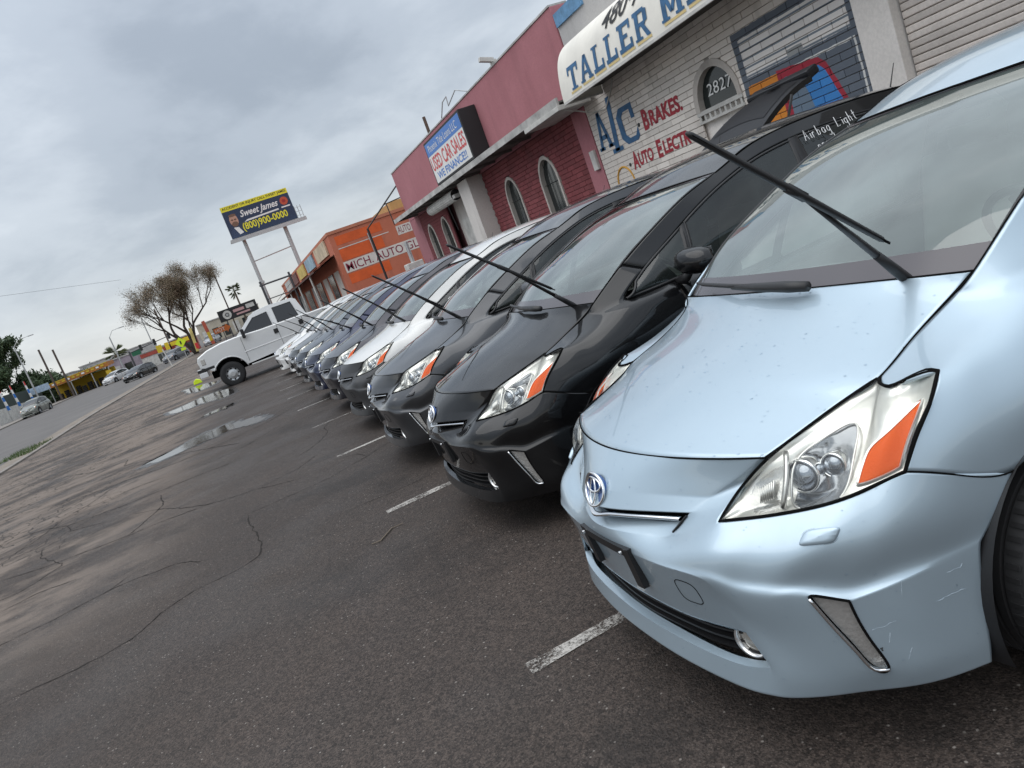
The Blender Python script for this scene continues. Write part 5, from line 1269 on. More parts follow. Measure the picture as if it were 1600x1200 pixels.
# phone number in script along the upper curve
def bend_text(sx, s0, t0, hgt, wid, mat, shear=.3):
    o = text_obj(sx, 'lettering', Matrix.Identity(4), hgt, mat, an, wid, 0, .005, shear)
    bm = bmesh.new(); bm.from_mesh(o.data); bmesh.ops.subdivide_edges(bm, edges=[e for e in bm.edges if e.calc_length() > .08], cuts=2)
    for v in bm.verts: v.co = on_aw(s0+v.co.x, t0+v.co.y, .010)
    bm.to_mesh(o.data); bm.free()
bend_text('480·70', 1.72, .60, .30, 1.5, M_LBLK)
# ---------------------------------------------------------------- orange glass shop
M_ORG = stucco('orange_stucco', (.50, .15, .085), (.28, .09, .06), .4)
M_ORGB = simple('orange_panel', (.62, .10, .02), .8, noise=.2, nscale=1.5)
M_ORW = simple('white_band', (.62, .57, .52), .8, noise=.2, nscale=3)
og = empty('glass_shop', (0, 0, 0)); tag(og, 'orange stucco shop with MICH AUTO GLASS painted on its side', 'building')
OX, OY, g0 = 7.05, 46.0, gz(0, 46)
mb = MB(); mb.box2((OX, OY, -.3), (OX+14, 92, 5.48)); mb.build('wall', M_ORG, og)
mb = MB(); mb.box2((OX-.04, OY-.05, 5.34), (OX+14, OY+.3, 5.52)); mb.box2((OX-.04, OY+.3, 5.34), (OX+.3, 92, 5.52)); mb.build('parapet_cap', stucco('orange_cap', (.46, .17, .10), (.3, .12, .08), .3), og)
Mf = frame_front(0, 0, OY-.004)
quad_sheet('painted_panel', Mf, 2.9, .52, M_ORGB, og, .003, OX+.30, 4.62); quad_sheet('painted_panel', Mf, 2.7, .70, M_ORGB, og, .003, OX+.30, 3.66); quad_sheet('painted_panel', Mf, 2.6, .60, M_ORGB, og, .003, OX+.30, 2.25)
quad_sheet('painted_line', Mf, 3.2, .05, M_ORW, og, .004, OX+.30, 4.38)
quad_sheet('painted_band', Mf, 5.4, .66, M_ORW, og, .005, OX+.26, 2.93); text_obj('MICH. AUTO GLASS', 'lettering', Mf @ Matrix.Translation((OX+.36, 3.02, 0)), .48, M_LMAR, og, 5.6, .008, .004)
quad_sheet('painted_band', Mf, 1.6, .55, M_ORW, og, .005, 11.05, 4.02); text_obj('AUTO GLA', 'lettering', Mf @ Matrix.Translation((11.1, 4.1, 0)), .40, M_LMAR, og, 1.5, .008, .0)
mb = MB(); mb.tube([(OX+2.25, OY-.06, 3.6), (OX+2.25, OY-.06, 4.75)], .03, 6); mb.build('wall_pipe', M_GALV, og)
# roadside front: sloped canopy, sign boards and openings
mb = MB(); mb.grid([[(OX-.02, y, 4.25), (OX-1.5, y, 3.72-(y-OY)*.0), (OX-1.5, y, 3.62), (OX-.02, y, 4.1)] for y in (OY+.4, 60, 75, 90)]); mb.build('canopy', simple('brown_canopy', (.10, .05, .04), .85, noise=.3), og)
bc = [(.55, .45, .32), (.30, .42, .50), (.55, .42, .12), (.16, .07, .06), (.5, .5, .48)]
for k, (a, b) in enumerate(((48, 54), (56, 61.5), (63, 69), (71, 77), (79, 86))):
    mb = MB(); mb.box2((OX-.12, a, 4.40), (OX-.02, b, 5.30)); mb.build('sign_board', simple(f'board_{k}', bc[k], .7, noise=.4, nscale=1.5), og)
for k, (a, b, c) in enumerate(((47.2, 49.2, M_ORW), (50, 52.4, M_DARKGL), (53.2, 55.5, M_ORW), (57, 60, M_DARKGL), (61, 64, M_OLDWHITE), (66, 70, M_DARKGL), (72, 78, M_OLDWHITE))):
    mb = MB(); mb.box2((OX-.05, a, .4), (OX-.01, b, 3.3)); mb.build('shop_door', c, og)
for k in range(5):
    mb = MB(); y = 50+k*9; mb.tube([(OX-1.4, y, 0), (OX-1.4, y, 3.7)], .06, 8); mb.build('canopy_post', M_OLDWHITE, og)
# goods leaning at the front of the shop
for k in range(7):
    y = 58+k*2.6; x = OX-2.2+random.uniform(-.4, .4); mb = MB(); mb.box((x, y, gz(0, y)+1.0), (.08, 1.6, 2.0+random.uniform(-.4, .4)), Matrix.Rotation(R_(random.uniform(-14, 14)), 3, 'Y'))
    tag(mb.build('leaning_panel', [M_OLDWHITE, M_LBLK, M_GALV][k % 3], bevel=.02), ['nearest', 'second', 'third', 'fourth', 'fifth', 'sixth', 'farthest'][k]+' tall panel leaning outside the orange shop front', 'panel', 'panels leaning outside the orange shop')
# ochre block between the pink and the orange shop, yard frame, cooler unit
mb = MB(); mb.box2((11.75, 48.2, 5.0), (16, 54, 6.25)); tag(mb.build('store_room', stucco('ochre_wall', (.36, .24, .09), (.2, .14, .07), .3)), 'ochre yellow roof block behind the orange shop parapet', 'building')
fr = empty('pipe_frame', (5.95, 29.05, 0)); tag(fr, 'thin dark pipe post with a slanted arm beside the pink shop', 'post')
mb = MB(); mb.tube([(0, 0, 0), (0, 0, 3.70)], .045, 8); mb.build('post', M_IRON, fr); mb = MB(); mb.tube([(0, 0, 3.70), (1.62, -.12, 4.86)], .03, 6); mb.tube([(.9, -.05, 4.34), (1.6, -.1, 4.40)], .02, 5); mb.tube([(1.0, -.05, 4.36), (1.02, -.05, 3.5)], .02, 5); mb.build('arm', M_IRON, fr)
ac = empty('cooler_unit', (8.1, 33, 0)); tag(ac, 'white roof cooler on a post beside the pink shop', 'cooler'); mb = MB(); mb.box((0, 0, 1.72), (.72, .8, .62)); mb.build('cooler_box', M_OLDWHITE, ac, bevel=.04); mb = MB(); mb.tube([(-.1, 0, 0), (-.1, 0, 1.42)], .12, 10); mb.tube([(.0, 0, 2.0), (.0, 0, 2.95)], .09, 10); mb.build('cooler_duct', M_GALV, ac)
# ---------------------------------------------------------------- billboard
bb = empty('billboard', (0, 90, gz(0, 90))); tag(bb, 'dark blue lawyer billboard with yellow phone number on two posts', 'billboard')
BX0, BX1, BZ0, BZ1 = 3.95, 11.45, 11.9, 15.4; g9 = gz(0, 90)
mb = MB(); mb.box2((BX0, -.0, BZ0-g9), (BX1, .5, BZ1-g9)); mb.build('board', M_GALV, bb)
Mb = Matrix.Translation((0, 0, 0)) @ frame_front(BX0, BZ0-g9, -.02); M_NAVY = simple('billboard_navy', (.018, .033, .075), .6); M_BYEL = simple('billboard_yellow', (.72, .66, .03), .6)
quad_sheet('board_face', Mb, 7.5, 3.5, M_NAVY, bb, .003); quad_sheet('board_band', Mb, 7.5, .55, M_BYEL, bb, .006, 0, 2.98)
text_obj('ACCIDENT OR INJURY CALL SWEET JAMES', 'lettering', Mb @ Matrix.Translation((.15, 3.07, 0)), .36, M_LBLK, bb, 7.2, .010, .02); text_obj('(800)900-0000', 'lettering', Mb @ Matrix.Translation((1.55, .30, 0)), 1.0, M_BYEL, bb, 5.1, .010, .018)
text_obj('Sweet James', 'lettering', Mb @ Matrix.Translation((1.75, 1.72, 0)), .95, M_LWHITE, bb, 4.3, .010, .02, .35)
mb = MB(); mb.add([Mb @ Vector((a, b, .010)) for a, b in ((1.9, 1.35), (2.3, 1.55), (5.9, 1.66), (5.9, 1.50), (2.4, 1.38))], [(0, 1, 4), (1, 2, 3, 4)]); mb.build('swoosh', M_LWHITE, bb)
def disc(nm, cx, cz, rx, rz, mat, d, n=20): mb = MB(); mb.add([Mb @ Vector((cx+rx*math.cos(2*math.pi*k/n), cz+rz*math.sin(2*math.pi*k/n), d)) for k in range(n)], [tuple(range(n))]); return mb.build(nm, mat, bb)
M_SKIN = simple('print_skin', (.45, .26, .19), .7); M_BEARD = simple('print_beard', (.16, .09, .06), .7); M_SUIT = simple('print_suit', (.03, .05, .10), .7)
mb = MB(); mb.add([Mb @ Vector((a, b, .008)) for a, b in ((.05, 0), (1.6, 0), (1.35, .75), (.95, 1.15), (.55, 1.1), (.2, .7))], [tuple(range(6))]); mb.build('printed_suit', M_SUIT, bb)
mb = MB(); mb.add([Mb @ Vector((a, b, .010)) for a, b in ((.62, 1.12), (1.0, .25), (1.45, .35), (1.15, 1.05))], [(0, 1, 2, 3)]); mb.build('printed_shirt', M_LWHITE, bb)
disc('printed_face', .92, 1.85, .46, .68, M_SKIN, .011); disc('printed_beard', .92, 1.45, .36, .28, M_BEARD, .013); disc('printed_hair', .92, 2.42, .40, .16, M_BEARD, .013)
for s in (-.17, .17): disc('printed_glasses', .92+s, 1.93, .14, .10, M_BEARD, .014)
disc('printed_badge', 6.75, 2.25, .45, .45, simple('print_orange', (.45, .07, .03), .6), .010); disc('printed_badge_dot', 6.75, 2.25, .2, .2, simple('print_red', (.30, .02, .02), .6), .012); quad_sheet('printed_badge_text', Mb, 1.0, .14, M_LWHITE, bb, .010, 6.25, 1.55)
mb = MB(); mb.box2((BX0-.3, -.9, BZ0-g9-.35), (BX1+.8, .9, BZ0-g9-.20)); mb.box2((BX0-.3, -.92, BZ0-g9-.55), (BX1+.8, -.80, BZ0-g9-.15)); cw = mb.build('catwalk', M_GALV, bb)
mb = MB()
for x in (BX1+.1, BX1+.45, BX1+.8):
    mb.tube([(x, .5, BZ0-g9-.2), (x, .5, BZ0-g9+1.4)], .035, 5); 
for zz in (.5, .95, 1.4): mb.tube([(BX1+.05, .5, BZ0-g9+zz-.2), (BX1+.8, .5, BZ0-g9+zz-.2)], .03, 5)
mb.build('ladder_cage', M_GALV, cw)
for x in (5.05, 9.72):
    mb = MB(); mb.tube([(x, .2, -1), (x, .2, BZ0-g9-.2)], .21, 12); mb.box((x, .2, 5.2), (.62, .62, .25)); mb.build('post', M_GALV, bb)
mb = MB(); mb.tube([(9.95, .9, 0), (9.95, .9, BZ0-g9-.2)], .10, 8); mb.tube([(5.05, .2, 7.6), (9.72, .2, 7.9)], .06, 6); mb.build('brace', M_GALV, bb)
# ---------------------------------------------------------------- gate frame behind the truck
M_STEEL = simple('dark_steel', (.06, .06, .065), .6)
yf = empty('yard_frame', (0, 62, gz(0, 62))); tag(yf, 'open dark steel goalpost frame behind the white truck', 'frame')
mb = MB()
for x in (3.35, 5.62): mb.tube([(x, 0, 0), (x, 0, 4.35)], .085, 8)
mb.build('post', M_STEEL, yf); mb = MB(); mb.tube([(3.2, 0, 4.05), (5.8, 0, 4.05)], .07, 6); mb.tube([(3.35, 0, 2.9), (5.62, 0, 2.9)], .04, 5); mb.tube([(3.35, 0, 2.1), (5.62, 0, 3.6)], .02, 4); mb.build('crossbar', M_STEEL, yf)
# ---------------------------------------------------------------- trees and palms
M_BARK = simple('bark', (.055, .042, .034), .95, noise=.35, nscale=4, bump=.4, bscale=14)
def leaf_mat(name, a, b):
    m = new_mat(name); t = m.node_tree; s = bsdf(m); oi = N_(t, 'ShaderNodeNewGeometry'); n = tnoise(t, oi.outputs['Position'], 1.1, 4, .6)
    t.links.new(mixc(t, mrange(t, n, .35, .65), a, b), s.inputs['Base Color']); s.inputs['Roughness'].default_value = .7; return m
M_LEAF1 = leaf_mat('mesquite_leaf', (.11, .085, .042), (.165, .115, .075)); M_LEAF2 = leaf_mat('evergreen_leaf', (.022, .045, .016), (.05, .085, .03)); M_FROND = leaf_mat('palm_frond', (.055, .075, .025), (.09, .10, .04)); M_PTRUNK = simple('palm_trunk', (.12, .09, .065), .95, noise=.3, nscale=5)
def tree(name, base, forks, label, leafmat, leaves, leaf, seed, group=None, depth=5, density=None, spread=.62):
    rnd = random.Random(seed); root = empty(name, base); tag(root, label, 'tree', group); mb = MB(); tips = []
    def grow(p, d, L, r, lev):
        n = 4; pts = [p]; q = Vector(p); dd = d.copy()
        for k in range(n):
            dd = (dd+Vector((rnd.gauss(0, .13), rnd.gauss(0, .13), rnd.gauss(.015, .06)))).normalized(); q = q+dd*L/n; pts.append(q.copy())
            if lev >= 2: tips.append((q.copy(), lev))
        mb.tube(pts, [r*(1-.4*i/n) for i in range(n+1)], 7 if lev < 3 else 4, caps=lev == 0)
        if lev >= depth: return
        for k in range(3 if lev > 0 else 2):
            ax = Vector((rnd.gauss(0, 1), rnd.gauss(0, 1), rnd.gauss(0, .35))).normalized(); nd = (dd*(1-spread*.6)+ax*spread+Vector((0, 0, .10))).normalized(); grow(pts[-1] if k else pts[-2], nd, L*rnd.uniform(.62, .82), r*.58, lev+1)
    for (dx, dy, dz, L, r) in forks: grow(Vector((0, 0, -.3)), Vector((dx, dy, dz)).normalized(), L, r, 0)
    mb.build('trunk', M_BARK, root, smooth=True)
    V = []; F = []
    for k in range(leaves):
        p, lev = tips[rnd.randrange(len(tips))]
        if density and rnd.random() > density(p): continue
        c = p+Vector((rnd.gauss(0, .38), rnd.gauss(0, .38), rnd.gauss(-.06, .34))); u = Vector((rnd.gauss(0, 1), rnd.gauss(0, 1), rnd.gauss(0, 1))).normalized(); w = u.orthogonal().normalized(); s = leaf*rnd.uniform(.6, 1.5); i = len(V)
        V += [c-u*s, c+w*s*.4, c+u*s, c-w*s*.4]; F.append((i, i+1, i+2, i+3))
    o = mesh_obj('crown', V, F, leafmat, root); return root
# the thinning mesquite at the lot's far end: leafier on its right half
tree('mesquite_tree', (-4.9, 105, gz(0, 105)), [(-.20, .1, 1, 4.4, .32), (.22, -.1, 1, 4.6, .30), (.06, .25, 1, 5.0, .27), (.10, -.2, 1, 4.2, .2)], 'wide leaning mesquite tree, half bare, at the far end of the lot', M_LEAF1, 85000, .07, 17, density=lambda p: .95 if p.x > -.6 else .42, depth=5, spread=.44).scale = (.84, .84, .88)
tree('evergreen_tree', (-31.8, 128, gz(0, 128)), [(.0, 0, 1, 4.4, .4), (.35, .1, 1, 3.6, .3), (-.35, .1, 1, 3.8, .3)], 'dense dark green tree at the left edge', M_LEAF2, 34000, .26, 5, depth=4, spread=.75)
tree('evergreen_tree', (-28.4, 130, gz(0, 130)), [(.0, 0, 1, 2.4, .3), (.3, .1, 1, 2.0, .25)], 'lower dark green tree right of the dense one at the left edge', M_LEAF2, 15000, .24, 8, depth=4, spread=.8)
tree('bush', (-20.8, 128, gz(0, 128)+.6), [(.0, 0, 1, 1.1, .1), (.3, .1, 1, 1.0, .08)], 'low bush behind the tyre shop roof', M_LEAF2, 2500, .16, 21, depth=4, spread=.8)
def palm(base, hgt, r, label, seed, nf=30, fl=1.7, lean=0.0):
    rnd = random.Random(seed); root = empty('palm_tree', base); tag(root, label, 'palm', 'palms beyond the lot'); mb = MB(); mb.tube([(0, 0, -.5), (lean*.3, 0, hgt*.5), (lean, 0, hgt)], [r*1.25, r, r*.85], 10); mb.build('trunk', M_PTRUNK, root, smooth=True)
    V = []; F = []
    for k in range(nf):
        a = rnd.uniform(0, 6.28); el = rnd.uniform(-.9, 1.2); L = fl*rnd.uniform(.8, 1.15); d = Vector((math.cos(a)*math.cos(el), math.sin(a)*math.cos(el), math.sin(el))); side = d.cross(Vector((0, 0, 1))); side = side.normalized() if side.length > .01 else Vector((1, 0, 0))
        for j in range(15):      # fan leaf: narrow blades
            f = (j-7)/7; dd = (d+side*f*.75+Vector((0, 0, -.18*abs(f)))).normalized(); p0 = Vector((lean, 0, hgt))+d*L*.42; p1 = p0+dd*L*.62+Vector((0, 0, -.12*L)); w = dd.cross(d) if dd.cross(d).length > .01 else Vector((0, 0, 1)); w = w.normalized()*.05; i = len(V)
            V += [p0-w*.3, p0+w*.3, (p0+p1)/2+w, p1, (p0+p1)/2-w]; F.append((i, i+1, i+2, i+3, i+4))
        i = len(V); p0 = Vector((lean, 0, hgt)); p1 = p0+d*L*.45; w = side*.03; V += [p0-w, p0+w, p1+w, p1-w]; F.append((i, i+1, i+2, i+3))
    mesh_obj('crown', V, F, M_FROND, root); return root
palm((3.05, 140, gz(0, 140)), 7.0, .17, 'slim palm below the billboard', 3, 26, 1.5); palm((-17.9, 138, gz(0, 138)), 3.6, .34, 'short stout palm behind the black moving car', 4, 46, 2.0)
# ---------------------------------------------------------------- far side of the street
M_CAN = simple('canopy_orange', (.42, .16, .035), .8, noise=.3, nscale=1.2); M_CANY = simple('canopy_yellow', (.55, .38, .03), .8); M_TYRE = simple('stacked_tyres', (.012, .012, .012), .85)
ts = empty('tyre_shop', (-21.2, 121, gz(0, 121))); tag(ts, 'open tyre shop with orange and yellow lettered roof edge', 'building')
mb = MB(); mb.box2((-4.3, 5, 0), (4.0, 5.3, 2.2)); mb.build('wall', M_CANY, ts); mb = MB(); mb.add([(-4.2, 0, 2.1), (4.1, 0, 2.35), (4.1, 0, 3.0), (-4.2, 0, 2.7), (-4.2, 6, 2.4), (4.1, 6, 2.6), (4.1, 6, 3.1), (-4.2, 6, 2.9)], [(0, 1, 2, 3), (4, 7, 6, 5), (3, 2, 6, 7), (0, 4, 5, 1), (0, 3, 7, 4), (1, 5, 6, 2)]); rf = mb.build('roof', M_CAN, ts)
mb = MB(); mb.add([(-4.0, -.03, 2.62), (4.0, -.03, 2.92), (4.0, -.03, 3.02), (-4.0, -.03, 2.74)], [(0, 1, 2, 3)]); mb.build('roof_band', M_CANY, rf)
for k in range(11): mb = MB(); x = -3.5+k*.66; mb.box2((x, -.05, 2.34+k*.022), (x+.40, -.03, 2.58+k*.022)); mb.build('letter_patch', M_CANY if k % 3 else M_LWHITE, rf)
for x in (-4.0, -1.2, 1.6, 3.9): mb = MB(); mb.tube([(x, .1, 0), (x, .1, 2.2)], .07, 6); mb.build('roof_post', M_GALV, ts)
mb = MB(); mb.box2((3.4, -.02, .1), (4.1, .1, 1.8)); mb.build('yellow_panel', M_CANY, ts)
for k in range(9):
    st = empty('tyre_stack', (-21.2-3.2+k*.78, 122+.4*(k % 2), gz(0, 122))); tag(st, ['first', 'second', 'third', 'fourth', 'fifth', 'sixth', 'seventh', 'eighth', 'ninth'][k]+' black tyre stack from the left under the orange roof', 'tyres', 'tyre stacks under the orange roof')
    for j in range(4 + k % 2): mb = MB(); mb.lathe([(.18, 0), (.30, 0), (.34, .06), (.34, .16), (.30, .22), (.18, .22)], (0, 0, j*.23), 'Z', 14); mb.build('tyre', M_TYRE, st)
bs = empty('banner_sign', (-26, 119, gz(0, 119))); tag(bs, 'pale blue banner sign left of the orange roof', 'sign'); mb = MB(); mb.box2((-1.3, 0, 2.1), (1.4, .08, 3.0)); mb.build('sign_panel', simple('banner_blue', (.35, .45, .56), .7, noise=.35, nscale=3), bs); mb = MB(); mb.tube([(-1.2, .1, 0), (-1.2, .1, 3)], .05, 6); mb.tube([(1.2, .1, 0), (1.2, .1, 3)], .05, 6); mb.build('sign_posts', M_GALV, bs)
fw = empty('panel_fence', (-27.2, 104, gz(0, 110))); tag(fw, 'white metal panel fence along the far pavement', 'fence')
for k in range(14): mb = MB(); mb.box2((-.04, k*1.8-3, -.3), (.04, k*1.8-1.28, 1.7)); mb.build('fence_panel', M_OLDWHITE, fw)
mb = MB(); mb.box2((-.2, -3, -.2), (-.12, 22, 3.2)); mb.build('screen_mesh', simple('fence_dark', (.03, .045, .04), .9), fw)
for k, y in enumerate((104, 109, 116)):
    fl = empty('feather_flag', (-26.6, y, gz(0, y))); tag(fl, ['leftmost', 'middle', 'rightmost'][k]+' red white and blue feather flag by the white fence', 'flag', 'feather flags by the white fence'); mb = MB(); mb.tube([(0, 0, 0), (0, 0, 4.2)], .03, 5); mb.build('flag_pole', M_GALV, fl)
    for j, c in enumerate((M_SBLUE, M_LWHITE, M_SBLUE, M_LWHITE, M_SRED)): mb = MB(); mb.add([(0, 0, 1.4+j*.55), (.34-.04*j, .0, 1.4+j*.55), (.30-.04*j, .0, 1.95+j*.55), (0, 0, 1.95+j*.55), (0, .03, 1.4+j*.55), (.34-.04*j, .03, 1.4+j*.55), (.30-.04*j, .03, 1.95+j*.55), (0, .03, 1.95+j*.55)], [(0, 1, 2, 3), (7, 6, 5, 4), (0, 4, 5, 1), (1, 5, 6, 2), (3, 2, 6, 7)]); mb.build('flag_cloth', c, fl)
def lamp(x, y, hgt, arm, label): o = empty('street_lamp', (x, y, gz(0, y))); tag(o, label, 'street lamp', 'street lamps along the far road'); mb = MB(); mb.tube([(0, 0, 0), (0, 0, hgt)], [.12, .08], 8); mb.build('lamp_post', M_GALV, o); mb = MB(); mb.tube([(0, 0, hgt), (arm*.35, 0, hgt+.75), (arm*.8, 0, hgt+.8)], .045, 6); mb.build('lamp_arm', M_GALV, o); mb = MB(); mb.box((arm, 0, hgt+.78), (.75, .22, .12)); mb.build('lamp_head', M_GALV, o, bevel=.03)
lamp(-26.2, 118, 8.8, 2.4, 'street lamp before the dense dark tree'); lamp(-15.1, 118, 5.9, 1.9, 'street lamp beside the stout palm'); lamp(-13.2, 150, 8.0, 1.9, 'street lamp standing farther off behind the traffic arm')
for x, hgt, lb in ((-23.8, 7.5, 'bare wooden pole, left one of the pair over the orange roof'), (-22.25, 6.9, 'bare wooden pole, right one of the pair over the orange roof')): mb = MB(); mb.tube([(x, 118.5, gz(0, 118)), (x, 118.5, gz(0, 118)+hgt)], .13, 8); tag(mb.build('wooden_pole', simple('pole_wood', (.085, .065, .055), .9) if 'pole_wood' not in MATS else MATS['pole_wood']), lb, 'pole')
mb = MB(); mb.tube([(-9.2, 130, gz(0, 130)), (-9.2, 130, gz(0, 130)+8)], .13, 8); tag(mb.build('wooden_pole', MATS['pole_wood']), 'dark utility pole behind the traffic arm', 'pole')
mb = MB(); mb.tube([(.9, 120, gz(0, 120)), (.9, 120, gz(0, 120)+9.4)], .10, 8); tag(mb.build('wooden_pole', MATS['pole_wood']), 'thin grey pole just right of the slim palm', 'pole')
mb = MB(); mb.tube([(-45, 60, 17.2), (-31, 80, 15.2), (-10, 110, 13.8)], .015, 4); tag(mb.build('overhead_wire', M_IRON), 'faint overhead wire in the sky at the left', 'wire')
tl = empty('traffic_signal', (-13.4, 116, gz(0, 116))); tag(tl, 'traffic signal mast arm reaching over the far road', 'traffic signal'); mb = MB(); mb.tube([(0, 0, 0), (0, 0, 3.2)], .12, 8); mb.tube([(0, 0, 2.95), (5.6, 0, 3.4)], [.09, .05], 6); mb.build('mast_arm', M_STEEL, tl)
for x in (1.6, 3.5, 5.5): mb = MB(); mb.box((x, -.1, 3.05+x*.06), (.34, .28, .85)); sh = mb.build('signal_head', M_LBLK, tl, bevel=.03)
mb = MB(); mb.box2((.2, -.05, 2.35), (1.4, .0, 3.0)); mb.build('street_name_sign', simple('sign_green', (.015, .12, .06), .6), tl)
def shopblock(x0, x1, y, hgt, mat, label, stripe=None):
    o = empty('shop', ((x0+x1)/2, y, gz(0, y))); tag(o, label, 'building'); w = (x1-x0)/2; mb = MB(); mb.box2((-w, 0, -.5), (w, 8, hgt)); mb.build('wall', mat, o); mb = MB(); mb.box2((-w-.1, -.12, hgt), (w+.1, 8.1, hgt+.18)); mb.build('roof', M_FASCIA, o)
    for k in range(max(2, int(2*w/1.8))):
        x = -w+.5+k*1.8
        if x+1.1 < w: mb = MB(); mb.box2((x, -.04, .3), (x+1.1, .0, hgt*.62)); mb.build('window', M_DARKGL if k % 3 else M_OLDWHITE, o)
    if stripe: mb = MB(); mb.box2((-w, -.08, hgt*.72), (w, -.02, hgt*.95)); mb.build('sign_band', stripe, o)
    return o
M_RSHOP = simple('red_shop', (.36, .07, .05), .8, noise=.3, nscale=1)
shopblock(-13.2, -9.2, 124, 2.3, M_OLDWHITE, 'small white shop with red sign band across the junction', M_RSHOP); shopblock(-9.0, -5.4, 128, 2.6, M_RSHOP, 'red shop front across the junction', M_YEL); shopblock(-19, -14.5, 133, 2.9, simple('lilac_shop', (.33, .28, .32), .8, noise=.3, nscale=1), 'lilac grey shop behind the stout palm'); shopblock(-40, -27, 150, 3.4, simple('grey_store', (.40, .39, .38), .8, noise=.2, nscale=1), 'long pale store roof behind the tyre shop'); shopblock(-27, -14, 158, 3.8, MATS['grey_store'], 'pale flat store building far behind the tyre shop'); shopblock(-5.2, 6.0, 146, 3.6, simple('cream_shop', (.45, .41, .33), .8, noise=.3, nscale=1), 'cream shop beyond the mesquite tree')
def board(nm, x, y, z0, w, hgt, mat, label, tilt=0, post=True, cat_='sign'):
    o = empty(nm, (x, y, gz(0, y))); tag(o, label, cat_); mb = MB(); mb.box((0, 0, z0+hgt/2), (w, .08, hgt), Matrix.Rotation(R_(tilt), 3, 'Y')); mb.build('sign_panel', mat, o)
    if post: mb = MB(); mb.tube([(0, .08, 0), (0, .08, z0+hgt*.6)], .05, 6); mb.build('sign_post', M_GALV, o)
    return o
M_FLUO = simple('fluorescent_yellow', (.62, .80, .02), .5)
board('yellow_sign', -9.75, 117, 1.6, .75, 1.05, M_YEL, 'yellow upright sign under the traffic arm, left one'); board('yellow_sign', -8.85, 119, 1.6, .55, 1.05, M_YEL, 'yellow upright sign under the traffic arm, right one')
o = board('warning_sign', -5.9, 100, 1.55, .92, .92, M_FLUO, 'fluorescent diamond pedestrian sign before the tree', 45); mb = MB(); mb.box((0, -.06, 2.0), (.16, .02, .42)); mb.build('sign_symbol', M_LBLK, o); mb = MB(); mb.box((.02, -.05, 1.18), (.55, .04, .32)); mb.build('sign_plate', M_FLUO, o)
o = board('price_banner', -4.35, 99, .35, .34, 2.9, simple('banner_cream', (.55, .45, .16), .8, noise=.3, nscale=3), 'tall yellow banner leaning on the mesquite trunk', 4, False, 'banner'); mb = MB(); mb.box((.06, -.06, 1.0), (.34, .02, .7)); mb.build('banner_print', M_SRED, o)
o = board('red_banner', -2.55, 100, .5, .40, 3.0, simple('banner_red', (.42, .09, .05), .8, noise=.3, nscale=3), 'tall red and orange banner right of the mesquite trunk', -3, False, 'banner'); mb = MB(); mb.box((.0, -.06, 1.5), (.36, .02, 1.1)); mb.build('banner_print', M_CANY, o)
gb = empty('painted_billboard', (0, 118, gz(0, 118))); tag(gb, 'low dark billboard with round emblem above the truck hood', 'billboard'); g1 = gz(0, 118); mb = MB(); mb.box2((-.85, 0, 4.55-g1), (4.75, .2, 6.2-g1)); mb.build('board', M_LBLK, gb); mb = MB(); mb.tube([(0, .1, 0), (0, .1, 4.7-g1)], .1, 6); mb.tube([(4, .1, 0), (4, .1, 4.7-g1)], .1, 6); mb.build('post', M_STEEL, gb)
def gdisc(nm, cx, cz, r0, r1, mat, d): 
    mb = MB(); n = 20; mb.grid([[(cx+r*math.cos(2*math.pi*k/n), d, cz+r*math.sin(2*math.pi*k/n)) for k in range(n+1)] for r in (r0, r1)]); mb.build(nm, mat, gb)
gdisc('round_emblem', .35, 5.35-g1, .30, .62, M_OLDWHITE, -.03); gdisc('round_emblem_core', .35, 5.35-g1, .0, .2, M_GALV, -.03)
mb = MB(); mb.box2((1.3, -.03, 5.35-g1), (2.9, 0, 5.75-g1)); mb.box2((1.6, -.03, 4.85-g1), (3.6, 0, 5.1-g1)); mb.build('painted_word', simple('faded_pink', (.50, .30, .30), .8), gb); mb = MB(); mb.box2((3.2, -.03, 5.3-g1), (4.4, 0, 5.9-g1)); mb.build('painted_shape', M_OLDWHITE, gb)
ar = empty('arrow_sign', (-1.0, 112, gz(0, 112))); tag(ar, 'orange arrow shaped sign over the truck hood', 'sign'); mb = MB(); mb.poly([(-1.15, -.35), (.55, -.35), (.55, -.6), (1.15, 0), (.55, .6), (.55, .35), (-1.15, .35)], .12, Matrix.Translation((0, 0, 1.75)) @ Matrix.Rotation(R_(90), 4, 'X')); mb.build('arrow_panel', simple('arrow_orange', (.55, .14, .03), .7), ar); text_obj('HOT', 'lettering', Matrix.Translation((-.95, -.14, 1.52)) @ Matrix.Rotation(R_(90), 4, 'X'), .45, M_LWHITE, ar, 1.3, .004); mb = MB(); mb.tube([(0, 0, 0), (0, 0, 1.5)], .06, 6); mb.build('arrow_post', M_STEEL, ar)
wp = board('white_post_sign', -6.99, 88, .0, .12, 2.0, M_OLDWHITE, 'thin white post sign by the road edge', -6, False, 'post')
# concrete blocks marking the lot edge past the puddle
for k, (x, y) in enumerate(((-2.35, 39.6),)):
    mb = MB(); mb.poly([(-.20, 0), (.20, 0), (.14, .16), (-.03, .24), (-.16, .15)], .4, Matrix.Translation((x, y, gz(x, y))) @ Matrix.Rotation(R_(90), 4, 'X')); tag(mb.build('yellow_marker', M_FLUO, bevel=.02), 'fluorescent yellow marker on the wet lot before the truck', 'marker')
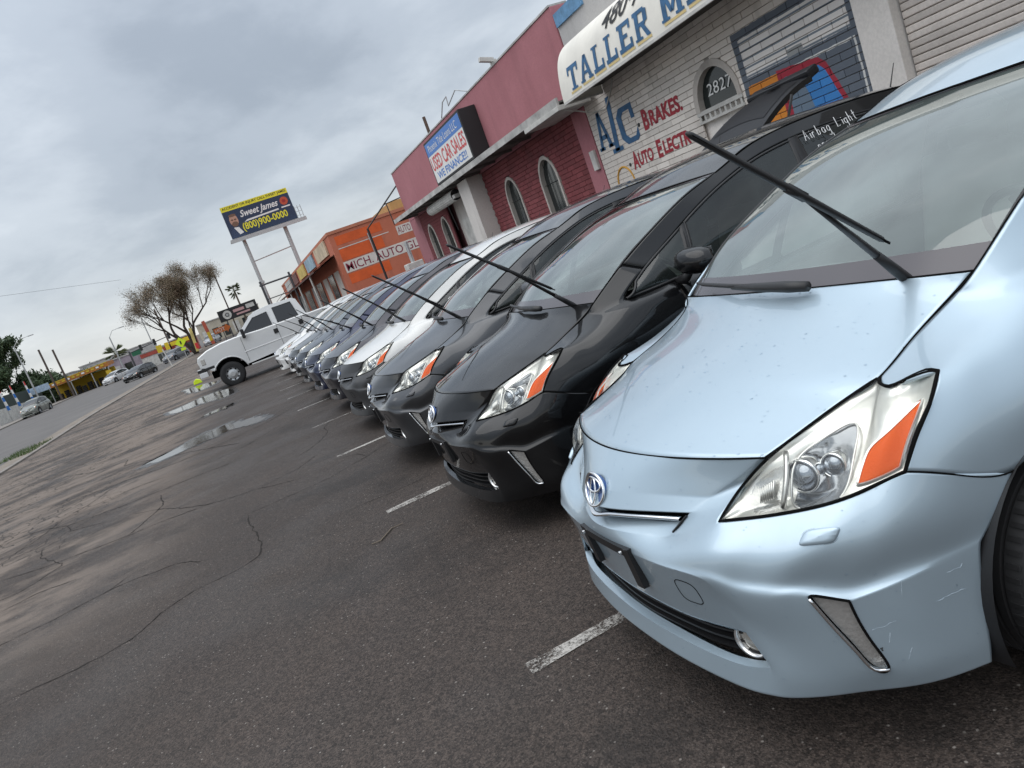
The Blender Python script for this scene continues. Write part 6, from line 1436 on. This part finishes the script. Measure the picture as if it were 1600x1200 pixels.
# ---------------------------------------------------------------- the row of parked hatchbacks
P_BLUE = paint('paint_light_blue', (.43, .535, .61), .58, .38)
proto, HB, BV = build_car(P_BLUE)
GRP = 'hatchbacks parked in a row along the shops'
def place(o, x, y, rz, label): o.location = (x, y, gz(x, y)); o.rotation_euler = (0, 0, rz); tag(o, label, 'car', GRP)
place(proto, .7744, 2.1287, -.0119, 'light blue hatchback nearest the camera with one wiper raised')
PAINTS = [(.7744+.0598, 4.4625, .0117, (.0020, .0022, .0028), .0, 'black hatchback next to the light blue one, chalk writing on its window'), (.8456, 6.8328, -.0307, (.056, .058, .062), .7, 'dark grey hatchback with its tailgate open, third in the row'), (.90, 9.35, .012, (.62, .62, .60), .05, 'white hatchback with a bare black front bumper'),
 (.93, 11.85, -.01, (.030, .031, .040), .8, 'charcoal hatchback just past the white one with black bumper'), (.92, 14.2, .008, (.012, .018, .050), .7, 'navy blue hatchback, sixth in the row'), (.93, 16.8, 0, (.042, .052, .070), .85, 'slate blue hatchback, seventh in the row'), (.97, 19.5, -.008, (.10, .105, .11), .85, 'mid grey hatchback before the two white ones'), (1.0, 22.0, .01, (.64, .64, .63), .05, 'white hatchback, nearer one of the last two'), (.86, 24.5, -.006, (.64, .64, .63), .05, 'white hatchback at the far end beside the truck')]
cars = [proto]
for k, (x, y, rz, col, met, lb) in enumerate(PAINTS):
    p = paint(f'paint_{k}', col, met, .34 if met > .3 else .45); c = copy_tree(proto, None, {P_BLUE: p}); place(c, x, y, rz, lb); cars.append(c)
WB = Vector((.923, -.49, 1.055)); rw = random.Random(5)
for c in cars[2:]:      # every raised wiper stands a little differently
    w = [x for x in c.children if x.name.split('.')[0] == 'wiper'][0]
    Rm = (Matrix.Rotation(R_(rw.uniform(-7, 9)), 4, 'Y') @ Matrix.Rotation(R_(rw.uniform(-7, 7)), 4, 'X')); w.matrix_local = Matrix.Translation(WB) @ Rm @ Matrix.Translation(-WB)
def kids(o, pre): return [c for c in all_children(o) if c.name.split('.')[0] == pre]
for o in kids(cars[3], 'bumper')+kids(cars[3], 'washer_cap'):
    o.material_slots[0].link = 'OBJECT'; o.material_slots[0].material = simple('bare_bumper', (.028, .029, .031), .42) if 'bare_bumper' not in MATS else MATS['bare_bumper']
for c in cars[3:6]:      # these carry no plate bracket
    for o in kids(c, 'plate_bracket')+kids(c, 'bracket_bolt'): bpy.data.objects.remove(o)
def local(car, p): return (p[0], -p[1], p[2])
# chalk writing on the black car's rear door glass
bk = cars[1]; M_CHALK = simple('chalk_white', (.75, .75, .75), .8)
Mt = Matrix(((.987, 0, -.0, 2.66), (0, .30, -.95, -.702), (.045, .95, .30, 1.385), (0, 0, 0, 1)))
def circ(cx, cy, rx, ry, a0, a1, n=9): return [(cx+rx*math.cos(R_(a0+(a1-a0)*k/n)), cy+ry*math.sin(R_(a0+(a1-a0)*k/n))) for k in range(n+1)]
HAND = {'A': [[(0, 0), (.25, 1), (.5, 0)], [(.1, .35), (.42, .38)]], 'i': [[(.1, 0), (.1, .5)], [(.1, .68), (.11, .72)]], 'r': [[(.05, 0), (.05, .5)], circ(.2, .32, .15, .18, 160, 40)], 'b': [[(.05, 1), (.05, 0)], circ(.2, .25, .17, .25, 180, -180)], 'a': [circ(.2, .25, .18, .25, 40, 360), [(.38, .5), (.40, 0)]], 'g': [circ(.2, .25, .18, .25, 40, 360), [(.38, .5), (.38, -.3), (.2, -.45), (.02, -.32)]],
 'L': [[(.08, 1), (.05, 0), (.45, .05)]], 'h': [[(.05, 1), (.05, 0)], circ(.2, .3, .15, .2, 180, 0)+[(.36, 0)]], 't': [[(.15, .95), (.15, .1), (.3, 0)], [(0, .62), (.34, .66)]], 'p': [[(.05, .5), (.05, -.45)], circ(.2, .25, .17, .25, 180, -180)], 'e': [[(.03, .26), (.36, .3)], circ(.2, .25, .17, .25, 10, 330)], 'd': [circ(.2, .25, .18, .25, 40, 360), [(.38, 1), (.38, 0)]], '.': [[(.05, 0), (.07, .03)]]}
def chalk(word, x, z, sz, adv):
    for chx in word:
        if chx != ' ':
            mb = MB()
            for st in HAND[chx]: mb.tube([Mt @ Vector((x+a*sz, z+b*sz*1.15+random.uniform(-.001, .001), .030)) for a, b in st], .0022, 5)
            mb.build('window_writing', M_CHALK, bk)
        x += sz*adv*{'i': .5, 'L': 1.2, 'A': 1.15, '.': .5, ' ': 1.1}.get(chx, 1.0)
chalk('Airbag Light', -.03, .072, .058, .68); chalk('prepd.', .03, -.012, .052, .64)
# open tailgate of the grey car
gcar = cars[2]; gmat = bpy.data.materials['paint_1']
tg = empty('tailgate', parent=gcar); rows = []; rows2 = []
for s in np.linspace(0, 1, 9):
    x = 4.10+1.02*s; z = 1.56+.50*math.sin(s*1.35); hw = .54-.05*s
    rows.append([(x+.05*(1-f*f), hw*f, z-.05*f*f) for f in np.linspace(-1, 1, 13)]); rows2.append([(x+.05*(1-f*f)+.02, hw*f*.96, z-.05*f*f-.055) for f in np.linspace(-1, 1, 13)])
mb = MB(); mb.grid(rows); mb.build('tailgate_skin', simple('tailgate_dark', (.014, .0145, .017), .42, spec=.2), tg, smooth=True); mb = MB(); mb.grid(rows2, flip=True); mb.build('tailgate_trim', M_INT, tg, smooth=True)
mb = MB(); e = [r[0] for r in rows]+rows[-1][1:]+[r[-1] for r in rows[-2::-1]]; e2 = [r[0] for r in rows2]+rows2[-1][1:]+[r[-1] for r in rows2[-2::-1]]; mb.grid([e, e2]); mb.build('tailgate_edge', M_BLACK, tg)
mb = MB(); mb.grid([[(p[0]-.002, p[1], p[2]+.004) for p in r[1:12]] for r in rows[3:8]]); mb.build('tailgate_glass', simple('dull_dark_glass', (.010, .010, .012), .42, spec=.15), tg, smooth=True)
mb = MB(); mb.lathe([(.001, -.012), (.05, -.010), (.07, 0)], (0, 0, 0), 'Z', 18); mb.v = [(p[0]*.9+5.0, p[1]*1.6-.05, -p[2]+2.055) for p in mb.v]; mb.build('pull_handle', M_BLACK, tg)
for s in (-1, 1): mb = MB(); mb.tube([(4.42, .56*s, 1.25), (4.78, .56*s, 1.88)], .014, 6); mb.build('gas_strut', M_BLACK, tg)
mb = MB(); mb.box((5.16, 0, 2.03), (.16, .98, .10), Matrix.Rotation(R_(-20), 3, 'Y')); mb.build('tailgate_spoiler', MATS['tailgate_dark'], tg, bevel=.03)
# rain drops on the near car
wdm = new_mat('rain_drop'); b = bsdf(wdm); b.inputs['Base Color'].default_value = (.9, .95, 1, 1); b.inputs['Roughness'].default_value = .02; b.inputs['Transmission Weight'].default_value = 1.0; b.inputs['IOR'].default_value = 1.33
V = []; F = []; rnd = random.Random(3)
def drop(p, n, r):
    n = n if n.z > 0 or n.x < 0 else -n; u = n.orthogonal().normalized(); w = n.cross(u); i0 = len(V); K = 8; asp = rnd.uniform(.75, 1.3)
    for (rr, hh) in ((1, -.05), (.85, .28), (.5, .46)):
        for k in range(K): a = 2*math.pi*k/K; V.append(p+(u*math.cos(a)*asp+w*math.sin(a))*r*rr+n*r*hh)
    V.append(p+n*r*.52)
    for l in range(2):
        for k in range(K): F.append((i0+l*K+k, i0+l*K+(k+1) % K, i0+(l+1)*K+(k+1) % K, i0+(l+1)*K+k))
    for k in range(K): F.append((i0+2*K+k, i0+2*K+(k+1) % K, i0+3*K))
for k in range(420):
    h_ = HB.ray_cast(Vector((rnd.uniform(.12, .98), rnd.uniform(-.62, .66), 1.5)), Vector((0, 0, -1)))
    if h_[0]: drop(h_[0], h_[1], rnd.choice((.0014, .0018, .0022, .0028, .0036)))
for k in range(420):
    h_ = BV.ray_cast(Vector((-.5+rnd.uniform(0, .35), rnd.uniform(-.3, 1.2), rnd.uniform(.35, 1.3))), Vector((.75, rnd.uniform(-.45, .05), -.42)).normalized())
    if h_[0]: drop(h_[0], -h_[1] if h_[1].x > 0 else h_[1], rnd.choice((.0012, .0016, .002, .0028)))
o = cpart('rain_drops', V, F, wdm, proto, outward=False); o['kind'] = 'stuff'
# scratches on the near car's bumper corner
M_SCR = simple('scratch_pale', (.42, .49, .54), .6); M_CHIP = simple('scratch_dark', (.02, .02, .02), .8)
def scratch(pts, w, mat):
    Q = []
    for a, b_ in zip(pts, pts[1:]):
        for t in np.linspace(0, 1, 8): 
            p = Vector(a).lerp(Vector(b_), t)+Vector((0, 0, rnd.gauss(0, .0012))); h_ = BV.find_nearest(p); n = h_[1] if h_[1].y > 0 else -h_[1]; Q.append(h_[0]+n*.0003)
    mb = MB(); mb.tube(Q, [w*rnd.uniform(.15, 1.1) for _ in Q], 4); cmb(mb, 'scratch', mat, proto)
scratch([(.3694,.8048,.49),(.3627,.8013,.4533)], .0008, M_SCR); scratch([(.4276,.8286,.4122),(.4618,.8393,.4168),(.5003,.85,.4157)], .0006, M_SCR); scratch([(.2898,.7593,.3812),(.338,.7884,.3931)], .0006, M_SCR); scratch([(.3201,.7789,.3642),(.3142,.7746,.3394)], .0009, M_SCR); scratch([(.2968,.7636,.3319),(.2978,.7641,.3245)], .004, M_CHIP); scratch([(.3536,.7975,.3189),(.341,.7901,.2875)], .0005, M_SCR); scratch([(.4674,.8414,.472),(.5074,.8517,.475)], .0006, M_SCR)

# ---------------------------------------------------------------- white pickup at the end of the row
P_WHITE = paint('paint_truck_white', (.66, .67, .67), .05, .42)
tk = empty('pickup_truck', (0, 30.0, 0)); tag(tk, 'lifted white pickup truck at the far end of the car row', 'truck')
HWT = 1.0
def arc(cx, cz, r, a0, a1, n=14): return [(cx+r*math.cos(R_(a0+(a1-a0)*k/n)), cz+r*math.sin(R_(a0+(a1-a0)*k/n))) for k in range(n+1)]
low = [(-1.12, .80), (-1.34, .98), (-1.47, 1.02), (-1.49, 1.24), (-1.42, 1.40), (-1.06, 1.54), (-.57, 1.62), (.02, 1.645), (.9, 1.60), (2.64, 1.585), (2.72, 1.56), (5.3, 1.56), (5.3, .75)]+arc(3.75, .45, .60, 30, 150)[0:]+[(.14, .60)]+arc(-.53, .46, .60, 14, 146)
def shell(outline, y0, y1, crown=0.05):
    """outline swept across the width with rounded shoulders"""
    n = len(outline); mb = MB(); zs = [p[1] for p in outline]; rows = []
    cxm = sum(p[0] for p in outline)/n; 
    for f in (-1, -.96, -.5, 0, .5, .96, 1):
        k = .985 if abs(f) == 1 else 1.0
        rows.append([((p[0] if abs(f) < 1 else p[0]*.995+.005*cxm), y0+(y1-y0)*(f+1)/2, p[1]-(.03 if abs(f) == 1 and p[1] > 1.3 else 0)+(.02*(1-f*f) if p[1] > 1.3 else 0)) for p in outline])
    mb.grid([r+[r[0]] for r in rows]); mb.f.append(tuple(range(n))[::-1]); L = 6*(n+1); mb.f.append(tuple(L+i for i in range(n)))
    return mb
mb = shell(low, -HWT, HWT); mb.build('body', P_WHITE, tk, smooth=True, autosmooth=35)
gh = [(.02, 1.60, .93), (2.66, 1.56, .95), (2.50, 2.20, .80), (2.40, 2.27, .76), (1.46, 2.31, .76), (.95, 2.25, .77), (.74, 2.15, .79)]
mb = MB(); mb.grid([[(x, w*f, z+(.03*(1-f*f) if z > 2 else 0)) for x, z, w in gh]+[(gh[0][0], gh[0][2]*f, gh[0][1])] for f in (-1, -.9, -.4, 0, .4, .9, 1)]); n = len(gh); mb.f.append(tuple(range(n))); mb.f.append(tuple(6*(n+1)+i for i in range(n))[::-1]); cb = mb.build('cab', P_WHITE, tk, smooth=True, autosmooth=30)
M_TWIN = simple('truck_window', (.02, .022, .026), .06, spec=.6)
def onside(x, z, s, out=.012):
    t = (z-1.58)/(2.22-1.58); w = .94+(.79-.94)*t; return (x, s*(w+out), z)
for s in (-1, 1):
    for nm, P in (('window', [(.27, 1.49+.12), (.50, 1.80), (.84, 2.07), (1.36, 2.11), (1.39, 1.61)]), ('window', [(1.60, 1.61), (1.60, 2.17), (2.28, 2.16), (2.37, 1.62)])):
        mb = MB(); mb.add([onside(x, z, s) for x, z in P], [tuple(range(len(P)))]); w_ = mb.build(nm, M_TWIN, tk); mb = MB(); mb.tube([onside(x, z, s, .008) for x, z in P], .018, 5, closed=True); mb.build('window_seal', M_BLACK, w_)
    for x in (.18, 1.50, 2.44): mb = MB(); mb.tube([(x, s*(HWT+.002), .68), (x, s*(HWT+.002), 1.56)], .007, 4); mb.build('door_gap', M_GAP, tk)
    for x in (1.42, 2.36): mb = MB(); mb.box((x, s*(HWT+.012), 1.35), (.15, .03, .17)); mb.build('door_handle', M_BLACK, tk, bevel=.01)
    mb = MB(); mb.tube([(.15, s*(HWT+.006), 1.03), (2.6, s*(HWT+.006), 1.03)], .014, 5); mb.build('body_crease', P_WHITE, tk)
    mb = MB(); mb.box2((.20, s*HWT*.97, .50), (2.5, s*(HWT+.10), .55)); mb.build('running_board', M_SATIN, tk, bevel=.01)
    mb = MB(); pts = arc(-.53, .46, .62, 8, 150, 20); mb.tube([(a, s*(HWT+.005), b) for a, b in pts], .022, 6); mb.build('arch_trim', P_WHITE, tk, smooth=True)
    mb = MB(); mb.box((-1.40, s*.74, 1.20), (.16, .40, .26)); hl_ = mb.build('headlight', M_DRLG, tk, bevel=.04); mb = MB(); mb.box((-1.30, s*.97, 1.20), (.16, .08, .24)); mb.build('headlight_side', M_DRLG, hl_, bevel=.03)
    mb = MB(); mb.box((.32, s*1.12, 1.66), (.12, .24, .34)); mm = mb.build('side_mirror', M_BLACK, tk, bevel=.04); mb = MB(); mb.tube([(.30, s*.93, 1.60), (.32, s*1.02, 1.62)], .03, 6); mb.build('mirror_stalk', M_BLACK, mm)
    for cxw in (-.53, 3.75):
        wl = empty('wheel', parent=tk); c = (cxw, s*.86, .45)
        mb = MB(); mb.lathe([(.24, -.13), (.36, -.14), (.43, -.12), (.45, -.07), (.45, .07), (.43, .12), (.36, .14), (.24, .13)], c, 'Y', 36); mb.build('tyre', M_RUBBER, wl, smooth=True)
        mb = MB(); mb.lathe([(.26, .10*s), (.27, .13*s), (.25, .12*s), (.22, .06*s), (.18, .05*s), (.17, .09*s), (.09, .10*s), (.085, .15*s), (.001, .15*s)], c, 'Y', 32); rm = mb.build('rim', M_RIM, wl, smooth=True, autosmooth=40)
        for k in range(8): a = 2*math.pi*k/8; mb = MB(); mb.lathe([(.001, .058*s), (.032, .058*s)], (c[0]+.205*math.cos(a), c[1]+.004*s, c[2]+.205*math.sin(a)), 'Y', 10); mb.build('rim_hole', M_GAP, rm)
mb = MB(); mb.add([(.01, -.85, 1.66), (.01, .85, 1.66), (.70, .72, 2.15), (.70, -.72, 2.15)], [(0, 1, 2, 3)]); mb.v = [(p[0]-.012, p[1], p[2]+.01) for p in mb.v]; mb.build('windshield', M_TWIN, tk)
mb = MB(); mb.box2((-1.60, -.98, .86), (-1.42, .98, 1.0)); mb.box2((-1.58, -1.0, .66), (-1.30, 1.0, .86)); bp_ = mb.build('front_bumper', P_WHITE, tk, bevel=.03); mb = MB(); mb.box2((-1.605, -1.005, .88), (-1.0, 1.005, .975)); mb.build('bumper_strip', M_BLACK, bp_, bevel=.01)
mb = MB(); mb.box2((-1.51, -.52, 1.06), (-1.44, .52, 1.34)); mb.build('grille', M_BLACK, tk, bevel=.02)
mb = MB(); mb.box2((-1.2, -.5, .5), (5.2, .5, .75)); mb.box2((-1.0, -.84, .75), (-.1, .84, 1.1)); mb.build('underbody', M_GAP, tk)

# ---------------------------------------------------------------- far traffic
def far_car(name, loc, rz, sc, col, label, met=.1):
    """another closed car far off: same build, its own proportions and paint, wipers down"""
    p = paint('far_paint_'+str(len(MATS)), col, met, .4); o = empty(name, loc, rz); tag(o, label, 'car'); o.scale = sc
    for ch in proto.children:
        if ch.name.split('.')[0] in ('wiper', 'rain_drops', 'scratch', 'cabin', 'plate_bracket', 'washer_cap', 'antenna'): continue
        copy_tree(ch, o, {P_BLUE: p, M_SIDEG: M_TWIN, M_WSG: M_TWIN})
    return o
far_car('sports_car', (-11.2, 87.2, gz(0, 87.2)), R_(68), (1.10, 1.04, .84), (.004, .0045, .005), 'low black sports coupe turning on the road', 0)
far_car('suv', (-22.6, 94.5, gz(0, 94.5)), R_(80), (1.02, 1.04, 1.14), (.16, .17, .15), 'grey green SUV stopped by the white fence')
far_car('parked_car', (-17.0, 112, gz(0, 112)), R_(62), (1, 1, .92), (.55, .55, .55), 'white sedan left of the black coupe'); far_car('parked_car', (-9.0, 110, gz(0, 110)), R_(60), (1, 1, .95), (.14, .15, .17), 'silver grey car just right of the black coupe', .5); far_car('parked_car', (-3.8, 126, gz(0, 126)), R_(75), (1, 1, 1), (.35, .36, .38), 'pale silver car seen between the tree trunks', .5)
